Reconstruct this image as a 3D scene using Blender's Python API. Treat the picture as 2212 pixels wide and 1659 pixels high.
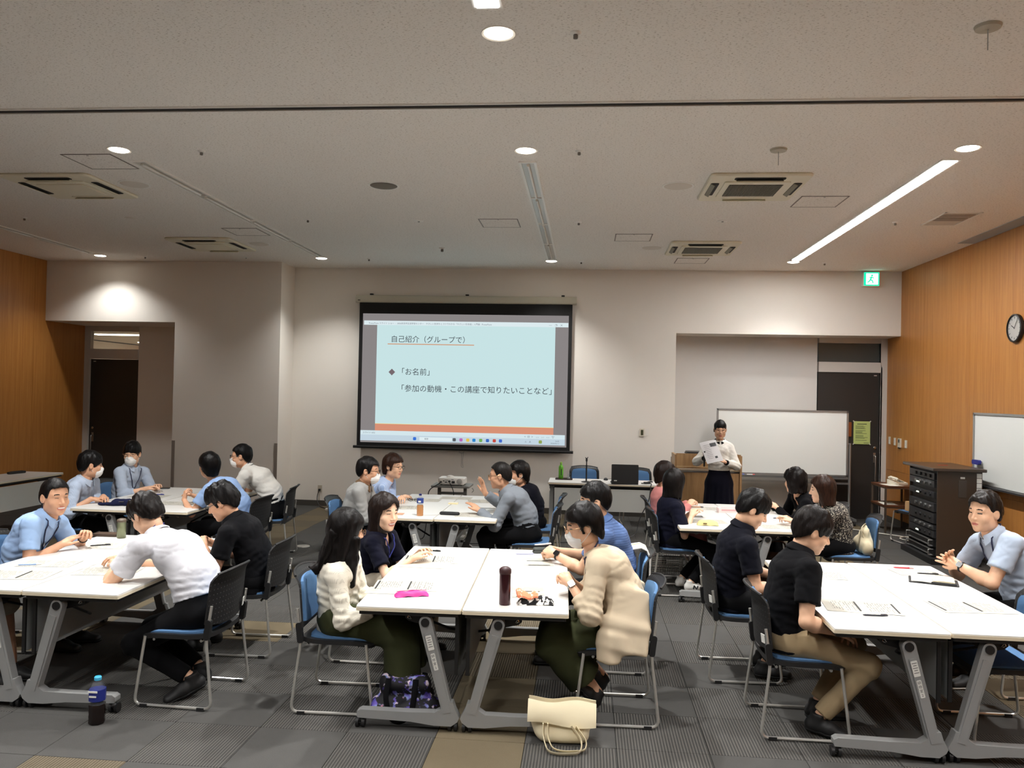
import bpy, bmesh, math, random
import numpy as np
from mathutils import Vector, Matrix

for o in list(bpy.data.objects):
    bpy.data.objects.remove(o, do_unlink=True)
SC = bpy.context.scene
COL = SC.collection
PI = math.pi

# ------------------------------------------------------------------ camera
CAM_H, FPX, YAW, PITCH, ROLL = 1.92, 1740.0, 0.0925208, 0.0115593, 0.021
_F = Vector((-math.sin(YAW) * math.cos(PITCH), math.cos(YAW) * math.cos(PITCH), math.sin(PITCH)))
_R0 = Vector((math.cos(YAW), math.sin(YAW), 0))
_U0 = _R0.cross(_F)
_R = _R0 * math.cos(ROLL) + _U0 * math.sin(ROLL)
_U = -_R0 * math.sin(ROLL) + _U0 * math.cos(ROLL)
cam_d = bpy.data.cameras.new('camera')
cam_d.sensor_fit = 'HORIZONTAL'
cam_d.sensor_width = 36.0
cam_d.lens = FPX / 2212.0 * 36.0
cam_d.clip_start = 0.05
cam_d.clip_end = 100
cam = bpy.data.objects.new('camera', cam_d)
COL.objects.link(cam)
cam.matrix_world = Matrix(((_R.x, _U.x, -_F.x, 0), (_R.y, _U.y, -_F.y, 0), (_R.z, _U.z, -_F.z, CAM_H), (0, 0, 0, 1)))
SC.camera = cam

# ------------------------------------------------------------------ world, exposure
w = bpy.data.worlds.new('world')
SC.world = w
w.use_nodes = True
w.node_tree.nodes['Background'].inputs[0].default_value = (0.05, 0.05, 0.05, 1)
w.node_tree.nodes['Background'].inputs[1].default_value = 0.2
SC.view_settings.view_transform = 'Standard'
SC.view_settings.look = 'None'
SC.view_settings.exposure = 1.5
SC.view_settings.gamma = 1.0
SC.view_settings.use_curve_mapping = False
SC.cycles.use_denoising = True
SC.cycles.use_adaptive_sampling = True
SC.cycles.adaptive_threshold = 0.075
SC.cycles.adaptive_min_samples = 24
SC.cycles.max_bounces = 8
SC.cycles.diffuse_bounces = 5
SC.cycles.glossy_bounces = 3
SC.cycles.sample_clamp_indirect = 6.0
SC.cycles.caustics_reflective = False
SC.cycles.caustics_refractive = False

# lamp strengths of the room (every lamp is built further down, at its fitting)
STRIP_L = 34.0        # radiance of a lit ceiling strip
REAR_STRIP_L = 17.0   # the lit strips of the rear half of the hall
DOWN_W = 120.0        # ceiling downlights
LAMP_COL = (1.0, 0.99, 0.965)

# ------------------------------------------------------------------ materials
def lin(c):
    return tuple(((v / 255.0) / 12.92 if v / 255.0 <= 0.04045 else ((v / 255.0 + 0.055) / 1.055) ** 2.4) for v in c)

MATS = {}
def mat(name, col, rough=0.6, metal=0.0, bump=0.0, bscale=200.0, var=0.0, vscale=4.0, spec=None, emis=None, estr=0.0, coat=0.0, stretch=None):
    if name in MATS:
        return MATS[name]
    m = bpy.data.materials.new(name)
    m.use_nodes = True
    nt = m.node_tree
    b = nt.nodes['Principled BSDF']
    c = lin(col)
    b.inputs['Base Color'].default_value = (*c, 1)
    b.inputs['Roughness'].default_value = rough
    b.inputs['Metallic'].default_value = metal
    if spec is not None:
        b.inputs['Specular IOR Level'].default_value = spec
    if coat:
        b.inputs['Coat Weight'].default_value = coat
    if emis is not None:
        b.inputs['Emission Color'].default_value = (*lin(emis), 1)
        b.inputs['Emission Strength'].default_value = estr
    vec = None
    if bump or var:
        tc = nt.nodes.new('ShaderNodeTexCoord')
        vec = tc.outputs['Object']
        if stretch:
            mp = nt.nodes.new('ShaderNodeMapping')
            mp.inputs['Scale'].default_value = stretch
            nt.links.new(vec, mp.inputs[0])
            vec = mp.outputs[0]
    if bump:
        n = nt.nodes.new('ShaderNodeTexNoise')
        n.inputs['Scale'].default_value = bscale
        n.inputs['Detail'].default_value = 3
        nt.links.new(vec, n.inputs['Vector'])
        bp = nt.nodes.new('ShaderNodeBump')
        bp.inputs['Strength'].default_value = bump
        bp.inputs['Distance'].default_value = 0.004
        nt.links.new(n.outputs['Fac'], bp.inputs['Height'])
        nt.links.new(bp.outputs[0], b.inputs['Normal'])
    if var:
        n = nt.nodes.new('ShaderNodeTexNoise')
        n.inputs['Scale'].default_value = vscale
        n.inputs['Detail'].default_value = 4
        nt.links.new(vec, n.inputs['Vector'])
        r = nt.nodes.new('ShaderNodeValToRGB')
        r.color_ramp.elements[0].position = 0.3
        r.color_ramp.elements[1].position = 0.7
        r.color_ramp.elements[0].color = (*[v * (1 - var) for v in c], 1)
        r.color_ramp.elements[1].color = (*[min(1, v * (1 + var)) for v in c], 1)
        nt.links.new(n.outputs['Fac'], r.inputs[0])
        nt.links.new(r.outputs[0], b.inputs['Base Color'])
    MATS[name] = m
    return m

class NT:
    """small node helper"""
    def __init__(s, m):
        s.nt = m.node_tree
        s.b = s.nt.nodes['Principled BSDF']
    def new(s, t, **k):
        n = s.nt.nodes.new('ShaderNode' + t)
        for a, v in k.items():
            setattr(n, a, v)
        return n
    def link(s, a, b):
        s.nt.links.new(a, b)
    def coord(s, which='Object'):
        return s.new('TexCoord').outputs[which]
    def sep(s, v):
        n = s.new('SeparateXYZ'); s.link(v, n.inputs[0]); return n.outputs
    def math(s, op, a, b=None, c=None, clamp=False):
        n = s.new('Math', operation=op, use_clamp=clamp)
        for i, v in enumerate((a, b, c)):
            if v is None: continue
            if isinstance(v, (int, float)): n.inputs[i].default_value = v
            else: s.link(v, n.inputs[i])
        return n.outputs[0]
    def mix(s, fac, a, b):
        n = s.new('Mix', data_type='RGBA')
        for i, v in ((0, fac), (6, a), (7, b)):
            if isinstance(v, (int, float)): n.inputs[i].default_value = v
            elif isinstance(v, tuple): n.inputs[i].default_value = (*v, 1) if len(v) == 3 else v
            else: s.link(v, n.inputs[i])
        return n.outputs[2]
    def noise(s, vec, scale, detail=3, rough=0.5):
        n = s.new('TexNoise'); n.inputs['Scale'].default_value = scale; n.inputs['Detail'].default_value = detail
        n.inputs['Roughness'].default_value = rough
        s.link(vec, n.inputs['Vector']); return n.outputs['Fac']
    def mapping(s, vec, scale=(1, 1, 1), rot=(0, 0, 0), loc=(0, 0, 0)):
        n = s.new('Mapping'); n.inputs['Scale'].default_value = scale; n.inputs['Rotation'].default_value = rot; n.inputs['Location'].default_value = loc
        s.link(vec, n.inputs[0]); return n.outputs[0]
    def ramp(s, fac, stops):
        n = s.new('ValToRGB'); e = n.color_ramp.elements
        while len(e) < len(stops): e.new(0.5)
        for i, (p, c) in enumerate(stops):
            e[i].position = p; e[i].color = (*c, 1)
        s.link(fac, n.inputs[0]); return n.outputs[0]
    def bump(s, h, strength=0.3, dist=0.005):
        n = s.new('Bump'); n.inputs['Strength'].default_value = strength; n.inputs['Distance'].default_value = dist
        s.link(h, n.inputs['Height']); s.link(n.outputs[0], s.b.inputs['Normal'])

def newmat(name, rough=0.7):
    m = bpy.data.materials.new(name); m.use_nodes = True
    m.node_tree.nodes['Principled BSDF'].inputs['Roughness'].default_value = rough
    MATS[name] = m
    return m, NT(m)

def emit(name, col, s):
    if name in MATS: return MATS[name]
    m = bpy.data.materials.new(name); m.use_nodes = True
    nt = m.node_tree; nt.nodes.remove(nt.nodes['Principled BSDF'])
    e = nt.nodes.new('ShaderNodeEmission'); e.inputs[0].default_value = (*lin(col), 1); e.inputs[1].default_value = s
    nt.links.new(e.outputs[0], nt.nodes['Material Output'].inputs[0])
    if s < 1.0 and not name.startswith('slide_slide'): m.cycles.emission_sampling = 'NONE'
    MATS[name] = m
    return m

# ------------------------------------------------------------------ mesh builder
def fillet(pts, r, seg=5, closed=False):
    pts = [Vector(p) for p in pts]
    out = []
    n = len(pts)
    for i, p in enumerate(pts):
        if not closed and i in (0, n - 1):
            out.append(p); continue
        a, b = pts[i - 1], pts[(i + 1) % n]
        u, v = (a - p), (b - p)
        rr = min(r, u.length * 0.45, v.length * 0.45)
        u.normalize(); v.normalize()
        p0, p1 = p + u * rr, p + v * rr
        for k in range(seg + 1):
            t = k / seg
            out.append(p0 * (1 - t) ** 2 + p * 2 * t * (1 - t) + p1 * t * t)
    return out

class MB:
    def __init__(s):
        s.v, s.f, s.mi = [], [], []
    def _add(s, vs, fs, mi=0):
        n = len(s.v)
        s.v.extend([tuple(p) for p in vs]); s.f.extend([tuple(i + n for i in f) for f in fs]); s.mi.extend([mi] * len(fs))
        return s
    def box(s, c, size, M=None, mi=0):
        x, y, z = [d / 2 for d in size]
        vs = [Vector((sx * x, sy * y, sz * z)) for sx in (-1, 1) for sy in (-1, 1) for sz in (-1, 1)]
        if M is not None: vs = [M @ p for p in vs]
        vs = [p + Vector(c) for p in vs]
        return s._add(vs, [(0, 1, 3, 2), (4, 6, 7, 5), (0, 4, 5, 1), (2, 3, 7, 6), (0, 2, 6, 4), (1, 5, 7, 3)], mi)
    def prism(s, outline, axis, a0, a1, mi=0, M=None, bev=0.0):
        """outline: list of 2D points ccw in the plane perpendicular to axis (x: yz, y: zx->given as (x,z), z: xy)"""
        def P(q, h):
            if axis == 'z': p = Vector((q[0], q[1], h))
            elif axis == 'y': p = Vector((q[0], h, q[1]))
            else: p = Vector((h, q[0], q[1]))
            return M @ p if M is not None else p
        n = len(outline)
        if bev:
            cx = sum(q[0] for q in outline) / n; cy = sum(q[1] for q in outline) / n
            def shrink(q):
                dx, dy = q[0] - cx, q[1] - cy
                l = math.hypot(dx, dy) or 1
                return (q[0] - dx / l * bev, q[1] - dy / l * bev)
            ins = [shrink(q) for q in outline]
            rings = [(ins, a0), (outline, a0 + bev), (outline, a1 - bev), (ins, a1)]
        else:
            rings = [(outline, a0), (outline, a1)]
        vs = [P(q, h) for o, h in rings for q in o]
        fs = []
        for r in range(len(rings) - 1):
            for i in range(n):
                j = (i + 1) % n
                fs.append((r * n + i, r * n + j, (r + 1) * n + j, (r + 1) * n + i))
        fs.append(tuple(range(n - 1, -1, -1))); fs.append(tuple(range((len(rings) - 1) * n, len(rings) * n)))
        if axis == 'y': fs = [f[::-1] for f in fs]
        return s._add(vs, fs, mi)
    def tube(s, pts, r, seg=8, mi=0, closed=False, caps=True, flat=None):
        pts = [Vector(p) for p in pts]
        n = len(pts)
        vs, fs = [], []
        prev = None
        for i, p in enumerate(pts):
            a = pts[i - 1] if (i > 0 or closed) else p
            b = pts[(i + 1) % n] if (i < n - 1 or closed) else p
            t = (b - a).normalized()
            if prev is None:
                ref = Vector((0, 0, 1)) if abs(t.z) < 0.9 else Vector((1, 0, 0))
                u = t.cross(ref).normalized()
            else:
                u = (prev - t * prev.dot(t)).normalized()
            prev = u
            q = t.cross(u)
            rr = r[i] if isinstance(r, (list, tuple)) else r
            for k in range(seg):
                an = 2 * PI * k / seg
                fl = flat if flat else 1.0
                vs.append(p + u * math.cos(an) * rr + q * math.sin(an) * rr * fl)
        m = n if closed else n - 1
        for i in range(m):
            j = (i + 1) % n
            for k in range(seg):
                l = (k + 1) % seg
                fs.append((i * seg + k, i * seg + l, j * seg + l, j * seg + k))
        if not closed and caps:
            fs.append(tuple(range(seg - 1, -1, -1))); fs.append(tuple(range((n - 1) * seg, n * seg)))
        return s._add(vs, fs, mi)
    def cyl(s, p0, p1, r0, r1=None, seg=16, mi=0):
        return s.tube([p0, p1], [r0, r0 if r1 is None else r1], seg, mi)
    def lathe(s, prof, c=(0, 0, 0), seg=20, mi=0, M=None, sx=1.0, sy=1.0, caps=True):
        vs, fs = [], []
        n = len(prof)
        for (r, z) in prof:
            for k in range(seg):
                an = 2 * PI * k / seg
                p = Vector((r * math.cos(an) * sx, r * math.sin(an) * sy, z))
                if M is not None: p = M @ p
                vs.append(p + Vector(c))
        for i in range(n - 1):
            for k in range(seg):
                l = (k + 1) % seg
                fs.append((i * seg + k, i * seg + l, (i + 1) * seg + l, (i + 1) * seg + k))
        if caps: fs.append(tuple(range(seg - 1, -1, -1))); fs.append(tuple(range((n - 1) * seg, n * seg)))
        return s._add(vs, fs, mi)
    def grid(s, fn, nu, nv, thick, mi=0, backmi=None):
        """closed slab from surface fn(u,v)->Vector, with normal offset thick (towards -normal)"""
        P = [[Vector(fn(i / nu, j / nv)) for j in range(nv + 1)] for i in range(nu + 1)]
        top, bot = [], []
        for i in range(nu + 1):
            for j in range(nv + 1):
                du = P[min(i + 1, nu)][j] - P[max(i - 1, 0)][j]
                dv = P[i][min(j + 1, nv)] - P[i][max(j - 1, 0)]
                nn = du.cross(dv).normalized()
                top.append(P[i][j]); bot.append(P[i][j] - nn * thick)
        N = (nu + 1) * (nv + 1)
        I = lambda i, j: i * (nv + 1) + j
        f1 = [(I(i, j), I(i + 1, j), I(i + 1, j + 1), I(i, j + 1)) for i in range(nu) for j in range(nv)]
        f2 = [tuple(N + q for q in f[::-1]) for f in f1]
        e = []
        for i in range(nu):
            e.append((I(i, 0), N + I(i, 0), N + I(i + 1, 0), I(i + 1, 0)))
            e.append((I(i + 1, nv), N + I(i + 1, nv), N + I(i, nv), I(i, nv)))
        for j in range(nv):
            e.append((I(0, j + 1), N + I(0, j + 1), N + I(0, j), I(0, j)))
            e.append((I(nu, j), N + I(nu, j), N + I(nu, j + 1), I(nu, j + 1)))
        n0 = len(s.v)
        s._add(top + bot, f1, mi)
        s.f.extend([tuple(n0 + q for q in f) for f in f2 + e]); s.mi.extend([mi if backmi is None else backmi] * len(f2 + e))
        return s
    def sphere(s, c, r, seg=12, rings=8, mi=0, M=None):
        if not isinstance(r, (tuple, list)): r = (r, r, r)
        prof = []
        vs, fs = [], []
        for i in range(rings + 1):
            th = PI * i / rings
            for k in range(seg):
                an = 2 * PI * k / seg
                p = Vector((r[0] * math.sin(th) * math.cos(an), r[1] * math.sin(th) * math.sin(an), -r[2] * math.cos(th)))
                if M is not None: p = M @ p
                vs.append(p + Vector(c))
        for i in range(rings):
            for k in range(seg):
                l = (k + 1) % seg
                fs.append((i * seg + k, i * seg + l, (i + 1) * seg + l, (i + 1) * seg + k))
        return s._add(vs, fs, mi)
    def build(s, name, m, parent=None, smooth=False, loc=None, rz=None):
        me = bpy.data.meshes.new(name)
        me.from_pydata(s.v, [], s.f)
        ms = m if isinstance(m, (list, tuple)) else [m]
        for q in ms: me.materials.append(q)
        if len(ms) > 1: me.polygons.foreach_set('material_index', s.mi)
        me.update()
        if smooth:
            me.polygons.foreach_set('use_smooth', [True] * len(me.polygons))
            try: me.set_sharp_from_angle(angle=0.7)
            except Exception: pass
        o = bpy.data.objects.new(name, me)
        COL.objects.link(o)
        if parent is not None: o.parent = parent
        if loc is not None: o.location = loc
        if rz is not None: o.rotation_euler[2] = rz
        return o

def tag(o, label=None, cat=None, group=None, kind=None):
    if label: o['label'] = label
    if cat: o['category'] = cat
    if group: o['group'] = group
    if kind: o['kind'] = kind
    return o

def empty(name, loc=(0, 0, 0), rz=0.0):
    o = bpy.data.objects.new(name, None)
    COL.objects.link(o)
    o.location = loc; o.rotation_euler = (0, 0, rz)
    o.empty_display_size = 0.1
    return o

def copy_tree(o, parent=None):
    c = o.copy()
    COL.objects.link(c)
    if parent is not None:
        c.parent = parent
    for ch in [q for q in o.children]:
        copy_tree(ch, c)
    return c

def rrect(w, d, r, seg=4, cx=0, cy=0):
    out = []
    for (sx, sy, a0) in ((1, 1, 0), (-1, 1, 90), (-1, -1, 180), (1, -1, 270)):
        for k in range(seg + 1):
            a = math.radians(a0 + 90 * k / seg)
            out.append((cx + sx * (w / 2 - r) + r * math.cos(a), cy + sy * (d / 2 - r) + r * math.sin(a)))
    return out

def text_mesh(name, txt, size, m, parent, M, align='LEFT', extrude=0.0):
    cu = bpy.data.curves.new(name, 'FONT')
    cu.body = txt; cu.size = size; cu.align_x = align; cu.extrude = extrude
    cu.resolution_u = 2
    t = bpy.data.objects.new(name, cu)
    COL.objects.link(t)
    dg = bpy.context.evaluated_depsgraph_get()
    me = bpy.data.meshes.new_from_object(t.evaluated_get(dg))
    bpy.data.objects.remove(t, do_unlink=True)
    me.transform(M)
    me.materials.clear(); me.materials.append(m)
    o = bpy.data.objects.new(name, me)
    COL.objects.link(o)
    o.parent = parent
    return o
# ------------------------------------------------------------------ room shell
CZ = 3.93
XL, XR, YB, YREAR = -8.82, 4.83, 12.97, -7.5
# wall paint
M_WALL, n = newmat('wall_paint', 0.85)
co = n.coord()
n.link(n.mix(n.noise(co, 2.0), lin((230, 225, 216)), lin((234, 229, 221))), n.b.inputs['Base Color'])
n.bump(n.noise(co, 220, 2), 0.12, 0.002)
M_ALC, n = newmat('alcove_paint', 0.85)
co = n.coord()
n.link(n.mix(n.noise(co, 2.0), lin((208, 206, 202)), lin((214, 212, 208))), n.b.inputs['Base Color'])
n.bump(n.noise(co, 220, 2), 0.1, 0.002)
# fissured mineral-fibre ceiling
M_CEIL, n = newmat('ceiling_board', 0.9)
co = n.coord()
wv = n.mapping(co, (55, 150, 100))
f1 = n.noise(wv, 1.0, 2)
fiss = n.math('SMOOTH_MIN', n.math('MULTIPLY', n.math('SUBTRACT', f1, 0.585), 10.0, clamp=True), 1.0, 0.1)
n.link(n.mix(fiss, lin((246, 242, 235)), lin((190, 182, 170))), n.b.inputs['Base Color'])
n.bump(n.math('SUBTRACT', 1.0, fiss), 0.35, 0.004)
# straight-grain wood veneer
def veneer(name, c0, c1, c2, axis_scale=(30, 30, 1.2)):
    m, n = newmat(name, 0.42)
    co = n.coord()
    oi = n.new('ObjectInfo')
    sh = n.new('VectorMath', operation='ADD'); n.link(co, sh.inputs[0])
    cb = n.new('CombineXYZ'); n.link(n.math('MULTIPLY', oi.outputs['Random'], 3.0), cb.inputs[0]); n.link(n.math('MULTIPLY', oi.outputs['Random'], 7.0), cb.inputs[1]); n.link(n.math('MULTIPLY', oi.outputs['Random'], 5.0), cb.inputs[2])
    n.link(cb.outputs[0], sh.inputs[1])
    a = n.noise(n.mapping(sh.outputs[0], axis_scale), 1.0, 5, 0.6)
    bfac = n.noise(n.mapping(sh.outputs[0], tuple(q * 0.12 for q in axis_scale)), 1.0, 2)
    fine = n.noise(n.mapping(sh.outputs[0], tuple(q * 6 for q in axis_scale)), 1.0, 2)
    c = n.ramp(a, [(0.3, lin(c0)), (0.55, lin(c1)), (0.75, lin(c2))])
    c = n.mix(n.math('MULTIPLY', bfac, 0.5), c, lin(c1))
    c = n.mix(n.math('MULTIPLY', n.math('GREATER_THAN', fine, 0.6), 0.25), c, lin(c0))
    n.link(c, n.b.inputs['Base Color'])
    n.bump(a, 0.08, 0.002)
    return m
M_WOOD = veneer('wood_veneer', (160, 102, 46), (182, 124, 62), (194, 139, 76))
M_BASE = mat('baseboard_vinyl', (72, 68, 62), 0.6)
M_DOOR = mat('door_dark', (44, 42, 40), 0.45)
M_DFRAME = mat('door_frame', (206, 202, 196), 0.5)
M_GLASSD = mat('transom_glass', (70, 78, 78), 0.08, spec=0.5)
M_CHROME = mat('chrome', (200, 198, 194), 0.16, 1.0)
M_STEEL = mat('brushed_steel', (170, 170, 168), 0.35, 1.0)
M_WHITEP = mat('white_plastic', (228, 225, 218), 0.45)
M_CREAMP = mat('cream_plastic', (216, 210, 192), 0.5)
M_BLACKP = mat('black_plastic', (26, 26, 27), 0.5)
M_GUARD = mat('corner_guard', (140, 130, 122), 0.5)

def struct(name, mb, m, label=None, parent=None):
    o = mb.build(name, m, parent)
    if parent is None:
        tag(o, label, None, None, 'structure')
    return o

ceil = MB()
# ceiling slab with real openings left for nothing: the lamps sit just under it
ceil.box(((XL + XR) / 2, (YREAR + YB) / 2, CZ + 0.06), (XR - XL, YB - YREAR, 0.12))
ceiling = struct('ceiling', ceil, M_CEIL, 'speckled off-white ceiling over the whole seminar room')
# walls (boxes with thickness outside the room)
wb = MB()
wb.box(((-4.86 + 1.40) / 2, YB + 0.3, CZ / 2), (1.40 + 4.86, 0.6, CZ))
wb.box(((1.40 + XR) / 2, YB + 0.3, (2.93 + CZ) / 2), (XR - 1.40, 0.6, CZ - 2.93))
wall_back = struct('wall_back', wb, M_WALL, 'pale back wall behind the projection screen')
wl = MB()
wl.box(((-6.61 - 4.86) / 2, 12.38 + 0.6, CZ / 2), (1.75, 1.2, CZ))
wl.box(((XL - 6.61) / 2, 12.38 + 0.6, (2.95 + CZ) / 2), (-6.61 - XL, 1.2, CZ - 2.95))
struct('wall_back_left', wl, M_WALL, 'projecting pale wall block beside the dark left door')
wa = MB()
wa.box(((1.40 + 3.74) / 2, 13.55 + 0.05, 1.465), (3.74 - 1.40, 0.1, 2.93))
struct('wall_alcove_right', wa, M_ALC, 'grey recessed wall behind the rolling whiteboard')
wa2 = MB()
wa2.box((-7.16, 13.45 + 0.05, 1.475), (1.34, 0.1, 2.95))
struct('wall_alcove_left', wa2, M_WALL, 'shaded recessed wall beside the dark left door')
wr0 = MB(); wr0.box((XR + 0.10, (YREAR + 13.65) / 2, CZ / 2), (0.16, 13.65 - YREAR, CZ))
wall_right = struct('wall_right', wr0, M_DOOR, 'right side wall faced with honey-coloured wood panels')
wl0 = MB(); wl0.box((XL - 0.10, (YREAR + 13.6) / 2, CZ / 2), (0.16, 13.6 - YREAR, CZ))
wall_left = struct('wall_left', wl0, M_DOOR, 'left side wall faced with orange wood panels')
wr = MB(); wr.box(((XL + XR) / 2, YREAR - 0.1, CZ / 2), (XR - XL + 0.4, 0.2, CZ))
struct('wall_rear', wr, M_WALL, 'pale rear wall behind the viewer')
# veneer panels, each a board of its own with a recessed joint
seams = [13.55, 12.11, 10.70, 9.29, 7.88, 6.47, 5.06, 3.65, 2.24, 0.83, -0.58, -2.0, -4.0, -6.0, YREAR]
for a, b in zip(seams[1:], seams[:-1]):
    for z0, z1 in ((0.095, 0.828), (0.832, CZ)):
        q = MB(); q.box((XR + 0.01, (a + b) / 2, (z0 + z1) / 2), (0.02, b - a - 0.004, z1 - z0))
        q.build('wood_panel', M_WOOD, wall_right)
    q = MB(); q.box((XL - 0.01, (a + b) / 2, (CZ + 0.095) / 2), (0.02, b - a - 0.004, CZ - 0.095))
    q.build('wood_panel', M_WOOD, wall_left)
# baseboards
def baseb(name, c, s, label):
    struct(name, MB().box(c, s), M_BASE, label)
baseb('baseboard_back', ((-4.86 + 1.40) / 2, YB - 0.006, 0.045), (6.26, 0.012, 0.09), 'dark grey skirting along the back wall')
baseb('baseboard_right', (XR - 0.006, (YREAR + 13.55) / 2, 0.045), (0.012, 13.55 - YREAR, 0.09), 'dark grey skirting under the right wood panels')
baseb('baseboard_left', (XL + 0.006, (YREAR + 13.4) / 2, 0.045), (0.012, 13.4 - YREAR, 0.09), 'dark grey skirting under the left wood panels')
baseb('baseboard_alcove', (2.57, 13.55 - 0.006, 0.045), (2.33, 0.012, 0.09), 'dark grey skirting in the whiteboard alcove')
q = MB(); q.box((-5.735, 12.374, 0.045), (1.75, 0.012, 0.09)); q.box((-4.854, 12.675, 0.045), (0.012, 0.6, 0.09))
struct('baseboard_block', q, M_BASE, 'dark grey skirting around the projecting wall block')
# corner guards
g = MB(); g.box((-4.885, 12.376, 0.57), (0.05, 0.008, 0.96)); struct('trim_1', g, M_GUARD, 'brown corner guard on the projecting wall edge near the screen')
g = MB(); g.box((-6.585, 12.376, 0.57), (0.05, 0.008, 0.96)); struct('trim_2', g, M_GUARD, 'brown corner guard on the wall edge by the dark left door')
g = MB(); g.box((1.375, 12.966, 0.53), (0.05, 0.008, 0.88)); struct('trim_3', g, M_GUARD, 'grey corner guard on the alcove edge behind the lectern')

# ---- doors
def door(name, x0, x1, y, ztop, handle_left, label, tr_z, tr_mat, frame_extra):
    d = empty(name, ((x0 + x1) / 2, y, 0)); tag(d, label, None, None, 'structure')
    c = (x0 + x1) / 2
    m = MB(); m.box((0, 0.03, ztop / 2), (x1 - x0, 0.05, ztop)); m.build('door_leaf', M_DOOR, d)
    hx = (-(x1 - x0) / 2 + 0.07) if handle_left else ((x1 - x0) / 2 - 0.07)
    h = MB()
    h.box((hx, -0.002, 1.0), (0.035, 0.012, 0.16))
    h.tube(fillet([(hx, 0, 1.03), (hx, -0.055, 1.03), (hx, -0.055, 0.62), (hx, 0, 0.62)], 0.02), 0.011, 8)
    h.build('handle', M_STEEL, d, True)
    k = MB(); k.lathe([(0.022, 0), (0.022, 0.014), (0.014, 0.018)], (hx, -0.0, 1.16), 12, M=Matrix.Rotation(PI / 2, 3, 'X')); k.build('lock', M_CHROME, d, True)
    f = MB()
    w2 = (x1 - x0) / 2
    f.box((0, 0.02, (ztop + tr_z[0]) / 2 + 0.003), (2 * w2, 0.09, tr_z[0] - ztop - 0.006))
    f.box((0, 0.02, (tr_z[1] + frame_extra) / 2), (2 * w2, 0.09, frame_extra - tr_z[1]))
    if handle_left:
        f.box((-w2 - 0.055, 0.02, frame_extra / 2), (0.11, 0.09, frame_extra)); f.box((-w2 - 0.02, -0.03, ztop / 2), (0.02, 0.02, ztop))
    else:
        f.box((w2 + 0.055, 0.02, frame_extra / 2), (0.11, 0.09, frame_extra)); f.box((w2 + 0.012, -0.03, ztop / 2 + 0.05), (0.02, 0.02, ztop + 0.1))
    f.build('door_frame', M_DFRAME, d)
    t = MB(); t.box((0, 0.03, (tr_z[0] + tr_z[1]) / 2), (2 * w2, 0.01, tr_z[1] - tr_z[0])); t.build('transom_pane', tr_mat, d)
    st = MB(); st.box((hx, 0.003, ztop - 0.04), (0.045, 0.004, 0.014)); st.build('sticker', M_WHITEP, d)
    return d
d1 = door('door_1', 3.76, 4.73, 13.55, 2.37, False, 'dark door with a grey transom pane in the right alcove', (2.54, 2.85), M_GLASSD, 2.93)
# left door: its transom looks into the lit corridor
M_GLASSC = mat('clear_glass', (235, 238, 236), 0.02)
nt = M_GLASSC.node_tree.nodes['Principled BSDF']; nt.inputs['Alpha'].default_value = 0.12
d2 = door('door_2', -8.71, -7.83, 13.45, 2.37, True, 'black door in the left recess below a lit transom window', (2.55, 2.86), M_GLASSC, 2.95)
co_ = MB(); co_.box((-8.6, 17.4, 3.05), (7.0, 7.6, 0.05)); co_.box((-8.6, 17.4, -0.03), (7.0, 7.6, 0.05)); co_.box((-8.6, 21.2, 1.5), (7.0, 0.05, 3.0))
co_.box((-12.1, 17.4, 1.5), (0.05, 7.6, 3)); co_.box((-5.1, 17.4, 1.5), (0.05, 7.6, 3)); co_.box((-10.6, 13.72, 1.5), (3.4, 0.05, 3.0)); co_.box((-5.6, 13.72, 1.5), (2.4, 0.05, 3.0))
struct('ceiling_corridor', co_, M_WALL, 'corridor ceiling seen through the transom above the left door')
for i, (xx, yy) in enumerate(((-9.9, 16.7), (-9.4, 18.2), (-10.6, 19.6), (-9.0, 20.5))):
    co_ = MB(); co_.box((xx, yy, 3.015), (1.6, 0.16, 0.02))
    struct('corridor_lamp_%d' % (i + 1), co_, emit('corridor_lamp', (255, 240, 215), 4.0), 'corridor ceiling lamp number %d seen through the left transom' % (i + 1))
co_ = MB(); co_.box((-8.6, 20.9, 2.80), (6.9, 0.04, 0.43)); struct('wall_corridor', co_, mat('corridor_orange', (235, 140, 60), 0.6), 'orange corridor wall band behind the transom')
q = MB(); q.box((4.78, 13.56, 1.465), (0.10, 0.1, 2.93)); struct('wall_door_side', q, M_DFRAME, 'pale door surround next to the right wood wall')

# soffit fill above alcoves (ceiling of recess is the underside of the wall block)
# ------------------------------------------------------------------ carpet tiles
def carpet(name, c0, c1, rib):
    m, n = newmat(name, 0.95)
    n.b.inputs['Specular IOR Level'].default_value = 0.15
    co = n.coord()
    x, y, z = n.sep(co)
    ns = n.noise(co, 260, 3)
    ns2 = n.noise(n.mapping(co, (1, 1, 1)), 14, 2)
    base = n.mix(ns, lin(c0), lin(c1))
    base = n.mix(n.math('MULTIPLY', ns2, 0.35), base, lin(c0))
    if rib:
        s = n.math('SINE', n.math('MULTIPLY', x, 2 * PI / 0.0165))
        k = n.math('MULTIPLY', n.math('ADD', s, 0.15), 2.2, clamp=True)
        base = n.mix(k, n.mix(0.38, base, (0.012, 0.012, 0.012)), n.mix(0.14, base, lin((150, 145, 135))))
        n.bump(n.math('ADD', s, n.math('MULTIPLY', ns, 0.6)), 0.5, 0.004)
    else:
        n.bump(ns, 0.5, 0.003)
    n.link(base, n.b.inputs['Base Color'])
    return m
CG, CB = ((62, 61, 60), (86, 85, 82)), ((88, 79, 63), (112, 101, 81))
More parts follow.
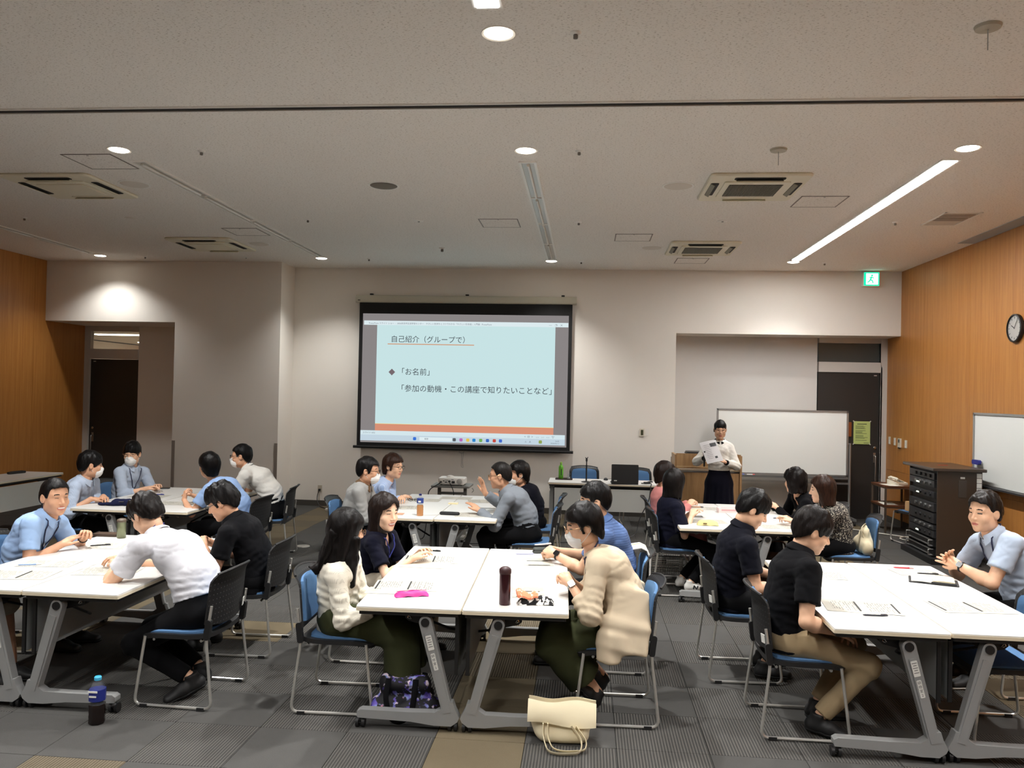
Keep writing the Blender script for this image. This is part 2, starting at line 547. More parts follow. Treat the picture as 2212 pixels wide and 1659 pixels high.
M_CP = {('g', 0): carpet('carpet_grey', *CG, False), ('g', 1): carpet('carpet_grey_ribbed', *CG, True),
        ('b', 0): carpet('carpet_brown', *CB, False), ('b', 1): carpet('carpet_brown_ribbed', *CB, True)}
fl = MB(); fl.box(((XL + XR) / 2, (YREAR + 13.6) / 2, -0.06), (XR - XL + 0.2, 13.6 - YREAR, 0.1))
floor = struct('floor', fl, mat('floor_screed', (60, 60, 60), 0.9), 'carpet tile floor in grey with brown strips')
tile_me = {}
for k, m in M_CP.items():
    t = MB(); t.prism(rrect(0.497, 0.497, 0.004, 1), 'z', -0.012, 0.0, bev=0.0015)
    o = t.build('carpet_tile', m); tile_me[k] = o.data; bpy.data.objects.remove(o)
rng = random.Random(5)
cells = []
ix0 = int(math.floor((XL + 0.30) / 0.5)); ix1 = int(math.ceil((XR + 0.30) / 0.5))
for ix in range(ix0, ix1):
    for iy in range(int((YREAR - 0.44) / 0.5), 27):
        x, y = -0.30 + 0.5 * ix + 0.25, 0.44 + 0.5 * iy + 0.25
        brown = (ix % 7 == 6) or (rng.random() < 0.035)
        if brown and ix % 7 == 6 and rng.random() < 0.08: brown = False
        rib = (ix + iy) % 2 if rng.random() < 0.85 else rng.randint(0, 1)
        cells.append((x, y, 'b' if brown else 'g', rib))
def inview(x, y):
    p = Vector((x, y, -CAM_H)); d = p.dot(_F)
    if d < 3.0: return False
    u = p.dot(_R) / d * FPX; v = -p.dot(_U) / d * FPX
    return abs(u) < 1106 + 170 and v < 830 + 110
near = sorted([c for c in cells if inview(c[0], c[1])], key=lambda c: c[1])
sing = set(near[:298])
rest = {k: MB() for k in M_CP}
for c in cells:
    x, y, b, r = c
    if c in sing:
        o = bpy.data.objects.new('carpet_tile', tile_me[(b, r)]); COL.objects.link(o); o.parent = floor; o.location = (x, y, 0)
    else:
        rest[(b, r)].box((x, y, -0.006), (0.497, 0.497, 0.012))
allr = MB(); ks = list(M_CP)
for i, k in enumerate(ks): allr._add(rest[k].v, rest[k].f, i)
o = allr.build('carpet_tile_field', [M_CP[k] for k in ks], floor); o['kind'] = 'stuff'

# ------------------------------------------------------------------ ceiling fittings
M_LENS = emit('downlight_lens', (255, 246, 230), 7.0)
M_RING = mat('lamp_ring', (235, 230, 220), 0.4)
def downlight(x, y, label, r=0.085, power=DOWN_W, spot=110, lit=True, blend=0.5):
    e = empty('downlight', (x, y, CZ)); tag(e, label, 'ceiling lamp', 'recessed downlights in the ceiling')
    m = MB()
    m.lathe([(r - 0.004, -0.0015), (r + 0.010, -0.005), (r + 0.014, -0.0005)], seg=28)
    m.build('trim_ring', M_RING, e, True)
    l = MB(); l.lathe([(r * 0.2, -0.010), (r * 0.8, -0.008), (r - 0.004, -0.002)], seg=28)
    l.build('lens', M_LENS if lit else M_RING, e, True)
    if lit:
        ld = bpy.data.lights.new('downlight_beam', 'SPOT'); ld.energy = power; ld.color = LAMP_COL
        ld.spot_size = math.radians(spot); ld.spot_blend = blend; ld.shadow_soft_size = 0.06
        lo = bpy.data.objects.new('downlight_beam', ld); COL.objects.link(lo); lo.parent = e; lo.location = (0, 0, -0.03)
downlight(-0.53, 4.45, 'bright round downlight nearest the viewer beside the lit strip end')
downlight(-4.02, 6.52, 'round downlight left, beside the square ceiling hatch', power=DOWN_W * 1.5)
downlight(-0.54, 6.62, 'round downlight above the unlit centre ceiling strip', power=DOWN_W * 1.6)
downlight(2.96, 6.64, 'round downlight at the near end of the lit strip', power=DOWN_W * 1.1)
downlight(-4.09, 12.01, 'round downlight at the far end of the left unlit strip', power=DOWN_W * 0.6, blend=1.0)
downlight(-0.57, 12.15, 'round downlight just above the projection screen', power=DOWN_W * 0.7, blend=1.0)
downlight(2.98, 12.11, 'round downlight at the far end of the lit strip', power=DOWN_W * 0.5, blend=1.0)
downlight(-7.58, 11.87, 'round downlight shining on the wall over the left door', power=DOWN_W * 0.28, spot=124, blend=0.7)
downlight(-5.50, 9.19, 'small dim downlight between the two left air conditioners', r=0.05, lit=False)
for (x, y, t) in ((-4.05, 1.0, 'behind the viewer on the left'), (-0.54, 1.0, 'behind the viewer in the middle'), (2.96, 1.0, 'behind the viewer on the right'), (-4.05, 4.2, 'over the left front table'), (2.96, 4.3, 'over the right front table')):
    downlight(x, y, 'round downlight out of view ' + t)

M_CHAN = mat('lamp_channel', (246, 244, 238), 0.4)
M_TUBE = mat('lamp_tube_off', (236, 234, 228), 0.25)
def strip(x, y0, y1, lit, label, L=STRIP_L, w=0.11):
    e = empty('strip_light', (x, (y0 + y1) / 2, CZ)); tag(e, label, 'ceiling lamp', 'linear strip lamps in the ceiling')
    h = (y1 - y0) / 2
    f = MB()
    for s in (-1, 1): f.box((s * (w / 2 + 0.011), 0, -0.006), (0.022, 2 * h + 0.044, 0.012)); f.box((0, s * (h + 0.011), -0.006), (w, 0.022, 0.012))
    f.build('frame', M_CHAN, e)
    if lit:
        d = MB(); d.box((0, 0, -0.008), (w, 2 * h, 0.014)); d.build('diffuser', emit('strip_diffuser_%d' % round(L), (255, 253, 252), L), e)
    else:
        b = MB(); b.box((0, 0, -0.001), (w, 2 * h, 0.002)); b.build('channel', mat('lamp_channel_in', (196, 192, 184), 0.3), e)
        n = 4
        for k in range(n):
            a0 = -h + 2 * h * k / n
            t = MB(); t.cyl((0, a0 + 0.06, -0.012), (0, a0 + 2 * h / n - 0.06, -0.012), 0.014, seg=10); t.build('lamp_tube', M_TUBE, e, True)
            if k: q = MB(); q.box((0, a0, -0.006), (w, 0.02, 0.012)); q.build('divider', M_CHAN, e)
strip(2.96, 6.95, 11.88, True, 'long lit strip lamp on the right of the ceiling')
strip(-0.55, 6.95, 12.0, False, 'unlit strip lamp in the middle of the ceiling')
strip(-4.04, 6.85, 11.75, False, 'unlit strip lamp left of the middle')
strip(-7.58, 6.8, 11.6, False, 'unlit strip lamp close to the left wood wall')
strip(-0.55, -0.9, 4.12, True, 'lit strip lamp whose end shows at the top edge', REAR_STRIP_L)
strip(-4.04, -0.9, 4.0, True, 'lit strip lamp above the viewer on the left', REAR_STRIP_L)
strip(2.96, -0.9, 4.0, True, 'lit strip lamp above the viewer on the right', REAR_STRIP_L)
strip(-7.58, -0.9, 4.0, False, 'unlit strip lamp above the viewer by the left wall')

# partition rail across the ceiling
r = MB(); r.box(((XL + XR) / 2, 5.52, CZ - 0.006), (XR - XL, 0.012, 0.012)); r.box(((XL + XR) / 2, 5.60, CZ - 0.006), (XR - XL, 0.012, 0.012))
struct('trim_4', r, M_CHAN, 'pale edges of the partition rail across the ceiling')
r = MB(); r.box(((XL + XR) / 2, 5.56, CZ - 0.002), (XR - XL, 0.07, 0.003)); struct('trim_5', r, mat('rail_slot', (40, 38, 36), 0.8), 'dark slot of the partition rail across the ceiling')
r = MB(); r.box((4.72, 6.75, CZ - 0.003), (0.21, 7.7, 0.006)); struct('trim_6', r, mat('blind_slot', (168, 175, 180), 0.5), 'grey blind slot in the ceiling along the right wall')

# cassette air conditioners
M_AC = mat('ac_cream', (234, 228, 206), 0.5)
M_ACD = mat('ac_dark', (30, 30, 28), 0.7)
M_SLAT = mat('ac_slat', (140, 135, 118), 0.6)
def aircon(x, y, w, d, open_grille, label):
    e = empty('air_conditioner', (x, y, CZ)); tag(e, label, 'air conditioner', 'ceiling cassette air conditioners')
    m = MB(); m.prism(rrect(w, d, 0.05), 'z', -0.03, 0.0, bev=0.012); m.build('panel', M_AC, e, True)
    c = MB(); c.prism(rrect(w * 0.66, d * 0.60, 0.02), 'z', -0.042, -0.028, bev=0.006); c.build('grille_frame', M_AC, e, True)
    gw, gd = w * 0.54, d * 0.44
    if open_grille:
        b = MB(); b.box((0, 0, -0.043), (gw, gd, 0.003)); b.build('grille_backing', M_ACD, e)
        s = MB(); n = 34
        for k in range(n): s.box((-gw / 2 + gw * (k + 0.5) / n, 0, -0.047), (gw / n * 0.42, gd, 0.006))
        o = s.build('grille_slat', M_SLAT, e); o['kind'] = 'stuff'
    else:
        b = MB(); b.prism(rrect(gw, gd, 0.02), 'z', -0.052, -0.041, bev=0.004); b.build('intake_panel', M_AC, e, True)
    for (px, py, rz) in ((0, -d * 0.395, 0), (0, d * 0.395, 0), (-w * 0.415, 0, PI / 2), (w * 0.415, 0, PI / 2)):
        v = MB(); v.prism(rrect(w * 0.50, 0.075, 0.02), 'z', -0.034, -0.029); o = v.build('outlet_slot', M_ACD if py <= 0 else M_AC, e); o.location = (px, py, 0); o.rotation_euler[2] = rz
        f = MB(); f.box((0, 0.018, -0.042), (w * 0.46, 0.040, 0.006), Matrix.Rotation(0.5, 3, 'X')); o2 = f.build('louvre', M_AC if (not open_grille or py > 0) else M_SLAT, e); o2.location = (px, py, 0); o2.rotation_euler[2] = rz
aircon(1.52, 7.78, 0.90, 0.95, True, 'near right ceiling air conditioner with slatted grille')
aircon(1.50, 10.98, 0.90, 0.95, True, 'far right ceiling air conditioner with slatted grille')
aircon(-5.22, 7.67, 0.92, 0.92, False, 'near left ceiling air conditioner with closed panel')
aircon(-5.27, 10.83, 0.92, 0.95, False, 'far left ceiling air conditioner with closed panel')
# hatches
M_HATCH = mat('hatch_line', (128, 120, 110), 0.5)
def hatch(x, y, label, s=0.45):
    e = empty('ceiling_hatch', (x, y, CZ)); tag(e, label, 'hatch', 'square access hatches in the ceiling')
    f = MB()
    for q in (-1, 1): f.box((q * s / 2, 0, -0.002), (0.012, s + 0.012, 0.004)); f.box((0, q * s / 2, -0.002), (s + 0.012, 0.012, 0.004))
    f.build('frame', M_HATCH, e)
    p = MB(); p.box((0, 0, -0.0015), (s - 0.014, s - 0.014, 0.003)); p.build('lid', M_CEIL, e)
    c = MB(); c.cyl((0.0, -s / 2 + 0.03, -0.002), (0, -s / 2 + 0.03, -0.006), 0.01, seg=8); c.build('catch', M_STEEL, e)
hatch(-4.40, 6.86, 'access hatch beside the left round downlight')
hatch(2.31, 8.40, 'access hatch next to the near right air conditioner')
hatch(0.55, 10.3, 'access hatch left of the far right air conditioner')
hatch(-4.41, 10.0, 'access hatch next to the far left air conditioner')
hatch(-1.06, 9.45, 'access hatch in the ceiling middle left of the unlit strip')
hatch(1.50, 12.05, 'access hatch beyond the far right air conditioner')
# ceiling speakers
def speaker(x, y, label, col):
    e = empty('ceiling_speaker', (x, y, CZ)); tag(e, label, 'speaker', 'round ceiling speakers')
    m = MB(); m.lathe([(0.09, -0.010), (0.125, -0.008), (0.14, -0.001)], seg=28); m.build('grille', col, e, True)
    m = MB(); m.lathe([(0.14, -0.004), (0.15, -0.004), (0.153, -0.0005)], seg=28); m.build('ring', M_CHAN, e, True)
SPD = mat('speaker_grey', (118, 110, 98), 0.7); SPL = mat('speaker_pale', (226, 219, 208), 0.7)
speaker(-2.02, 7.72, 'dark round ceiling speaker left of the unlit centre strip', SPD)
speaker(0.83, 7.77, 'pale round ceiling speaker beside the near right air conditioner', SPL)
speaker(0.84, 11.0, 'pale round ceiling speaker beside the far right air conditioner', SPL)
speaker(-4.54, 7.64, 'pale round ceiling speaker beside the near left air conditioner', SPL)
speaker(-4.59, 10.84, 'pale round ceiling speaker beside the far left air conditioner', SPL)
# sprinklers
def sprinkler(x, y, label, big=False):
    k = 1.5 if big else 1.0
    e = empty('sprinkler', (x, y, CZ)); tag(e, label, 'sprinkler', 'small sprinkler heads in the ceiling')
    m = MB(); m.lathe([(0.020 * k, -0.012 * k), (0.032 * k, -0.004), (0.034 * k, 0.0)], seg=14); m.build('base', M_CHAN, e, True)
    m = MB(); m.lathe([(0.006 * k, -0.036 * k), (0.013 * k, -0.033 * k), (0.013 * k, -0.014 * k), (0.010 * k, -0.010)], seg=12); m.build('head', mat('sprinkler_metal', (120, 114, 106), 0.5, 0.3), e, True)
for x, y, t in ((-0.10, 4.46, 'nearest the viewer'), (-0.10, 6.64, 'right of the centre downlight'), (-0.13, 9.39, 'beside the middle of the unlit centre strip'), (-0.12, 12.18, 'over the right half of the screen'),
                (-3.31, 6.57, 'right of the left downlight'), (-3.33, 9.26, 'near the left unlit strip'), (-3.35, 12.03, 'over the left end of the screen'), (3.41, 9.37, 'right of the lit strip'),
                (3.44, 12.17, 'next to the far right downlight'), (-6.84, 9.17, 'near the left wood wall'), (-6.88, 11.93, 'over the left door')):
    sprinkler(x, y, 'small sprinkler head ' + t)
sprinkler(-2.05, 11.1, 'larger sprinkler-like sensor over the projection screen', True)
for x, y, t in ((2.09, 4.48, 'pale disc detector with hanging pin at the top right'), (1.50, 6.63, 'pale disc detector with hanging pin near the right air conditioner')):
    e = empty('smoke_detector', (x, y, CZ)); tag(e, t, 'detector', 'disc detectors with pins')
    m = MB(); m.lathe([(0.02, -0.022), (0.062, -0.016), (0.068, -0.001)], seg=22); m.build('disc', mat('detector_disc', (188, 182, 166), 0.6), e, True)
    m = MB(); m.cyl((0, 0, -0.02), (0, 0, -0.13), 0.003, seg=6); m.build('pin', M_STEEL, e)
for x, y, t in ((-2.01, 9.33, 'small white ceiling plate left of the centre strip'), (1.50, 9.31, 'small white ceiling plate between the right air conditioners'), (-5.27, 11.97, 'small grey ceiling plate near the projecting wall block')):
    e = empty('ceiling_plate', (x, y, CZ)); tag(e, t, 'plate', 'small ceiling plates')
    m = MB(); m.lathe([(0.03, -0.008), (0.055, -0.005), (0.06, 0)], seg=16); m.build('plate', M_CHAN, e, True)
    m = MB(); m.cyl((0, 0, -0.006), (0, 0, -0.016), 0.012, seg=8); m.build('knob', M_STEEL, e)
# air grille right
e = empty('ceiling_vent', (3.93, 9.2, CZ)); tag(e, 'slotted grey ceiling vent near the right wood wall', 'vent')
m = MB()
for s in (-1, 1): m.box((s * 0.18, 0, -0.004), (0.02, 0.66, 0.008)); m.box((0, s * 0.32, -0.004), (0.38, 0.02, 0.008))
m.build('frame', M_CHAN, e)
m = MB(); m.box((0, 0, -0.001), (0.34, 0.62, 0.002)); m.build('backing', mat('vent_back', (214, 208, 198), 0.8), e)
for k in range(2):
    m = MB(); m.box((0, -0.16 + 0.17 * k, -0.005), (0.32, 0.13, 0.006)); m.build('slat', mat('vent_slat', (165, 156, 146), 0.7), e)

# exit sign
e = empty('exit_sign', (4.345, 12.90, 3.80)); tag(e, 'lit green and white exit sign under the ceiling', 'exit sign')
m = MB(); m.prism(rrect(0.235, 0.215, 0.01), 'y', -0.03, 0.07); m.build('case', M_CHAN, e)
m = MB(); m.box((0, -0.032, 0), (0.225, 0.004, 0.205)); m.build('face', emit('exit_white', (225, 255, 245), 0.62), e)
GRN = emit('exit_green', (10, 205, 150), 0.6)
m = MB(); m.box((-0.1, -0.035, 0), (0.03, 0.003, 0.205)); m.box((0.105, -0.035, 0), (0.016, 0.003, 0.205)); m.box((0, -0.035, 0.095), (0.225, 0.003, 0.016)); m.box((0, -0.035, -0.095), (0.225, 0.003, 0.016)); m.build('green_border', GRN, e)
m = MB()
m.sphere((0.005, -0.036, 0.055), (0.014, 0.002, 0.014), 10, 6)
for a, b, r in (((0.0, 0.035), (-0.018, -0.01), 0.010), ((-0.018, -0.01), (0.015, -0.03), 0.008), ((0.015, -0.03), (0.02, -0.065), 0.007), ((-0.018, -0.01), (-0.035, -0.035), 0.008), ((-0.035, -0.035), (-0.06, -0.05), 0.007), ((0.0, 0.03), (0.03, 0.012), 0.006), ((0.0, 0.03), (-0.035, 0.02), 0.006)):
    m.tube([(a[0], -0.036, a[1]), (b[0], -0.036, b[1])], r, 8, flat=None)
m.build('running_figure', GRN, e)
# ------------------------------------------------------------------ projection screen on the back wall
BLK = mat('screen_black', (14, 14, 15), 0.8)
e = empty('projection_screen', (-1.985, 12.87, 0)); tag(e, 'pull-down projection screen showing a pale blue Japanese slide', 'screen')
m = MB(); m.prism(rrect(0.10, 0.125, 0.03), 'x', -1.80, 1.80, M=Matrix.Translation((0, 0.02, 3.415))); m.build('roller_case', mat('roller_case_cream', (196, 193, 176), 0.4), e, True)
for x in (-1.55, 0.03, 1.58):
    m = MB(); m.box((x, 0.04, 3.49), (0.05, 0.05, 0.03)); m.build('bracket', M_BLACKP, e)
m = MB(); m.box((-1.74, -0.033, 3.39), (0.04, 0.004, 0.012)); m.build('brand_plate', M_BLACKP, e)
m = MB(); m.box((0, 0, 2.18), (3.47, 0.004, 2.36)); m.build('screen_border', BLK, e)
m = MB(); m.tube([(-1.79, -0.005, 1.0), (1.79, -0.005, 1.0)], 0.022, 12); m.build('bottom_bar', BLK, e, True)
m = MB(); m.tube([(0.0 + 0.04 * math.cos(a), -0.005, 0.965 + 0.025 * math.sin(a)) for a in [PI + PI * k / 8 for k in range(9)]], 0.005, 6)
m.tube(fillet([(0.03, -0.005, 0.95), (0.015, -0.005, 0.8), (0.03, 0.0, 0.7), (-0.005, 0.0, 0.72), (0.0, -0.005, 0.94)], 0.03), 0.003, 5); m.build('pull_ring', M_STEEL, e, True)
SLIDE = 0.365
def px_quad(name, x0, x1, z0, z1, col, s, dy, parent=e, skew=0.0):
    m = MB(); m.box(((x0 + x1) / 2, dy, (z0 + z1) / 2), (x1 - x0, 0.0015, z1 - z0))
    return m.build(name, emit('slide_%s_%d_%d_%d' % (name, *col), col, s * SLIDE), parent)
cx = 1.985
px_quad('projected_field', -3.66 + cx, -0.305 + cx, 1.075, 3.175, (158, 152, 152), 0.72, -0.004)
px_quad('window_title_bar', -3.64 + cx, -0.31 + cx, 2.99, 3.06, (222, 236, 240), 0.95, -0.006)
px_quad('slide', -3.42 + cx, -0.515 + cx, 1.37, 2.99, (204, 232, 234), 0.92, -0.006)
px_quad('orange_band', -3.42 + cx, -0.515 + cx, 1.27, 1.38, (222, 150, 122), 0.9, -0.0075)
px_quad('yellow_line', -3.42 + cx, -0.515 + cx, 1.38, 1.388, (240, 230, 170), 0.9, -0.0075)
px_quad('status_bar', -3.66 + cx, -0.33 + cx, 1.20, 1.27, (214, 232, 238), 0.95, -0.006)
px_quad('task_bar', -3.66 + cx, -0.33 + cx, 1.105, 1.20, (196, 214, 226), 0.95, -0.006)
px_quad('search_box', -2.68 + cx, -2.15 + cx, 1.125, 1.18, (226, 240, 244), 0.95, -0.0075)
px_quad('title_underline', -3.24 + cx, -1.82 + cx, 2.675, 2.69, (215, 160, 125), 0.9, -0.0075)
icons = [(-2.76, (60, 120, 220)), (-2.11, (90, 95, 100)), (-2.00, (190, 110, 190)), (-1.89, (235, 200, 90)), (-1.79, (50, 140, 210)), (-1.68, (120, 180, 90)), (-1.57, (60, 110, 200)), (-1.46, (205, 80, 70)), (-1.36, (70, 110, 210)), (-0.72, (150, 170, 90))]
for i, (x, c) in enumerate(icons):
    m = MB(); m.prism(rrect(0.052, 0.052, 0.012, 2), 'y', -0.0085, -0.0075); o = m.build('app_icon', emit('icon_%d' % i, c, 0.9 * SLIDE), e); o.location = (x + cx, 0, 1.152)
m = MB(); m.prism([(0, -0.055), (0.055, 0), (0, 0.055), (-0.055, 0)], 'y', -0.0085, -0.0075); o = m.build('bullet_diamond', emit('diamond', (130, 115, 120), 0.8 * SLIDE), e); o.location = (-3.16 + cx, 0, 2.225)
INK = emit('slide_ink', (62, 66, 74), 0.9 * SLIDE)
INK2 = emit('slide_ink_soft', (110, 118, 128), 0.9 * SLIDE)
def stext(t, x, z, s, ink=INK, al='LEFT'):
    return text_mesh('slide_text', t, s, ink, e, Matrix.Translation((x + cx, -0.0088, z)) @ Matrix.Rotation(PI / 2, 4, 'X'), al)
stext('自己紹介（グループで）', -3.19, 2.72, 0.118)
stext('「お名前」', -3.07, 2.19, 0.122)
stext('「参加の動機・この講座で知りたいことなど」', -3.07, 1.92, 0.1235)
stext('PowerPoint スライド ショー  -  2026奈良市生涯学習センター　やさしい気持ちとコツでわかる「やさしい日本語」入門編 - PowerPoint', -3.56, 3.006, 0.034, INK2)
stext('—    ❐    ✕', -0.62, 3.006, 0.045, INK2)
stext('スライド 4/53', -3.62, 1.22, 0.034, INK2)
stext('検索', -2.60, 1.14, 0.034, INK2)
stext('<  ▤  >    ▭   ▭   ▭   ▽', -0.98, 1.215, 0.045, INK2)
stext('∧   A', -0.97, 1.135, 0.045, INK2)
stext('16:05', -0.42, 1.16, 0.03, INK2, 'RIGHT'); stext('2026/06/13', -0.42, 1.125, 0.03, INK2, 'RIGHT')

# ------------------------------------------------------------------ wall fittings
e = empty('thermostat', (0.89, YB, 1.34)); tag(e, 'small cream wall thermostat between the screen and the alcove', 'thermostat')
m = MB(); m.prism(rrect(0.075, 0.125, 0.008), 'y', -0.02, 0.0); m.build('case', M_CREAMP, e)
m = MB(); m.box((0, -0.021, 0.0), (0.04, 0.003, 0.085)); m.build('display', mat('display_dark', (60, 62, 40), 0.3), e)
m = MB(); m.box((0.085, -0.002, 0.005), (0.045, 0.002, 0.11)); m.build('note', M_WHITEP, e)
e = empty('wall_outlet', (-4.35, YB, 0.28)); tag(e, 'wall outlet with a plug below the left end of the screen', 'outlet')
m = MB(); m.prism(rrect(0.07, 0.115, 0.006), 'y', -0.008, 0.0); m.build('plate', mat('outlet_plate', (186, 178, 162), 0.5), e)
m = MB(); m.box((0.0, -0.025, -0.015), (0.03, 0.035, 0.03)); m.build('plug', M_BLACKP, e)
m = MB(); m.tube(fillet([(-4.355, 12.93, 0.26), (-4.38, 12.9, 0.12), (-4.30, 12.80, 0.012), (-4.05, 12.55, 0.01), (-3.85, 12.5, 0.012), (-3.75, 12.3, 0.01), (-3.6, 12.25, 0.01), (-3.2, 11.9, 0.01)], 0.08), 0.007, 6)
o = m.build('floor_cable', M_BLACKP, None, True); tag(o, 'thin black cable running from the wall outlet over the carpet', 'cable')
m = MB(); m.prism(rrect(0.20, 0.06, 0.02), 'z', 0.0, 0.04, bev=0.006); o = m.build('power_strip', M_WHITEP, None, True); o.location = (-3.98, 12.42, 0); o.rotation_euler[2] = -0.3; tag(o, 'white power strip on the carpet under the outlet', 'power strip')
e = empty('floor_outlet', (-3.41, 9.58, 0)); tag(e, 'round metal floor outlet in the grey carpet', 'outlet')
m = MB(); m.lathe([(0.085, 0.0), (0.08, 0.007), (0.02, 0.012)], seg=22); m.build('cover', mat('outlet_metal', (178, 176, 170), 0.35, 0.7), e, True)
m = MB(); m.box((0, 0, 0.012), (0.06, 0.012, 0.004)); m.build('latch', M_STEEL, e)
# switches on the right wall
for i, (y, z, t) in enumerate(((13.36, 1.295, 'leftmost'), (13.14, 1.29, 'second'), (12.70, 1.275, 'rightmost'))):
    e = empty('wall_switch', (XR, y, z)); tag(e, 'cream wall switch plate, %s on the right wood wall' % t, 'switch', 'switch plates on the wood wall')
    m = MB(); m.prism(rrect(0.075, 0.12, 0.006), 'x', -0.008, 0.0); m.build('plate', M_CREAMP, e)
    for k in range(3): q = MB(); q.box((-0.010, 0, -0.035 + 0.035 * k), (0.005, 0.03, 0.028)); q.build('rocker', M_WHITEP, e)
e = empty('wall_controller', (XR, 12.93, 1.28)); tag(e, 'taller cream wall controller with a small dark display', 'controller')
m = MB(); m.prism(rrect(0.10, 0.14, 0.008), 'x', -0.022, 0.0); m.build('case', M_CREAMP, e)
m = MB(); m.box((-0.023, 0.0, 0.03), (0.003, 0.05, 0.05)); m.build('display', mat('display_dark2', (70, 74, 70), 0.3), e)
m = MB(); m.sphere((-0.015, 0, -0.075), (0.02, 0.035, 0.012)); m.build('knob', M_BLACKP, e)
# clock
e = empty('wall_clock', (XR, 9.58, 2.775)); tag(e, 'round black-rimmed wall clock high on the right wood wall', 'clock')
RX = Matrix.Rotation(-PI / 2, 3, 'Y')
m = MB(); m.lathe([(0.150, 0.0), (0.162, 0.012), (0.160, 0.04), (0.146, 0.046), (0.142, 0.030)], seg=40, M=RX, caps=False); m.build('rim', M_BLACKP, e, True)
m = MB(); m.lathe([(0.02, 0.028), (0.142, 0.028), (0.143, 0.026)], seg=40, M=RX); m.build('dial', mat('clock_dial', (188, 188, 184), 0.35, 0.3), e, True)
m = MB()
for h in range(12):
    a = h * PI / 6; m.box((-0.030, 0.118 * math.sin(a), 0.118 * math.cos(a)), (0.002, 0.006, 0.022), Matrix.Rotation(-a, 3, 'X'))
m.build('hour_marks', mat('clock_marks', (60, 60, 62), 0.5), e)
m = MB(); a = math.radians(-62); m.box((-0.032, 0.035 * math.sin(-a), 0.035 * math.cos(a)), (0.002, 0.008, 0.08), Matrix.Rotation(a, 3, 'X')); m.build('hour_hand', M_BLACKP, e)
m = MB(); a = math.radians(35); m.box((-0.034, 0.05 * math.sin(-a), 0.05 * math.cos(a)), (0.002, 0.006, 0.12), Matrix.Rotation(a, 3, 'X')); m.build('minute_hand', M_BLACKP, e)
# fixed whiteboard on the right wall
M_WB = mat('whiteboard_face', (232, 235, 231), 0.2)
M_ALU = mat('aluminium', (176, 178, 178), 0.35, 0.85)
e = empty('wall_whiteboard', (XR, 8.85, 0)); tag(e, 'whiteboard fixed on the right wood wall, cut by the picture edge', 'whiteboard')
m = MB(); m.box((-0.025, 0, 1.36), (0.02, 3.24, 0.84)); m.build('board', M_WB, e)
m = MB()
for s in (-1, 1): m.box((-0.03, s * 1.63, 1.36), (0.035, 0.025, 0.88)); m.box((-0.03, 0, 1.36 + s * 0.43), (0.035, 3.28, 0.025))
m.build('frame', M_ALU, e)
m = MB(); m.box((-0.07, 0, 0.925), (0.08, 3.2, 0.02)); m.build('tray', mat('tray_dark', (50, 50, 52), 0.4), e)
e = empty('eraser', (XR - 0.06, 10.32, 1.20)); tag(e, 'blue whiteboard eraser stuck on the wall board', 'eraser')
m = MB(); m.prism(rrect(0.17, 0.055, 0.02), 'x', -0.035, 0.0); m.build('body', mat('eraser_blue', (34, 40, 130), 0.5), e, True)
m = MB(); m.box((0.006, 0, -0.01), (0.014, 0.16, 0.05)); m.build('felt', mat('eraser_felt', (150, 150, 150), 0.9), e)
e2 = MB()
# rolling whiteboard in front of the alcove
e = empty('rolling_whiteboard', (3.07, 13.02, 0)); tag(e, 'wide rolling whiteboard standing behind the woman with papers', 'whiteboard')
m = MB(); m.box((0, 0, 1.24), (1.98, 0.02, 0.99)); m.build('board', M_WB, e)
m = MB()
for s in (-1, 1): m.box((s * 0.995, 0, 1.24), (0.028, 0.04, 1.02)); m.box((0, 0, 1.24 + s * 0.50), (2.01, 0.04, 0.025))
m.build('frame', M_ALU, e)
m = MB(); m.box((0, -0.05, 0.70), (1.98, 0.09, 0.02)); m.box((0, -0.095, 0.71), (1.98, 0.008, 0.03)); m.build('tray', mat('tray_grey', (120, 122, 122), 0.4, 0.5), e)
for s in (-1, 1):
    m = MB(); m.tube([(s * 1.04, 0, 0.10), (s * 1.04, 0, 1.25)], 0.02, 10); m.tube(fillet([(s * 1.04, 0, 1.24), (s * 1.0, 0, 1.24)], 0.01), 0.012, 8); m.build('post', M_ALU, e, True)
    m = MB(); m.box((s * 1.04, 0, 0.09), (0.05, 0.56, 0.035)); m.build('foot', M_ALU, e)
    for t in (-1, 1):
        m = MB(); m.cyl((s * 1.04 - 0.012, t * 0.26, 0.035), (s * 1.04 + 0.012, t * 0.26, 0.035), 0.035, seg=14); m.cyl((s * 1.04, t * 0.26, 0.05), (s * 1.04, t * 0.26, 0.08), 0.012, seg=8); m.build('castor', M_BLACKP, e, True)
m = MB(); m.box((0, 0, 0.62), (2.06, 0.03, 0.03)); m.build('cross_bar', M_ALU, e)
def marker(x, y, z, rz, col, label):
    e = empty('marker_pen', (x, y, z), rz); tag(e, label, 'marker', 'markers on the whiteboard tray')
    m = MB(); m.cyl((-0.045, 0, 0), (0.04, 0, 0), 0.009, seg=10); m.build('barrel', M_WHITEP, e, True)
    m = MB(); m.cyl((0.04, 0, 0), (0.075, 0, 0), 0.0105, seg=10); m.build('cap', mat('marker_%d%d%d' % col, col, 0.4), e, True)
marker(2.27, 12.965, 0.722, 0.1, (20, 20, 22), 'black whiteboard marker nearest the skirt on the tray')
marker(2.42, 12.965, 0.722, -0.05, (30, 60, 170), 'blue whiteboard marker on the tray')
marker(2.58, 12.965, 0.722, 0.05, (200, 40, 50), 'red whiteboard marker on the tray')
e = empty('tray_eraser', (3.30, 12.965, 0.715)); tag(e, 'dark eraser block lying on the rolling whiteboard tray', 'eraser')
m = MB(); m.prism(rrect(0.15, 0.05, 0.012), 'z', 0.012, 0.035, bev=0.004); m.build('body', M_BLACKP, e)
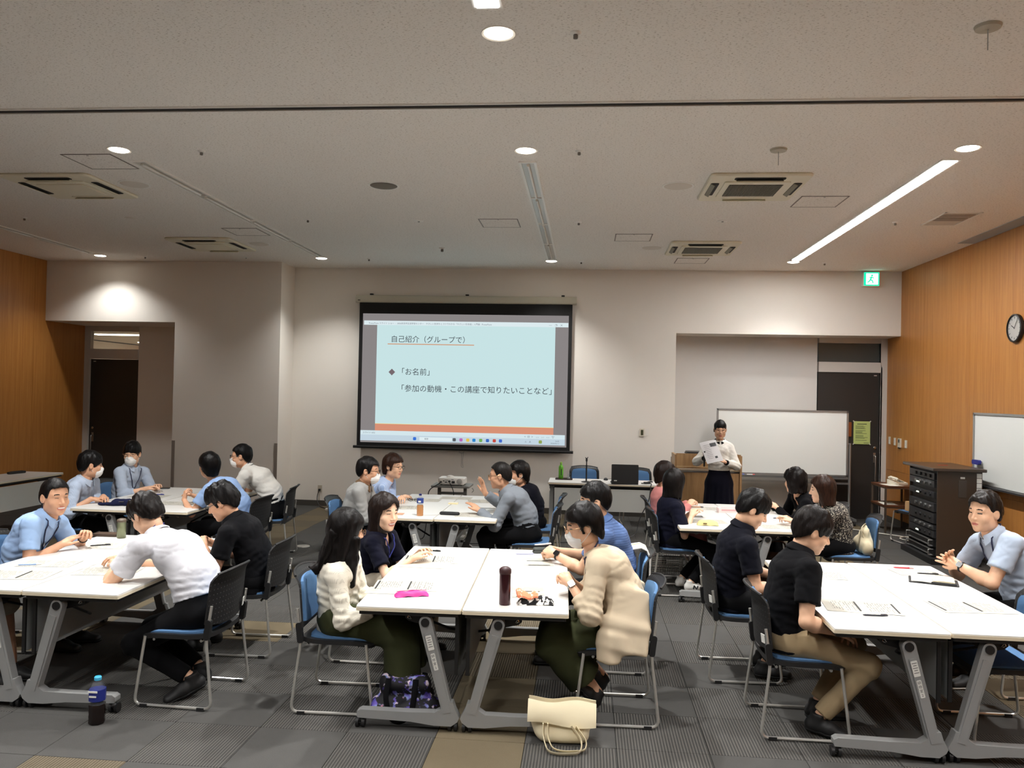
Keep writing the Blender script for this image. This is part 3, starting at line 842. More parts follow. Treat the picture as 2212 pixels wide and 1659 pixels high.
m = MB(); m.box((0, 0, 0.006), (0.145, 0.048, 0.012)); m.build('felt', mat('eraser_felt2', (90, 90, 92), 0.9), e)
# notices on the right door
e = empty('green_notice', (4.455, 13.535, 1.40)); tag(e, 'pale green printed notice taped to the dark right door', 'notice')
m = MB(); m.box((0, 0, 0), (0.26, 0.003, 0.37)); m.build('sheet', mat('green_paper', (192, 208, 128), 0.8), e)
m = MB()
rr = random.Random(3)
m.box((0, -0.0025, 0.14), (0.15, 0.001, 0.012))
for k in range(16):
    z = 0.11 - 0.0155 * k
    wd = 0.19 * rr.uniform(0.55, 1.0) if k % 5 != 4 else 0.0
    if wd: m.box((-0.10 + wd / 2, -0.0025, z), (wd, 0.001, 0.006))
m.box((0.07, -0.0025, -0.165), (0.08, 0.001, 0.008))
m.build('printed_lines', mat('notice_ink', (78, 92, 62), 0.8), e)
m = MB()
for sx in (-1, 1):
    for sz in (-1, 1): m.box((sx * 0.128, -0.003, sz * 0.183), (0.03, 0.001, 0.016), Matrix.Rotation(sx * sz * -0.7, 3, 'Y'))
m.build('tape', mat('tape', (205, 205, 190), 0.4), e)
m = MB(); m.prism(rrect(0.045, 0.235, 0.008), 'y', -0.012, 0.0); o = m.build('door_plate', mat('plate_brown', (140, 76, 34), 0.45), None, True); o.location = (4.27, 13.545, 1.45); tag(o, 'narrow brown wooden plate on the dark door beside the green notice', 'plate')

# ------------------------------------------------------------------ tables
M_TOP = mat('table_white', (216, 215, 211), 0.38, spec=0.4)
M_EDGE = mat('table_edge', (226, 214, 188), 0.5)
M_TFR = mat('table_black', (22, 22, 23), 0.5)
M_LEG = mat('leg_grey', (150, 151, 150), 0.42, 0.15)
M_PANEL = mat('modesty_grey', (150, 153, 152), 0.6)
M_PANELW = mat('modesty_pale', (206, 210, 206), 0.6)
M_STK = mat('sticker_white', (226, 226, 220), 0.6)
M_INK = mat('ink', (40, 40, 42), 0.7)
def make_table(L=1.8, W=0.6, panel=M_PANEL, stickers=True):
    """long axis along Y; +X is the side of the modesty panel and of the castor column"""
    e = empty('folding_table')
    H = L / 2
    m = MB(); m.prism(rrect(W - 0.003, L - 0.003, 0.012), 'z', 0.676, 0.700, bev=0.004); m.build('tabletop', M_TOP, e, True)
    m = MB(); m.prism(rrect(W, L, 0.013), 'z', 0.672, 0.690); m.build('edge_band', M_EDGE, e)
    m = MB(); m.prism(rrect(W - 0.03, L - 0.03, 0.012), 'z', 0.650, 0.674); m.build('underframe', M_TFR, e)
    m = MB(); m.box((0.10, 0, 0.630), (0.06, L - 0.16, 0.045)); m.build('beam', M_TFR, e)
    m = MB(); m.box((W / 2 - 0.03, 0, 0.47), (0.014, L - 0.18, 0.31)); m.build('modesty_panel', panel, e)
    for t in (-1, 1):
        m = MB(); m.box((W / 2 - 0.03, t * (H - 0.085), 0.47), (0.02, 0.014, 0.33)); m.build('panel_edge', M_TFR, e)
    for t in (-1, 1):
        y0, y1 = sorted((t * (H - 0.075), t * (H - 0.025)))
        yf = y0 if t < 0 else y1
        px, pz, bx, bz = 0.095, 0.612, 0.235, 0.10
        d = Vector((bx - px, bz - pz)); d.normalize(); nn = Vector((-d.y, d.x))
        hw = 0.030
        out = []
        for k in range(9):
            a = math.atan2(nn.y, nn.x) - PI * k / 8
            pass
        ctr = Vector((px, pz))
        a0 = math.atan2(nn.y, nn.x)
        top = [ctr + Vector((math.cos(a0 + PI * k / 8), math.sin(a0 + PI * k / 8))) * 0.036 for k in range(9)]
        b0, b1 = Vector((bx, bz)) - nn * hw, Vector((bx, bz)) + nn * hw
        outline = [tuple(b1)] + [tuple(q) for q in top] + [tuple(b0)]
        m = MB(); m.prism(outline, 'y', y0, y1); lg = m.build('leg', M_LEG, e, True)
        # raised rib on the outer face
        r0, r1 = ctr + d * 0.06, Vector((bx, bz)) - d * 0.01
        rib = [tuple(r0 - nn * 0.019), tuple(r1 - nn * 0.021), tuple(r1 + nn * 0.021), tuple(r0 + nn * 0.019)]
        ya, yb = (yf - 0.007, yf) if t < 0 else (yf, yf + 0.007)
        m = MB(); m.prism(rib, 'y', ya, yb); m.build('rib', M_LEG, lg)
        m = MB(); m.lathe([(0.024, 0.0), (0.024, 0.006), (0.0235, 0.007)], (px, yf, pz), 20, M=Matrix.Rotation(PI / 2 if t < 0 else -PI / 2, 3, 'X')); m.build('pivot_cap', M_TFR, lg, True)
        # foot beam with flared joint
        ft = [(-0.285, 0.072), (-0.28, 0.062), (0.02, 0.052), (0.16, 0.035), (0.255, 0.035), (0.29, 0.06), (0.30, 0.082), (0.275, 0.13), (0.262, 0.17), (0.20, 0.165), (0.195, 0.13), (0.16, 0.108), (0.0, 0.105), (-0.265, 0.108), (-0.285, 0.096)]
        m = MB(); m.prism(ft, 'y', y0 - 0.004, y1 + 0.004, bev=0.0); m.build('foot', M_LEG, e)
        for cx_ in (-0.268, 0.262):
            m = MB()
            for s in (-1, 1): m.cyl((cx_ + s * 0.009, (y0 + y1) / 2 - 0.0, 0.028), (cx_ + s * 0.026, (y0 + y1) / 2 - 0.0, 0.028), 0.028, seg=16)
            m.cyl((cx_ - 0.01, (y0 + y1) / 2, 0.028), (cx_ + 0.01, (y0 + y1) / 2, 0.028), 0.012, seg=8)
            m.sphere((cx_, (y0 + y1) / 2 + 0.004, 0.044), (0.022, 0.024, 0.018), 10, 6)
            o = m.build('castor', M_TFR, e, True)
        # folding bracket with lever
        m = MB(); m.prism([(-0.03, 0.655), (-0.035, 0.615), (-0.015, 0.598), (0.03, 0.588), (0.09, 0.575), (0.11, 0.60), (0.11, 0.655)], 'y', min(t * (H - 0.10), t * (H - 0.16)), max(t * (H - 0.10), t * (H - 0.16))); br = m.build('bracket', M_TFR, e)
        m = MB(); ym = t * (H - 0.095)
        m.tube([(-0.012, ym, 0.634), (0.004, ym, 0.612), (-0.004, ym, 0.612), (-0.018, ym, 0.618), (-0.012, ym, 0.634)], 0.003, 6); m.build('latch_mark', M_CHROME, br)
        m = MB(); m.tube([(-0.03, t * (H - 0.14), 0.632), (-0.10, t * (H - 0.15), 0.636), (-0.135, t * (H - 0.16), 0.618)], [0.012, 0.014, 0.008], 8, flat=0.5); m.build('lever', mat('lever_grey', (170, 168, 160), 0.4), br, True)
        m = MB(); m.tube([(0.10, t * (H - 0.12), 0.60), (0.18, t * (H - 0.45), 0.46), (0.26, t * (H - 0.62), 0.40)], 0.008, 6); m.build('strut', M_TFR, e)
        if t < 0 and stickers:
            ang = math.atan2(d.x, -d.y)
            for (q, w_, h_) in ((0.115, 0.034, 0.085), (0.225, 0.024, 0.095)):
                c = ctr + d * q
                M = Matrix.Translation((c.x, yf - 0.0085, c.y)) @ Matrix.Rotation(-ang, 4, 'Y')
                m = MB(); m.prism(rrect(w_, h_, 0.004, 2), 'y', -0.001, 0.001, M=M); st = m.build('sticker', M_STK, lg)
                if q > 0.2:
                    for i, ch in enumerate('研修室2'):
                        text_mesh('sticker_text', ch, 0.019, M_INK, st, M @ Matrix.Translation((0, -0.0015, 0.027 - 0.022 * i)) @ Matrix.Rotation(PI / 2, 4, 'X'), 'CENTER')
                else:
                    m = MB()
                    for i in range(5): m.box((0.0, -0.0015, 0.03 - 0.013 * i), (0.026 if i % 2 == 0 else 0.018, 0.0006, 0.004))
                    m.v = [tuple(M @ Vector(v)) for v in m.v]; m.build('sticker_print', mat('ink_soft', (120, 120, 116), 0.7), st)
    return e
T0 = make_table()
TL = {}
def put_table(x, y, rz, label, src=T0, group='white folding tables pushed together in pairs'):
    t = copy_tree(src) if src.get('used') else src
    src['used'] = 1
    t['used'] = 1
    t.location = (x, y, 0); t.rotation_euler[2] = rz
    tag(t, label, 'table', group)
    return t
put_table(-1.005, 5.385, 0.03, 'white folding table with the pink pouch, centre front left half')
put_table(-0.400, 5.40, PI + 0.03, 'white folding table with the dark tumbler, centre front right half')
put_table(-3.595, 5.37, 0.0, 'white folding table cut by the left picture edge')
put_table(-2.990, 5.37, PI, 'white folding table in front of the white polo man')
put_table(1.655, 5.365, -0.012, 'white folding table beside the man in khaki trousers')
put_table(2.262, 5.38, PI - 0.012, 'white folding table with the open notebook, right front')
put_table(-1.745, 8.545, 0.0, 'white folding table with the brown tea bottle, centre back')
put_table(-1.140, 8.56, PI, 'white folding table before the man raising his hand')
put_table(1.190, 8.54, 0.0, 'white folding table with the yellow pencil pouch, right back')
put_table(1.795, 8.55, PI, 'white folding table before the woman in patterned blouse')
put_table(-4.75, 8.42, 0.0, 'white folding table with the navy pouch, left back')
put_table(-4.14, 8.42, PI, 'white folding table before the woman in light blue tee')
del T0['used']
for o in COL.objects:
    if 'used' in o: del o['used']
# presenter's table, across the room
HT = make_table(1.5, 0.6, M_PANELW, False)
put_table(0.24, 11.49, -PI / 2, 'white presenter table with laptop before the back wall', HT)
GT = copy_tree(HT); GT.location = (-7.45, 9.75, 0); GT.rotation_euler[2] = 0.0
tag(GT, 'white folding table against the left wood wall, partly cut off', 'table', 'white folding tables pushed together in pairs')
for o in COL.objects:
    if 'used' in o: del o['used']

# ------------------------------------------------------------------ chairs
M_CHB = mat('chair_black', (24, 24, 25), 0.5)
M_PERF, n = newmat('chair_perforated', 0.5)
co = n.coord(); x, y, z = n.sep(co)
def cell(v, p): return n.math('SUBTRACT', n.math('FRACT', n.math('DIVIDE', v, p)), 0.5)
rr_ = n.math('SQRT', n.math('ADD', n.math('POWER', cell(x, 0.030), 2.0), n.math('POWER', cell(z, 0.030), 2.0)))
hole = n.math('LESS_THAN', rr_, 0.13)
n.link(n.mix(hole, lin((26, 26, 27)), lin((72, 72, 72))), n.b.inputs['Base Color'])
M_CUSH = mat('chair_blue', (82, 122, 166), 0.85, bump=0.25, bscale=900)
M_TUBECH = mat('chair_chrome', (214, 212, 206), 0.28, 0.75)
def make_chair():
    e = empty('stacking_chair')
    for s in (-1, 1):
        x = s * 0.232
        p = fillet([(x * 0.97, -0.232, 0.615), (x, -0.205, 0.42), (x * 1.06, -0.255, 0.013), (x * 1.06, 0.235, 0.013), (x * 0.98, 0.185, 0.415)], 0.05, 5)
        m = MB(); m.tube(p, 0.009, 8); fr = m.build('sled_frame', M_TUBECH, e, True)
        for yy in (-0.19, 0.17):
            g = MB(); g.box((x * 1.06, yy, 0.010), (0.026, 0.045, 0.02)); g.build('glide', M_BLACKP, fr)
        m = MB(); m.prism(rrect(0.034, 0.12, 0.012, 2), 'x', x * 0.985 - 0.015, x * 0.985 + 0.015, M=Matrix.Translation((0, -0.214, 0.475)) @ Matrix.Rotation(0.12, 4, 'X')); m.build('back_bracket', M_CHB, e)
    m = MB(); m.tube([(-0.225, 0.13, 0.398), (0.225, 0.13, 0.398)], 0.0085, 8); m.tube([(-0.225, -0.17, 0.405), (0.225, -0.17, 0.405)], 0.0085, 8); m.build('cross_bar', M_CHROME, e, True)
    def seat(u, v, w, y0, y1, z, dome):
        a, b = (u - 0.5) * 2, (v - 0.5) * 2
        # superellipse mapping to a rounded square
        k = 1 - 0.10 * (abs(a) ** 4) * (abs(b) ** 4)
        x = a * w * k; y = (y0 + y1) / 2 + b * (y1 - y0) / 2 * k
        zz = z + dome * (1 - a * a) * (1 - b * b) - 0.025 * max(0, b) ** 4 + 0.010 * max(0, -b) ** 2 + 0.008 * a * a
        return (x, y, zz)
    m = MB(); m.grid(lambda u, v: seat(u, v, 0.235, -0.215, 0.232, 0.428, 0.0), 12, 12, 0.026); m.build('seat_shell', M_CHB, e, True)
    m = MB(); m.grid(lambda u, v: seat(u, v, 0.200, -0.175, 0.205, 0.436, 0.012), 12, 12, 0.016); m.build('seat_cushion', M_CUSH, e, True)
    def back(u, v, w, z0, z1, off):
        a = (u - 0.5) * 2
        t = v
        ts = (z0 + (z1 - z0) * t - 0.505) / 0.295
        k = 1 - 0.06 * (abs(a) ** 3) * abs(2 * t - 1) ** 4
        ww = w * (1.0 - 0.05 * t) * (1 - 0.09 * max(0, t - 0.85) / 0.15 * abs(a) ** 2)
        x = -a * ww
        z = z0 + (z1 - z0) * t + 0.02 * (1 - a * a) * t * t - 0.03 * (1 - a * a) * (1 - t) ** 3
        g = max(0, (ts - 0.78) / 0.22)
        y = -0.226 - 0.030 * ts + 0.035 * a * a * (w / 0.235) ** 2 - 0.045 * g * g * (1 - 0.3 * a * a) + off
        return (x, y, z)
    m = MB(); m.grid(lambda u, v: back(u, v, 0.235, 0.505, 0.80, 0.0), 14, 14, 0.010); b = m.build('back_shell', M_PERF, e, True)
    m = MB(); m.grid(lambda u, v: back(u, v, 0.195, 0.535, 0.765, 0.016), 12, 12, 0.016); m.build('back_cushion', M_CUSH, e, True)
    m = MB(); m.box((0.178, -0.236, 0.548), (0.042, 0.004, 0.050), Matrix.Rotation(0.12, 3, 'X') @ Matrix.Rotation(0.28, 3, 'Z')); m.build('sticker', M_STK, b)
    # top lip of the back
    m = MB(); m.tube([tuple(Vector(back(k / 14, 1.0, 0.235, 0.505, 0.80, -0.004))) for k in range(15)], 0.008, 6); m.build('back_lip', M_CHB, b, True)
    return e
C0 = make_chair()
_used = []
def chair(x, y, ang, label):
    """ang: facing direction in degrees from +X"""
    c = copy_tree(C0) if _used else C0
    _used.append(1)
    c.location = (x, y, 0); c.rotation_euler[2] = math.radians(ang) - PI / 2
    tag(c, label, 'chair', 'black and blue stacking chairs')
    return c
chair(-1.46, 4.90, 2, 'blue padded chair under the woman in the white knit cardigan')
chair(-1.52, 5.80, 0, 'chair under the smiling woman in navy')
chair(0.19, 4.96, 182, 'blue padded chair under the woman in the beige cardigan')
chair(0.20, 5.86, 180, 'chair with a white towel over its back')
chair(-2.42, 4.86, 178, 'black-backed chair under the man in the white polo')
chair(-2.46, 5.80, 182, 'black-backed chair under the man in the black shirt with glasses')
chair(-4.10, 5.62, 8, 'chair under the laughing man in the light blue polo')
chair(-3.98, 4.72, 5, 'chair at the left picture edge under the person in shorts')
chair(1.27, 4.92, 0, 'chair under the man in khaki trousers')
chair(1.10, 5.80, 2, 'chair under the man in black polo beyond the khaki trousers')
chair(2.93, 5.78, 184, 'chair under the man with the notebook on the right')
chair(2.42, 4.98, 180, 'empty chair pushed under the right front table')
chair(-2.34, 8.12, 0, 'chair under the man in grey with a mask')
chair(-2.34, 8.95, 0, 'chair under the woman in the pale blue striped shirt')
chair(-0.52, 8.12, 180, 'black-backed chair under the man raising his hand')
chair(-0.50, 8.95, 180, 'black-backed chair behind the man raising his hand')
chair(0.92, 8.11, 0, 'chair under the woman in navy with white sneakers')
chair(0.92, 8.95, 0, 'chair under the woman in the pink top')
chair(2.55, 8.10, 176, 'chair holding the cream bag, under the patterned blouse')
chair(2.50, 8.95, 178, 'chair under the woman in black near the whiteboard')
chair(-5.30, 7.98, 5, 'chair under the masked man turned away, left back')
chair(-5.32, 8.92, 0, 'chair under the masked man facing the viewer')
chair(-3.52, 8.02, 176, 'chair under the woman in the light blue tee')
chair(-3.56, 8.92, 188, 'black-backed chair under the masked man in white polo')
chair(-0.02, 12.28, -92, 'left chair tucked behind the presenter table')
chair(0.80, 12.22, -86, 'right chair tucked behind the presenter table')
chair(4.50, 11.40, 100, 'chair beside the equipment rack with a cardboard box on it')
# ------------------------------------------------------------------ implicit-surface bodies
f32 = np.float32
def V3(*a): return np.array(a, float)
def nrm(v):
    v = np.asarray(v, float); l = np.linalg.norm(v); return v / (l if l > 1e-9 else 1)
_nrs = np.random.RandomState(11)
_LAT = _nrs.rand(32, 32, 32).astype(f32)
def vnoise(p):
    """trilinear value noise in [-1,1]; p (...,3)"""
    i = np.floor(p).astype(np.int32); f = (p - i).astype(f32); f = f * f * (3 - 2 * f)
    i &= 31; j = (i + 1) & 31
    x0, y0, z0 = i[..., 0], i[..., 1], i[..., 2]; x1, y1, z1 = j[..., 0], j[..., 1], j[..., 2]
    fx, fy, fz = f[..., 0], f[..., 1], f[..., 2]
    a = _LAT[x0, y0, z0] * (1 - fx) + _LAT[x1, y0, z0] * fx
    b = _LAT[x0, y1, z0] * (1 - fx) + _LAT[x1, y1, z0] * fx
    c = _LAT[x0, y0, z1] * (1 - fx) + _LAT[x1, y0, z1] * fx
    d = _LAT[x0, y1, z1] * (1 - fx) + _LAT[x1, y1, z1] * fx
    return ((a * (1 - fy) + b * fy) * (1 - fz) + (c * (1 - fy) + d * fy) * fz) * 2 - 1

class Grid:
    def __init__(s, lo, hi, h):
        s.h = h; s.lo = np.asarray(lo, float) - 3 * h
        s.n = np.maximum(4, np.ceil((np.asarray(hi, float) + 3 * h - s.lo) / h).astype(int) + 1)
        s.f = np.full(s.n, 0.5, f32)
    def _win(s, lo, hi):
        a = np.clip(np.floor((np.asarray(lo) - s.lo) / s.h).astype(int), 0, s.n)
        b = np.clip(np.ceil((np.asarray(hi) - s.lo) / s.h).astype(int) + 1, 0, s.n)
        if np.any(b <= a): return None, None
        g = [s.lo[k] + np.arange(a[k], b[k]) * s.h for k in range(3)]
        P = np.stack(np.meshgrid(*g, indexing='ij'), -1).astype(f32)
        return (slice(a[0], b[0]), slice(a[1], b[1]), slice(a[2], b[2])), P
    def _un(s, sl, d, k):
        a = s.f[sl]
        if k <= 0: s.f[sl] = np.minimum(a, d); return
        hh = np.clip(0.5 + 0.5 * (a - d) / k, 0, 1)
        s.f[sl] = a * (1 - hh) + d * hh - k * hh * (1 - hh)
    def cone(s, p0, p1, r0, r1, k=0.02, flat=False):
        p0, p1 = np.asarray(p0, float), np.asarray(p1, float)
        R = max(r0, r1) + k + 3 * s.h
        sl, P = s._win(np.minimum(p0, p1) - R, np.maximum(p0, p1) + R)
        if sl is None: return s
        ba = (p1 - p0).astype(f32); q = P - p0.astype(f32)
        t = np.clip(q @ ba / max(1e-9, ba @ ba), 0, 1)
        d = np.linalg.norm(q - t[..., None] * ba, axis=-1) - (r0 + (r1 - r0) * t)
        if flat:
            L = math.sqrt(float(ba @ ba)); d = np.maximum(d, (q @ ba) / L - L)
        s._un(sl, d, k); return s
    def econe(s, p0, p1, e0, e1, side, k=0.03):
        """elliptic cone; e=(half width along side, half depth)"""
        p0, p1 = np.asarray(p0, float), np.asarray(p1, float)
        ax = nrm(p1 - p0); sd = nrm(np.asarray(side, float) - ax * np.dot(side, ax)); nn = np.cross(ax, sd)
        R = max(*e0, *e1) + k + 3 * s.h
        sl, P = s._win(np.minimum(p0, p1) - R, np.maximum(p0, p1) + R)
        if sl is None: return s
        L = np.linalg.norm(p1 - p0); q = P - p0.astype(f32)
        al = q @ ax.astype(f32); t = np.clip(al / max(L, 1e-6), 0, 1)
        ov = al - t * L
        a = e0[0] + (e1[0] - e0[0]) * t; b = e0[1] + (e1[1] - e0[1]) * t
        u = q @ sd.astype(f32); v = q @ nn.astype(f32)
        m = np.minimum(a, b)
        g = np.sqrt((u / a) ** 2 + (v / b) ** 2 + (ov / m) ** 2)
        gg = np.sqrt((u / a / a) ** 2 + (v / b / b) ** 2 + (ov / m / m) ** 2)
        d = np.where(g > 0.3, g * (g - 1) / np.maximum(gg, 1e-5), (g - 1) * m)
        s._un(sl, d, k); return s
    def _ell(s, c, r, M, k):
        c = np.asarray(c, float); r = np.asarray(r, float)
        R = r.max() + k + 3 * s.h
        sl, P = s._win(c - R, c + R)
        if sl is None: return None, None
        q = P - c.astype(f32)
        if M is not None: q = q @ np.asarray(M, f32)      # columns of M are the local axes
        g = np.linalg.norm(q / r.astype(f32), axis=-1); gg = np.linalg.norm(q / (r * r).astype(f32), axis=-1)
        return sl, np.where(g > 0.3, g * (g - 1) / np.maximum(gg, 1e-5), (g - 1) * r.min())
    def ell(s, c, r, k=0.02, M=None):
        sl, d = s._ell(c, r, M, k)
        if sl is not None: s._un(sl, d, k)
        return s
    def cut_ell(s, c, r, k=0.01, M=None):
        sl, d = s._ell(c, r, M, k)
        if sl is not None:
            a = s.f[sl]; b = -d
            hh = np.clip(0.5 - 0.5 * (a - b) / k, 0, 1)
            s.f[sl] = a * (1 - hh) + b * hh + k * hh * (1 - hh)
        return s
    def cut_cone(s, p0, p1, r0, r1):
        p0, p1 = np.asarray(p0, float), np.asarray(p1, float)
        R = max(r0, r1) + 3 * s.h
        sl, P = s._win(np.minimum(p0, p1) - R, np.maximum(p0, p1) + R)
        if sl is None: return s
        ba = (p1 - p0).astype(f32); q = P - p0.astype(f32)
        t = np.clip(q @ ba / max(1e-9, ba @ ba), 0, 1)
        d = np.linalg.norm(q - t[..., None] * ba, axis=-1) - (r0 + (r1 - r0) * t)
        s.f[sl] = np.maximum(s.f[sl], -d); return s
    def allP(s):
        return s._win(s.lo, s.lo + s.n * s.h)
    def cut_fn(s, fn):
        """keep where fn(P) < 0"""
        sl, P = s.allP()
        s.f[sl] = np.maximum(s.f[sl], fn(P)); return s
    def plane(s, p, nvec):
        """remove the side nvec points to"""
        nv = nrm(nvec).astype(f32); c = np.asarray(p, f32)
        return s.cut_fn(lambda P: (P - c) @ nv)
    def noise(s, amp, scale, off=0.0):
        near = np.abs(s.f) < max(0.03, 3 * abs(amp))
        idx = np.argwhere(near)
        P = (s.lo + idx * s.h) * np.asarray(scale) + off
        s.f[near] += (amp * vnoise(P)).astype(f32); return s
    def near_fn(s, fn, band=0.04):
        near = np.abs(s.f) < band
        P = s.lo + np.argwhere(near) * s.h
        s.f[near] += fn(P).astype(f32); return s
    def mesh(s):
        f = s.f; S = f < 0
        nx, ny, nz = f.shape
        c = np.zeros((nx - 1, ny - 1, nz - 1), np.uint8)
        for a in (0, 1):
            for b in (0, 1):
                for d in (0, 1):
                    c += S[a:nx - 1 + a, b:ny - 1 + b, d:nz - 1 + d]
        act = (c > 0) & (c < 8)
        ii = np.argwhere(act)
        if len(ii) == 0: return np.zeros((0, 3)), np.zeros((0, 4), int)
        ids = np.full(act.shape, -1, np.int64); ids[act] = np.arange(len(ii))
        acc = np.zeros((len(ii), 3), f32); cnt = np.zeros(len(ii), f32)
        for ax in range(3):
            o1 = [k for k in range(3) if k != ax]
            for u in (0, 1):
                for v in (0, 1):
                    a = [0, 0, 0]; a[o1[0]] = u; a[o1[1]] = v
                    b = list(a); b[ax] = 1
                    fa = f[ii[:, 0] + a[0], ii[:, 1] + a[1], ii[:, 2] + a[2]]; fb = f[ii[:, 0] + b[0], ii[:, 1] + b[1], ii[:, 2] + b[2]]
                    m = (fa < 0) != (fb < 0)
                    t = fa[m] / (fa[m] - fb[m])
                    p = np.tile(np.array(a, f32), (m.sum(), 1)); p[:, ax] = t
                    acc[m] += p; cnt[m] += 1
        v = s.lo + (ii + acc / cnt[:, None]) * s.h
        quads = []
        for ax in range(3):
            b_, c_ = (ax + 1) % 3, (ax + 2) % 3
            sa = [slice(None)] * 3; sb = [slice(None)] * 3
            sa[ax] = slice(0, -1); sb[ax] = slice(1, None)
            A, B = S[tuple(sa)], S[tuple(sb)]
            e = np.argwhere(A != B)
            ok = (e[:, b_] > 0) & (e[:, c_] > 0) & (e[:, b_] < f.shape[b_] - 1) & (e[:, c_] < f.shape[c_] - 1)
            e = e[ok]
            ins = A[e[:, 0], e[:, 1], e[:, 2]]
            def cid(db, dc):
                q = e.copy(); q[:, b_] += db; q[:, c_] += dc
                return ids[q[:, 0], q[:, 1], q[:, 2]]
            q = np.stack([cid(-1, -1), cid(0, -1), cid(0, 0), cid(-1, 0)], 1)
            q[~ins] = q[~ins][:, ::-1]
            quads.append(q)
        q = np.concatenate(quads)
        q = q[(q >= 0).all(1)]
        return v, q

def smooth_mesh(v, q, it=1, lam=0.5):
    for _ in range(it):
        acc = np.zeros_like(v); cnt = np.zeros(len(v))
        for a, b in ((0, 1), (1, 2), (2, 3), (3, 0)):
            np.add.at(acc, q[:, a], v[q[:, b]]); np.add.at(cnt, q[:, a], 1)
            np.add.at(acc, q[:, b], v[q[:, a]]); np.add.at(cnt, q[:, b], 1)
        v = v * (1 - lam) + lam * acc / np.maximum(cnt, 1)[:, None]
    return v

def mk_mesh(name, v, q, mats, parent=None, mi=None):
    me = bpy.data.meshes.new(name)
    me.vertices.add(len(v)); me.vertices.foreach_set('co', np.asarray(v, f32).ravel())
    me.loops.add(q.size); me.loops.foreach_set('vertex_index', q.astype(np.int32).ravel())
    me.polygons.add(len(q)); me.polygons.foreach_set('loop_start', np.arange(0, q.size, 4, dtype=np.int32))
    ms = mats if isinstance(mats, (list, tuple)) else [mats]
    for m in ms: me.materials.append(m)
    if mi is not None: me.polygons.foreach_set('material_index', mi.astype(np.int32))
    me.polygons.foreach_set('use_smooth', np.ones(len(q), bool))
    me.update(calc_edges=True); me.validate()
    o = bpy.data.objects.new(name, me); COL.objects.link(o)
    if parent is not None: o.parent = parent
    return o

# ------------------------------------------------------------------ head prototypes (head frame: +Y face, +Z up)
_heads = {}
def head_proto(sex, h, mouth):
    key = (sex, h, mouth)
    if key in _heads: return _heads[key]
    w = 1.0 if sex == 'm' else 0.95
    g = Grid((-0.10, -0.12, -0.17), (0.10, 0.125, 0.13), h)
    g.ell((0, -0.012, 0.035), (0.075 * w, 0.093, 0.082), 0.0)
    g.ell((0, 0.016, -0.030), (0.061 * w, 0.072, 0.080), 0.03)
    g.ell((0, 0.034, -0.076), (0.041 * w, 0.044, 0.034), 0.03)
    for s in (-1, 1):
        g.ell((s * 0.036, 0.052, -0.030), (0.026, 0.028, 0.026), 0.02)
        g.ell((s * 0.050 * w, 0.0, -0.062), (0.016, 0.03, 0.028), 0.03)
    g.ell((0, 0.066, 0.022), (0.046, 0.020, 0.013), 0.02)
    for s in (-1, 1): g.cut_ell((s * 0.031, 0.101, 0.003), (0.017, 0.016, 0.010), 0.012)
    g.cone((0, 0.080, 0.014), (0, 0.103, -0.026), 0.007, 0.0105, 0.012)
    for s in (-1, 1): g.ell((s * 0.011, 0.093, -0.031), (0.009, 0.010, 0.007), 0.006)
    g.ell((0, 0.082, -0.057), (0.023, 0.010, 0.0050), 0.006)
    g.ell((0, 0.081, -0.068), (0.019, 0.011, 0.0065), 0.006)
    g.cut_ell((0, 0.093, -0.0625), (0.024, 0.010, 0.0016 if not mouth else 0.0050), 0.003)
    g.ell((0, 0.066, -0.098), (0.020, 0.016, 0.014), 0.02)
    for s in (-1, 1):
        a = 0.28
        M = np.array([[math.cos(a), -s * math.sin(a), 0], [s * math.sin(a), math.cos(a), 0], [0, 0, 1]])
        g.ell((s * 0.077 * w, -0.010, -0.004), (0.0085, 0.020, 0.031), 0.006, M)
        g.cut_ell((s * 0.087 * w, -0.006, -0.001), (0.007, 0.011, 0.018), 0.004, M)
    rn = 0.053 if sex == 'm' else 0.045
    g.cone((0, -0.020, -0.040), (0, -0.028, -0.085), rn - 0.001, rn - 0.004, 0.025)
    v, q = g.mesh()
    c = v[q].mean(1)
    ax = np.abs(c[:, 0])
    mi = np.zeros(len(q), int)
    X, Z = c[:, 0], c[:, 2]
    if mouth:
        lips = ((X / 0.0275) ** 2 + ((Z + 0.0630) / 0.0135) ** 2 < 1) & (c[:, 1] > 0.066)
        mi[lips] = 1
        inner = ((X / 0.0225) ** 2 + ((Z + 0.0625 - 0.10 * np.abs(X)) / 0.0068) ** 2 < 1) & (c[:, 1] > 0.06)
        mi[inner] = 4
        mi[inner & (Z < -0.0655)] = 1
    else:
        lips = ((X / 0.0225) ** 2 + ((Z + 0.0625) / 0.0095) ** 2 < 1) & (c[:, 1] > 0.070)
        mi[lips] = 1
        mi[(np.abs(Z + 0.0625) < 0.0019) & (ax < 0.021) & (c[:, 1] > 0.070)] = 3 if False else 1
    brow = (ax > 0.016) & (ax < 0.046) & (np.abs(Z - (0.0275 + 0.0035 * np.sin((ax - 0.016) / 0.030 * PI) - 0.05 * (ax - 0.016))) < 0.0032) & (c[:, 1] > 0.04)
    mi[brow] = 2
    ew = 0.0026 if mouth else 0.0046
    zc = 0.0045 + (0.0022 * (1 - ((ax - 0.031) / 0.013) ** 2) if mouth else 0.0)
    eye = (np.abs(ax - 0.031) < 0.0125) & (np.abs(Z - zc) < ew * np.sqrt(np.clip(1 - ((ax - 0.031) / 0.0130) ** 2, 0.12, 1))) & (c[:, 1] > 0.05)
    mi[eye] = 3
    _heads[key] = (v, q, mi)
    return _heads[key]

def zl_interp(P, ys, zs): return np.interp(P[..., 1], ys, zs).astype(f32)

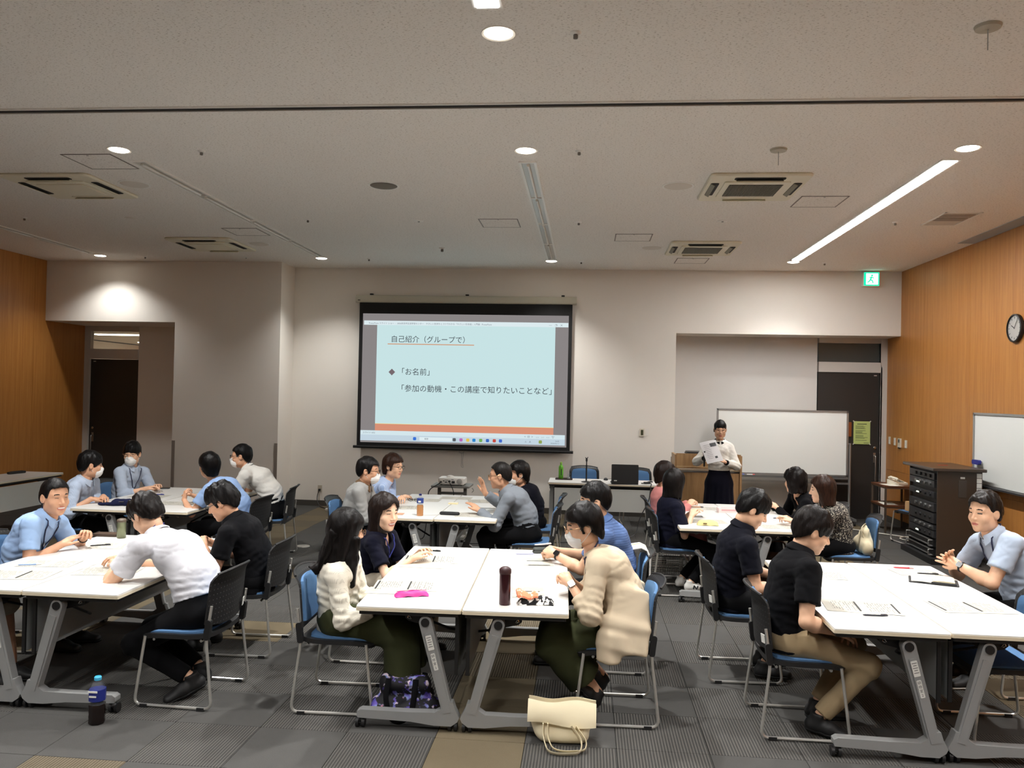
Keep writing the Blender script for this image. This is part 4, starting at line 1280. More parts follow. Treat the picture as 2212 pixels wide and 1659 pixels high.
def hair_mesh(style, h, w=1.0, seed=0):
    t = dict(short=0.015, crop=0.011, fringe=0.020, messy=0.024, side=0.019, bob=0.019, long=0.018, tied=0.009, womanshort=0.021, thin=0.010, wavy=0.024, spiky=0.016)[style]
    if style in ('bob', 'long', 'wavy'):
        zlow = dict(bob=-0.165, long=-0.30, wavy=-0.145)[style]
    else: zlow = -0.10
    g = Grid((-0.135, -0.165, zlow - 0.03), (0.135, 0.135, 0.155), h)
    top = 0.006 if style in ('messy', 'spiky', 'fringe') else 0.0
    ts = t * (0.62 if style in ('short', 'fringe', 'messy', 'side', 'crop', 'thin', 'spiky', 'tied') else 1.0)
    g.ell((0, -0.013, 0.038 + top), (0.0755 * w + ts, 0.093 + t * 0.9, 0.083 + t), 0.0)
    if style not in ('crop', 'thin', 'tied'):
        g.ell((0, -0.045, -0.005), (0.066 * w + ts * 0.8, 0.058 + t * 0.6, 0.075), 0.03)
    else:
        g.ell((0, -0.050, -0.010), (0.064 * w + t, 0.052 + t, 0.065), 0.03)
    if style == 'tied':
        g.ell((0, -0.10, -0.075), (0.032, 0.028, 0.03), 0.02)
        for s in (-1, 1): g.cone((s * 0.076, 0.015, 0.0), (s * 0.074, 0.018, -0.05), 0.007, 0.003, 0.01)
    if style in ('bob', 'wavy', 'long'):
        lo = -0.14 if style == 'bob' else (-0.115 if style == 'wavy' else -0.27)
        wd = 0.092 if style != 'wavy' else 0.100
        g.econe((0, -0.018, 0.02), (0, -0.040, lo), (wd * w, 0.098), ((wd + 0.004) * w, 0.070), (1, 0, 0), 0.03)
    if style == 'womanshort':
        g.econe((0, -0.02, 0.02), (0, -0.05, -0.065), (0.092 * w, 0.095), (0.072 * w, 0.06), (1, 0, 0), 0.03)
    if style in ('short', 'fringe', 'messy', 'side', 'crop', 'thin', 'spiky', 'tied', 'womanshort'):
        for sd in (-1, 1): g.cut_ell((sd * 0.088 * w, -0.006, -0.012), (0.030, 0.023, 0.034 if style != 'womanshort' else 0.026), 0.008)
    # face opening
    hl = dict(short=0.066, crop=0.074, fringe=0.026, messy=0.040, side=0.058, bob=0.082, long=0.070, tied=0.034, womanshort=0.056, thin=0.082, wavy=0.072, spiky=0.078)[style]
    sy = dict(short=0.034, crop=0.030, fringe=0.040, messy=0.036, side=0.034, bob=0.040, long=0.052, tied=0.046, womanshort=0.032, thin=0.022, wavy=0.046, spiky=0.026)[style]
    def face(P):
        x, y, z = P[..., 0], P[..., 1], P[..., 2]
        wob = 0.007 * vnoise(np.stack([x * 70, y * 20, z * 6 + seed], -1)) if style in ('fringe', 'messy', 'tied') else 0.0
        a = y - (sy + 0.30 * np.clip(z, -0.02, 0.08) * (1 if style != 'long' else 0.4))          # in front of the side line
        b = (hl + wob + (0.022 * np.abs(x / 0.07) ** 2 * (-1 if style in ('fringe', 'messy', 'tied') else -0.6)) + (0.25 * x if style == 'side' else 0) - (0.55 * np.abs(x + 0.012) if style in ('bob', 'long', 'wavy') else 0)) - z
        return np.minimum(a, b)                          # positive inside the opening
    g.cut_fn(face)
    # lower edge
    if style in ('bob', 'wavy', 'long'):
        zb = dict(bob=-0.135, wavy=-0.115, long=-0.27)[style]
        g.cut_fn(lambda P: (zb + 0.012 * vnoise(np.stack([P[..., 0] * 45, P[..., 1] * 45, P[..., 2] * 0 + seed], -1))) - P[..., 2])
    else:
        if style in ('womanshort',): zs = [-0.10, -0.095, -0.06, -0.02, -0.035, -0.035]
        elif style in ('crop', 'thin', 'spiky'): zs = [-0.062, -0.058, -0.03, 0.005, 0.0, 0.0]
        else: zs = [-0.074, -0.070, -0.040, 0.004, -0.026, -0.020]
        ys = [-0.12, -0.085, -0.055, -0.016, 0.012, 0.06]
        g.cut_fn(lambda P: zl_interp(P, ys, zs) - P[..., 2])
    amp = dict(messy=0.010, spiky=0.008, wavy=0.009, fringe=0.006, short=0.005, thin=0.003, crop=0.003).get(style, 0.005)
    g.noise(amp, (38, 38, 14), seed)
    g.noise(amp * 0.5, (95, 95, 28), seed + 5)
    v, q = g.mesh()
    if style == 'messy': v = smooth_mesh(v, q, 1, 0.3)
    return v, q

def skinmat(tone):
    nm = 'skin_%d' % tone
    if nm in MATS: return MATS[nm]
    base = [(232, 190, 160), (222, 176, 144), (206, 156, 124), (196, 146, 114)][tone]
    m = mat(nm, base, 0.52, var=0.06, vscale=18)
    return m
def hairmat(col):
    nm = 'hair_%d_%d_%d' % col
    if nm in MATS: return MATS[nm]
    m, n = newmat(nm, 0.42)
    co = n.mapping(n.coord(), (110, 110, 14))
    a = n.noise(co, 1.0, 4, 0.6)
    c = lin(col)
    n.link(n.ramp(a, [(0.3, tuple(v * 0.22 for v in c)), (0.7, tuple(v * 0.75 for v in c))]), n.b.inputs['Base Color'])
    n.bump(a, 0.5, 0.005)
    n.b.inputs['Specular IOR Level'].default_value = 0.16
    return m
def cloth(nm, col, bump=0.25, scale=700, rough=0.9):
    m = mat('cloth_' + nm, col, rough, bump=bump, bscale=scale, spec=0.12)
    b = m.node_tree.nodes['Principled BSDF']
    b.inputs['Sheen Weight'].default_value = 0.02
    return m
M_LIP = mat('lips', (190, 116, 104), 0.45)
M_EYE = mat('eye_dark', (34, 24, 22), 0.25)
M_TEETH = mat('teeth', (236, 232, 224), 0.3)
M_MASK = mat('mask_white', (232, 232, 230), 0.85, bump=0.15, bscale=300)
M_SHOEB = mat('shoe_black', (22, 22, 23), 0.6)
M_SOLEB = mat('sole_black', (14, 14, 14), 0.75)
M_GLS = mat('glasses_black', (20, 18, 18), 0.35)
M_GLSG = mat('glasses_metal', (150, 120, 90), 0.3, 0.9)

def ik(S, W, l1, l2, pole):
    d = W - S; L = np.linalg.norm(d)
    L2 = min(L, (l1 + l2) * 0.995)
    if L > L2: W = S + d / L * L2; d = W - S; L = L2
    u = d / L
    a = (l1 * l1 - l2 * l2 + L * L) / (2 * L)
    hgt = math.sqrt(max(0.0, l1 * l1 - a * a))
    p = np.asarray(pole, float); p = nrm(p - u * np.dot(p, u))
    return S + u * a + p * hgt, W

def hand_parts(g, wr, fwd, palm, sidesign, curl, sc, spread=0.12):
    """add a hand to grid g; wr wrist point, fwd finger direction, palm normal direction (out of the palm)"""
    f = nrm(fwd); pl = nrm(np.asarray(palm, float) - f * np.dot(palm, f)); tx = np.cross(f, pl) * sidesign   # towards the thumb
    P = lambda x, y, z: wr + sc * (tx * x + f * y + pl * z)
    kn = [(0.030, 0.088), (0.011, 0.093), (-0.009, 0.089), (-0.027, 0.080)]
    for (x, y) in kn: g.cone(P(x * 0.55, 0.012, 0), P(x, y, 0), 0.0165 * sc, 0.0120 * sc, 0.008)
    g.cone(P(0.006, 0.0, 0), P(0.0, 0.045, 0.004), 0.022 * sc, 0.022 * sc, 0.015)
    lens = [(0.040, 0.026, 0.021), (0.044, 0.029, 0.022), (0.041, 0.027, 0.021), (0.033, 0.020, 0.019)]
    for i, ((x, y), ls) in enumerate(zip(kn, lens)):
        p = P(x, y, 0); ang = 0.0
        sp = (1.5 - i) * spread
        for j, l in enumerate(ls):
            ang += curl[j] * (1 + 0.12 * i)
            dr = nrm(f * math.cos(ang) + pl * math.sin(ang) + tx * sp * (1 if j == 0 else 0.6))
            p2 = p + dr * l * sc
            g.cone(p, p2, (0.0092 - 0.0009 * j) * sc, (0.0085 - 0.0009 * j) * sc, 0.002)
            p = p2
    t0 = P(0.020, 0.022, 0.006); t1 = P(0.044, 0.052, 0.014); tc = 0.5 + curl[1] * 0.35
    d1 = nrm(f * 0.9 + tx * (0.45 - 0.5 * tc) + pl * 0.35 * tc); t2 = t1 + d1 * 0.032 * sc; t3 = t2 + nrm(d1 + pl * 0.15 - tx * 0.25 * tc) * 0.026 * sc
    g.cone(t0, t1, 0.0165 * sc, 0.0125 * sc, 0.008); g.cone(t1, t2, 0.0110 * sc, 0.0100 * sc, 0.003); g.cone(t2, t3, 0.0098 * sc, 0.0078 * sc, 0.002)

CURL = dict(flat=(0.12, 0.18, 0.12), relax=(0.35, 0.5, 0.3), curl=(0.75, 0.85, 0.5), grip=(1.05, 1.15, 0.7), open=(-0.05, 0.12, 0.1))

def shoe(parent, ankle, fdir, S, col, sole, style='shoe', tilt=0.0):
    """ankle: ankle joint; fdir horizontal forward dir; tilt > 0 raises the heel"""
    f = nrm((fdir[0], fdir[1], 0)); r = np.array([f[1], -f[0], 0.0]); up = V3(0, 0, 1)
    ct, st = math.cos(tilt), math.sin(tilt)
    f2 = f * ct - up * st; u2 = up * ct + f * st
    base = ankle - u2 * 0.085 * S - f2 * 0.0
    P = lambda x, y, z: base + S * (r * x + f2 * y + u2 * z)
    pts = [P(0, -0.07, 0.0), P(0, 0.20, 0.1)]
    g = Grid(np.min([P(x, y, z) for x in (-0.06, 0.06) for y in (-0.09, 0.21) for z in (-0.01, 0.13)], 0), np.max([P(x, y, z) for x in (-0.06, 0.06) for y in (-0.09, 0.21) for z in (-0.01, 0.13)], 0), 0.0065)
    g.econe(P(0, -0.035, 0.040), P(0, 0.06, 0.045), (0.036 * S, 0.042 * S), (0.044 * S, 0.042 * S), r, 0.02)
    g.econe(P(0, 0.06, 0.040), P(0, 0.155, 0.030), (0.045 * S, 0.036 * S), (0.038 * S, 0.026 * S), r, 0.02)
    g.cone(P(0, -0.01, 0.05), P(0, -0.005, 0.10), 0.040 * S, 0.042 * S, 0.02)
    b0 = P(0, 0, 0.012)
    g.plane(b0, -u2); g.plane(P(0, 0, 0.112), u2)
    v, q = g.mesh()
    o = mk_mesh('shoe', v, q, col, parent)
    g = Grid(g.lo + 3 * g.h, g.lo + (g.n - 4) * g.h, 0.0065)
    g.econe(P(0, -0.035, 0.040), P(0, 0.06, 0.045), (0.040 * S, 0.048 * S), (0.049 * S, 0.048 * S), r, 0.02)
    g.econe(P(0, 0.06, 0.040), P(0, 0.158, 0.030), (0.050 * S, 0.045 * S), (0.043 * S, 0.034 * S), r, 0.02)
    g.plane(P(0, 0, 0.0), -u2); g.plane(P(0, 0, 0.020), u2)
    v, q = g.mesh()
    mk_mesh('sole', v, q, sole, o)
    if style == 'n_mark':
        for sd in (-1, 1):
            m = MB()
            c = [P(sd * 0.0485, y, z) for (y, z) in ((0.025, 0.028), (0.035, 0.066), (0.062, 0.028), (0.075, 0.064))]
            for a, b in ((0, 1), (1, 2), (2, 3)): m.tube([c[a], c[b]], 0.0065, 6)
            m.build('shoe_mark', M_INK, o)
    return o

def person(label, pel, head, face, pitch, heading, sex='m', S=1.0, hs=1.05, res=1.0, skin=1, haircol=(30, 26, 25), hair='short',
           shirt=('tee', None), pants=('long', None), wr=None, curls=('relax', 'relax'), palms=None, feet=None, footdir=None, foottilt=(0, 0),
           shoes=(None, None), shoestyle='shoe', mouth=False, glasses=None, mask=False, collar=None, lanyard=None, watch=None, roll=0.0, hem=None, poles=None, seat_z=0.455, standing=False, inner=None, hair_seed=0, hairfn=None, sleeve=None, loose=0.0, nohead=False, twist=0.0, wide=1.0, drape=False):
    """pel (x,y) world; head (x,y,z) world head centre; face = world yaw (deg) the face looks to; heading = world yaw of the pelvis.
    wr = [right, left] wrist world points; feet = [right, left] world ankle points."""
    hd = math.radians(heading)
    Rz = np.array([[math.sin(hd), math.cos(hd), 0], [-math.cos(hd), math.sin(hd), 0], [0, 0, 1]])   # columns: local x (right), local y (forward) in world
    org = np.array([pel[0], pel[1], 0.0])
    def L(p): return (np.asarray(p, float) - org) @ Rz
    sk = skinmat(skin); hm = hairmat(haircol)
    f = 1.0 if sex == 'm' else 0.90
    pz = seat_z + 0.075 * S if not standing else 0.90 * S
    P0 = V3(0, 0, pz)
    Hc = L(head)
    fy = math.radians(face) - hd                                   # face yaw relative to heading (ccw)
    fwd = V3(-math.sin(fy), math.cos(fy), 0)
    Nb = Hc + V3(0, 0, (-0.138 if sex == 'm' else -0.152) * hs) - fwd * 0.030 * hs + (P0 - Hc) * V3(0.10, 0.10, 0)
    if pitch < -15: Nb += V3(0, 0, 0.02) - fwd * 0.02
    ctrl = P0 + V3(0, -0.03, 0.30 * S) + V3(0.25, 0.2, 0) * (Nb - P0)
    def sp(t): return P0 * (1 - t) ** 2 + ctrl * 2 * t * (1 - t) + Nb * t * t
    W_, Ch, Sh = sp(0.36), sp(0.70), sp(0.90)
    up = nrm(Nb - Ch)
    tw = math.radians(twist)
    sx = nrm(V3(math.cos(tw), math.sin(tw), 0)); sx = nrm(sx - up * np.dot(sx, up))
    fw = np.cross(up, sx)
    side0 = V3(1, 0, 0)
    sw = (0.185 if sex == 'm' else 0.158) * S * wide
    wrl = [L(p) for p in wr]
    for i in range(2):
        pass
    SHD = []
    for s, i in ((1, 0), (-1, 1)):
        b = Sh + sx * s * sw - up * 0.012
        reach = wrl[i] - b
        b = b + nrm(reach) * min(0.035, 0.10 * np.linalg.norm(reach))
        SHD.append(b)
    ua, fa = 0.285 * S, 0.245 * S
    pol = poles or [(0.55, -0.55, -0.65), (-0.55, -0.55, -0.65)]
    EL, WR = [], []
    for i in range(2):
        e_, w_ = ik(SHD[i], wrl[i], ua, fa, pol[i]); EL.append(e_); WR.append(w_)
    hipx = 0.088 * S
    HIP = [P0 + V3(hipx, 0.02, -0.015), P0 + V3(-hipx, 0.02, -0.015)]
    tl, slg = 0.415 * S, 0.405 * S
    if standing: tl = slg = (HIP[0][2] - 0.085) / 2 * 1.006
    AN, KN = [], []
    for i in range(2):
        a_ = L(feet[i])
        k_, a_ = ik(HIP[i], a_, tl, slg, (0.10 * (1 if i == 0 else -1), 1.0, 0.9) if not standing else (0, 1, 0))
        AN.append(a_); KN.append(k_)
    # ---------------- skin: core, head, arms in one mesh
    pr, rl = math.radians(pitch), math.radians(roll)
    Rx = np.array([[1, 0, 0], [0, math.cos(pr), -math.sin(pr)], [0, math.sin(pr), math.cos(pr)]])
    Ry = np.array([[math.cos(rl), 0, math.sin(rl)], [0, 1, 0], [-math.sin(rl), 0, math.cos(rl)]])
    Rf = np.array([[math.cos(fy), -math.sin(fy), 0], [math.sin(fy), math.cos(fy), 0], [0, 0, 1]])
    RH = Rf @ Rx @ Ry
    def HT_(p): return np.asarray(p, float) * hs @ RH.T + Hc
    vs, qs, ms, nv = [], [], [], 0
    def addm(v, q, mi=None):
        nonlocal nv
        vs.append(v); qs.append(q + nv); ms.append(np.zeros(len(q), int) if mi is None else mi); nv += len(v)
    allp = np.array([P0, W_, Ch, Sh, Nb, *HIP, *KN, *AN, *SHD])
    g = Grid(allp.min(0) - 0.16, allp.max(0) + 0.16, 0.0125 * min(res, 1.25))
    g.econe(P0, W_, (0.148 * S * f, 0.100 * S), (0.122 * S * f, 0.088 * S), side0, 0.03)
    g.econe(W_, Ch, (0.122 * S * f, 0.088 * S), (0.138 * S * f, 0.098 * S), sx, 0.03)
    g.econe(Ch, Sh, (0.138 * S * f, 0.095 * S), (0.125 * S * f, 0.06 * S), sx, 0.03)
    rn = (0.054 if sex == 'm' else 0.046) * hs
    Nt = HT_((0, -0.022, -0.050))
    g.cone(Sh, Nb, 0.046 * S, rn - 0.002, 0.015); g.cone(Nb, Nt, rn - 0.001, rn - 0.003, 0.01)
    for i in range(2):
        g.cone(Sh + (SHD[i] - Sh) * 0.3, SHD[i] - up * 0.01, 0.040 * S, 0.040 * S, 0.01)
        g.cone(HIP[i], KN[i], 0.075 * S, 0.052 * S, 0.03); g.cone(KN[i], AN[i] + (KN[i] - AN[i]) * 0.15, 0.050 * S, 0.036 * S, 0.02); g.cone(AN[i] + (KN[i] - AN[i]) * 0.3, AN[i], 0.040 * S, 0.034 * S, 0.01)
    addm(*g.mesh())
    # head
    hv, hq, hmi = head_proto(sex, 0.0036 if res <= 1.0 else 0.0050, mouth)
    if not nohead: addm(HT_(hv), hq, hmi)
    # arms with hands
    sc = 1.0 * (0.98 if sex == 'm' else 0.90) * S
    asz = 1.0 if sex == 'm' else 0.86
    ah = 0.0045 * (1.0 if res <= 1.0 else 1.25)
    pdir = palms or [None, None]
    hdirs = []
    for i in range(2):
        fdir = nrm(WR[i] - EL[i])
        cur = curls[i]; hdv = fdir
        if isinstance(cur, tuple): cur, hd_w = cur; hdv = nrm(np.asarray(hd_w, float) @ Rz)
        pl = V3(0, 0, -1) if pdir[i] is None else nrm(np.asarray(pdir[i], float) @ Rz)
        hdirs.append((hdv, pl))
        tip = WR[i] + hdv * 0.20 * sc
        pts = np.array([EL[i], WR[i], tip, SHD[i], WR[i] + pl * 0.08])
        g = Grid(pts.min(0) - 0.07, pts.max(0) + 0.07, ah)
        g.cone(SHD[i], SHD[i] + (EL[i] - SHD[i]) * 0.45, 0.048 * S * asz, 0.047 * S * asz, 0.0); g.cone(SHD[i] + (EL[i] - SHD[i]) * 0.45, EL[i], 0.047 * S * asz, 0.037 * S * asz, 0.02)
        m1 = EL[i] + (WR[i] - EL[i]) * 0.28
        g.cone(EL[i], m1, 0.038 * S * asz, 0.042 * S * asz, 0.015); g.cone(m1, WR[i], 0.042 * S * asz, 0.0255 * S * asz, 0.02)
        hand_parts(g, WR[i], hdv, pl, 1 if i == 1 else -1, CURL[cur], sc)
        v, q = g.mesh(); addm(v, q)
    body = mk_mesh('person', np.concatenate(vs), np.concatenate(qs), [sk, M_LIP, hm, M_EYE, M_TEETH], None, np.concatenate(ms))
    body.location = (pel[0], pel[1], 0); body.rotation_euler[2] = hd - PI / 2
    tag(body, label, 'person')
    # ---------------- top
    kind, smat = shirt
    lo_ = loose
    tuck = hem == 'tuck'
    hz = -0.07 if tuck else (hem if hem is not None else 0.10)
    sl = sleeve if sleeve is not None else {'tee': 0.62, 'polo': 0.66, 'long': 2.0, 'knit': 1.75, 'roll': 1.45}[kind]
    pts = np.array([P0 - V3(0.2, 0.17, hz + 0.02), P0 + V3(0.2, 0.2, 0), W_, Ch, Nb, *SHD, *EL, *(WR if sl > 1 else EL)])
    g = Grid(pts.min(0) - 0.10, pts.max(0) + 0.10, 0.0085 * (1.0 if res <= 1.0 else 1.25))
    a = 0.016 + lo_
    bt = 1.0 + max(0.0, hz - 0.10) * 2.2
    g.econe(P0 - V3(0, 0, max(0.02, hz)), W_, ((0.160 * S + a) * f * bt, (0.118 * S + a) * bt), ((0.136 * S + a) * f, 0.100 * S + a), side0, 0.0)
    if hz > 0.14: g.econe(P0 - V3(0, -0.03, hz), P0 + V3(0, 0.02, 0.03), (0.205 * S, 0.165 * S), (0.165 * S, 0.135 * S), side0, 0.03)
    g.econe(W_, Ch, ((0.136 * S + a) * f, 0.102 * S + a), ((0.150 * S + a) * f, 0.108 * S + a), sx, 0.05)
    g.econe(Ch, Sh, ((0.150 * S + a * 0.7) * f, 0.104 * S + a * 0.5), (0.130 * S * f, 0.066 * S), sx, 0.04)
    if sex == 'f': 
        for s in (-1, 1): g.ell(Ch + sx * s * 0.065 * S + fw * (0.075 * S) - up * 0.0, (0.058 * S,) * 3, 0.04)
    g.cone(Sh, Nb - up * 0.006, 0.074 * S, rn + 0.012, 0.05)
    for i in range(2):
        ar = 0.014 + lo_ * 0.6 + (0.008 if kind in ('tee', 'polo') else 0.004)
        g.cone(Sh + (SHD[i] - Sh) * 0.35, SHD[i] - up * 0.004, 0.062 * S, (0.052 * asz + ar * 0.5) * S, 0.04)
        e1 = SHD[i] + (EL[i] - SHD[i]) * min(1.0, sl)
        g.cone(SHD[i], e1, (0.051 * asz + ar * 0.8) * S, (0.047 * asz + ar * (1.1 if sl <= 1 else 0.9)) * S, 0.025, flat=sl <= 1)
        if sl > 1:
            e2 = EL[i] + (WR[i] - EL[i]) * min(1.0, sl - 1.0 + 0.03)
            g.cone(EL[i], e2, (0.046 * asz + ar) * S, ((0.036 if sl < 1.7 else 0.030) * asz + ar) * S, 0.025, flat=True)
    # folds
    sd_ = sum(map(ord, label)) % 97
    g.noise(0.0022 + lo_ * 0.05, (8, 8, 13), sd_)
    def fold(P):
        q1 = np.stack([P[:, 0] * 9 + P[:, 2] * 7, P[:, 1] * 9, P[:, 2] * 24 - P[:, 0] * 14 + sd_], -1)
        q2 = np.stack([P[:, 0] * 9 - P[:, 2] * 6 + 7, P[:, 1] * 11, P[:, 2] * 20 + P[:, 0] * 18 + sd_ * 2], -1)
        a1 = 1 - np.abs(vnoise(q1)) * 2.2; a2 = 1 - np.abs(vnoise(q2)) * 2.2
        return 0.0042 * np.clip(a1, 0, 1) ** 2 + 0.0036 * np.clip(a2, 0, 1) ** 2 - 0.001
    g.near_fn(fold, 0.03)
    # folds around the waist and elbows
    Wz = float(W_[2])
    g.near_fn(lambda P: 0.0030 * np.sin(P[:, 2] * 120 + 5 * np.sin(P[:, 0] * 14 + sd_) + 3 * np.sin(P[:, 1] * 17)) * np.exp(-((P[:, 2] - (Wz - 0.05)) / 0.09) ** 2))
    for i in range(2):
        if sl > 1.0:
            E_ = EL[i]
            g.near_fn(lambda P: 0.0022 * np.sin((P - E_) @ nrm(WR[i] - SHD[i]) * 130 + 2 * np.sin(P[:, 2] * 30)) * np.exp(-(np.linalg.norm(P - E_, axis=1) / 0.10) ** 2))
    # neck hole and hem
    nd = nrm(Nt - Nb)
    g.cut_cone(Nb - nd * 0.004 + up * 0.004, Nb + nd * 0.16, rn + 0.004, rn + 0.035)
    if (kind in ('tee', 'knit') or sex == 'f') and collar is None: g.cut_ell(Nb + fw * 0.062 - up * 0.006, (0.056, 0.052, 0.048), 0.006)
    if tuck: g.plane(P0 + (W_ - P0) * 0.36, P0 - W_)
    else: g.plane(P0 - V3(0, 0, hz), (0, 0, -1))
    if drape:
        for s_ in (-1, 1):
            g.econe((s_ * 0.135, -0.02, 0.76), (s_ * 0.200, 0.0, 0.58), (0.11, 0.03), (0.135, 0.028), (0, 1, 0), 0.05)
            g.econe((s_ * 0.200, 0.0, 0.58), (s_ * 0.238, 0.03, 0.455), (0.135, 0.028), (0.145, 0.022), (0, 1, 0), 0.04)
            g.econe((s_ * 0.225, 0.09, 0.52), (s_ * 0.245, 0.11, 0.385), (0.085, 0.024), (0.075, 0.018), (0, 1, 0), 0.03)
        g.near_fn(lambda P: 0.004 * np.sin(P[:, 1] * 48 + 3 * np.sin(P[:, 2] * 9)) * np.clip((0.72 - P[:, 2]) / 0.25, 0, 1), 0.03)
    sfield = g
    v, q = g.mesh()
    top = mk_mesh('shirt' if kind != 'knit' else 'cardigan', v, q, smat, body)
    def front(x, z, default=0.12):
        """most forward y of the shirt at local x,z"""
        i = int(round((x - sfield.lo[0]) / sfield.h)); k = int(round((z - sfield.lo[2]) / sfield.h))
        if not (0 <= i < sfield.n[0] and 0 <= k < sfield.n[2]): return default
        ins = np.nonzero(sfield.f[i, :, k] < 0)[0]
        return sfield.lo[1] + ins[-1] * sfield.h + 0.004 if len(ins) else default
    # ---------------- trousers / skirt
    pk, pm = pants
    pts = np.array([P0, *HIP, *KN, *AN])
    if pk == 'skirt':
        g = Grid((-0.34, -0.32, 0.05), (0.34, 0.34, pz + 0.16), 0.0105)
        g.econe(P0 + V3(0, 0, 0.10), P0 - V3(0, 0, 0.10), (0.140 * S, 0.115 * S), (0.195 * S, 0.155 * S), side0, 0.0)
        g.econe(P0 - V3(0, 0, 0.10), V3(0, 0, 0.12), (0.195 * S, 0.155 * S), (0.230 * S, 0.21 * S), side0, 0.03)
        g.near_fn(lambda P: 0.012 * np.sin(np.arctan2(P[:, 1], P[:, 0]) * 13 + 0.6 * np.sin(P[:, 2] * 4)) * np.clip((pz - P[:, 2]) / 0.5, 0, 1), 0.06)
        g.plane((0, 0, 0.12), (0, 0, -1)); g.plane((0, 0, pz + 0.12), (0, 0, 1))
        v, q = g.mesh(); mk_mesh('skirt', v, q, pm, body)
    else:
        g = Grid(pts.min(0) - 0.19, pts.max(0) + 0.19, 0.0095 * (1.0 if res <= 1.0 else 1.25))
        wd = dict(long=0.0, wide=0.030, shorts=0.02, culotte=0.045)[pk]
        tp = P0 + (W_ - P0) * 0.62
        ax_ = 0.020 if tuck else 0.0
        g.econe(tp, P0 - V3(0, 0, 0.03), ((0.142 * S + ax_) * f, 0.100 * S + ax_), (0.166 * S * f, 0.122 * S), side0, 0.0)
        g.ell(P0 + V3(0, -0.03, -0.02), (0.165 * S * f, 0.12 * S, 0.085 * S), 0.03)
        endk = 1.0
        for i in range(2):
            ke = KN[i]
            g.cone(HIP[i], ke, 0.090 * S + wd * 0.6, 0.064 * S + wd, 0.035)
            if pk == 'shorts':
                continue
            e_ = KN[i] + (AN[i] - KN[i]) * (0.93 if pk == 'long' else (0.80 if pk == 'wide' else 0.72))
            g.cone(ke, e_, 0.064 * S + wd, (0.052 * S + wd * (1.5 if pk == 'culotte' else 1.0)), 0.03, flat=True)
        if pk == 'culotte':
            mid = (KN[0] + KN[1]) / 2
            g.econe((HIP[0] + HIP[1]) / 2, mid - V3(0, 0, 0.02), (0.15 * S, 0.07), (0.15 * S, 0.075), side0, 0.04)
        g.noise(0.005 + wd * 0.12, (8, 8, 11), sd_ + 7)
        for i in range(2):
            K_ = KN[i]
            g.near_fn(lambda P: 0.0045 * np.sin(np.linalg.norm(P - (K_ + V3(0, -0.06, -0.06)), axis=1) * 110) * np.exp(-(np.linalg.norm(P - K_, axis=1) / 0.11) ** 2))
        g.plane(tp, W_ - P0)
        v, q = g.mesh(); mk_mesh('trousers' if pk != 'shorts' else 'shorts', v, q, pm, body)
    # ---------------- shoes
    for i in range(2):
        if shoes[0] is None: break
        fd = (KN[i] - AN[i]) if footdir is None else np.asarray((*footdir[i], 0), float) @ Rz
        if footdir is None: fd = V3(0.15 * (1 if i == 0 else -1), 1, 0)
        shoe(body, AN[i], fd, S * (1.0 if sex == 'm' else 0.9), shoes[0], shoes[1], shoestyle, foottilt[i])
    # ---------------- hair
    if not nohead:
        v, q = hair_mesh(hair, 0.0055 if res <= 1.0 else 0.0068, 1.0 if sex == 'm' else 0.96, hair_seed)
        mk_mesh('hair', HT_(v), q, hm, body)
        if hairfn: hairfn(body, HT_, hm, dict(Nb=Nb, Ch=Ch, fw=fw, sx=sx, up=up, Hc=Hc))
    # ---------------- collar
    if collar is not None:
        m = MB(); n_ = 26
        prof = [(rn + 0.003, 0.0), (rn + 0.004, 0.046), (rn + 0.011, 0.050), (rn + 0.036, 0.012), (rn + 0.033, 0.004), (rn + 0.012, 0.036)]
        if sex == 'f': prof = [(rn + 0.003, 0.004), (rn + 0.004, 0.036), (rn + 0.012, 0.038), (rn + 0.034, 0.014), (rn + 0.032, 0.004), (rn + 0.012, 0.024)]
        ca = up * 0.6 + nrm(Nt - Nb) * 0.4; ca = nrm(ca); cs = nrm(sx - ca * np.dot(sx, ca)); cf = np.cross(ca, cs)
        op = 0.34 if sex == 'm' else 0.12
        rows = []
        for k in range(n_ + 1):
            an = PI / 2 + op + (2 * PI - 2 * op) * k / n_
            tip = max(0, 1 - min(k, n_ - k) / 3.5)
            d = cs * math.cos(an) * 1.06 + cf * math.sin(an)
            rows.append([Nb - up * 0.004 + d * (r_ + (0.012 * tip if j in (3, 4) else 0)) + ca * (z_ - (0.022 * tip if j in (3, 4) else 0) - 0.012 * max(0, math.sin(an))) for j, (r_, z_) in enumerate(prof)])
        npf = len(prof)
        vv = [p for r_ in rows for p in r_]
        ff = [(k * npf + j, k * npf + (j + 1) % npf, (k + 1) * npf + (j + 1) % npf, (k + 1) * npf + j) for k in range(n_) for j in range(npf)]
        ff += [tuple(range(npf)), tuple(range(n_ * npf + npf - 1, n_ * npf - 1, -1))]
        m._add(vv, ff); m.build('collar', collar, body, True)
    # ---------------- extras in head frame
    if glasses is not None:
        m = MB()
        for s in (-1, 1):
            c = V3(s * 0.032, 0.104, 0.002)
            m.tube([HT_(c + V3(0.022 * math.cos(a_), -0.004 * abs(math.cos(a_)) * (1 if s * math.cos(a_) > 0 else 0), 0.017 * math.sin(a_))) for a_ in np.linspace(0, 2 * PI, 16, endpoint=False)], 0.0019 * hs, 6, closed=True)
            m.tube([HT_((s * 0.053, 0.100, 0.006)), HT_((s * 0.074, 0.07, 0.008)), HT_((s * 0.081, -0.005, 0.010)), HT_((s * 0.080, -0.022, -0.004))], 0.0021 * hs, 5)
        m.tube([HT_((-0.011, 0.105, 0.006)), HT_((0, 0.108, 0.009)), HT_((0.011, 0.105, 0.006))], 0.0019 * hs, 5)
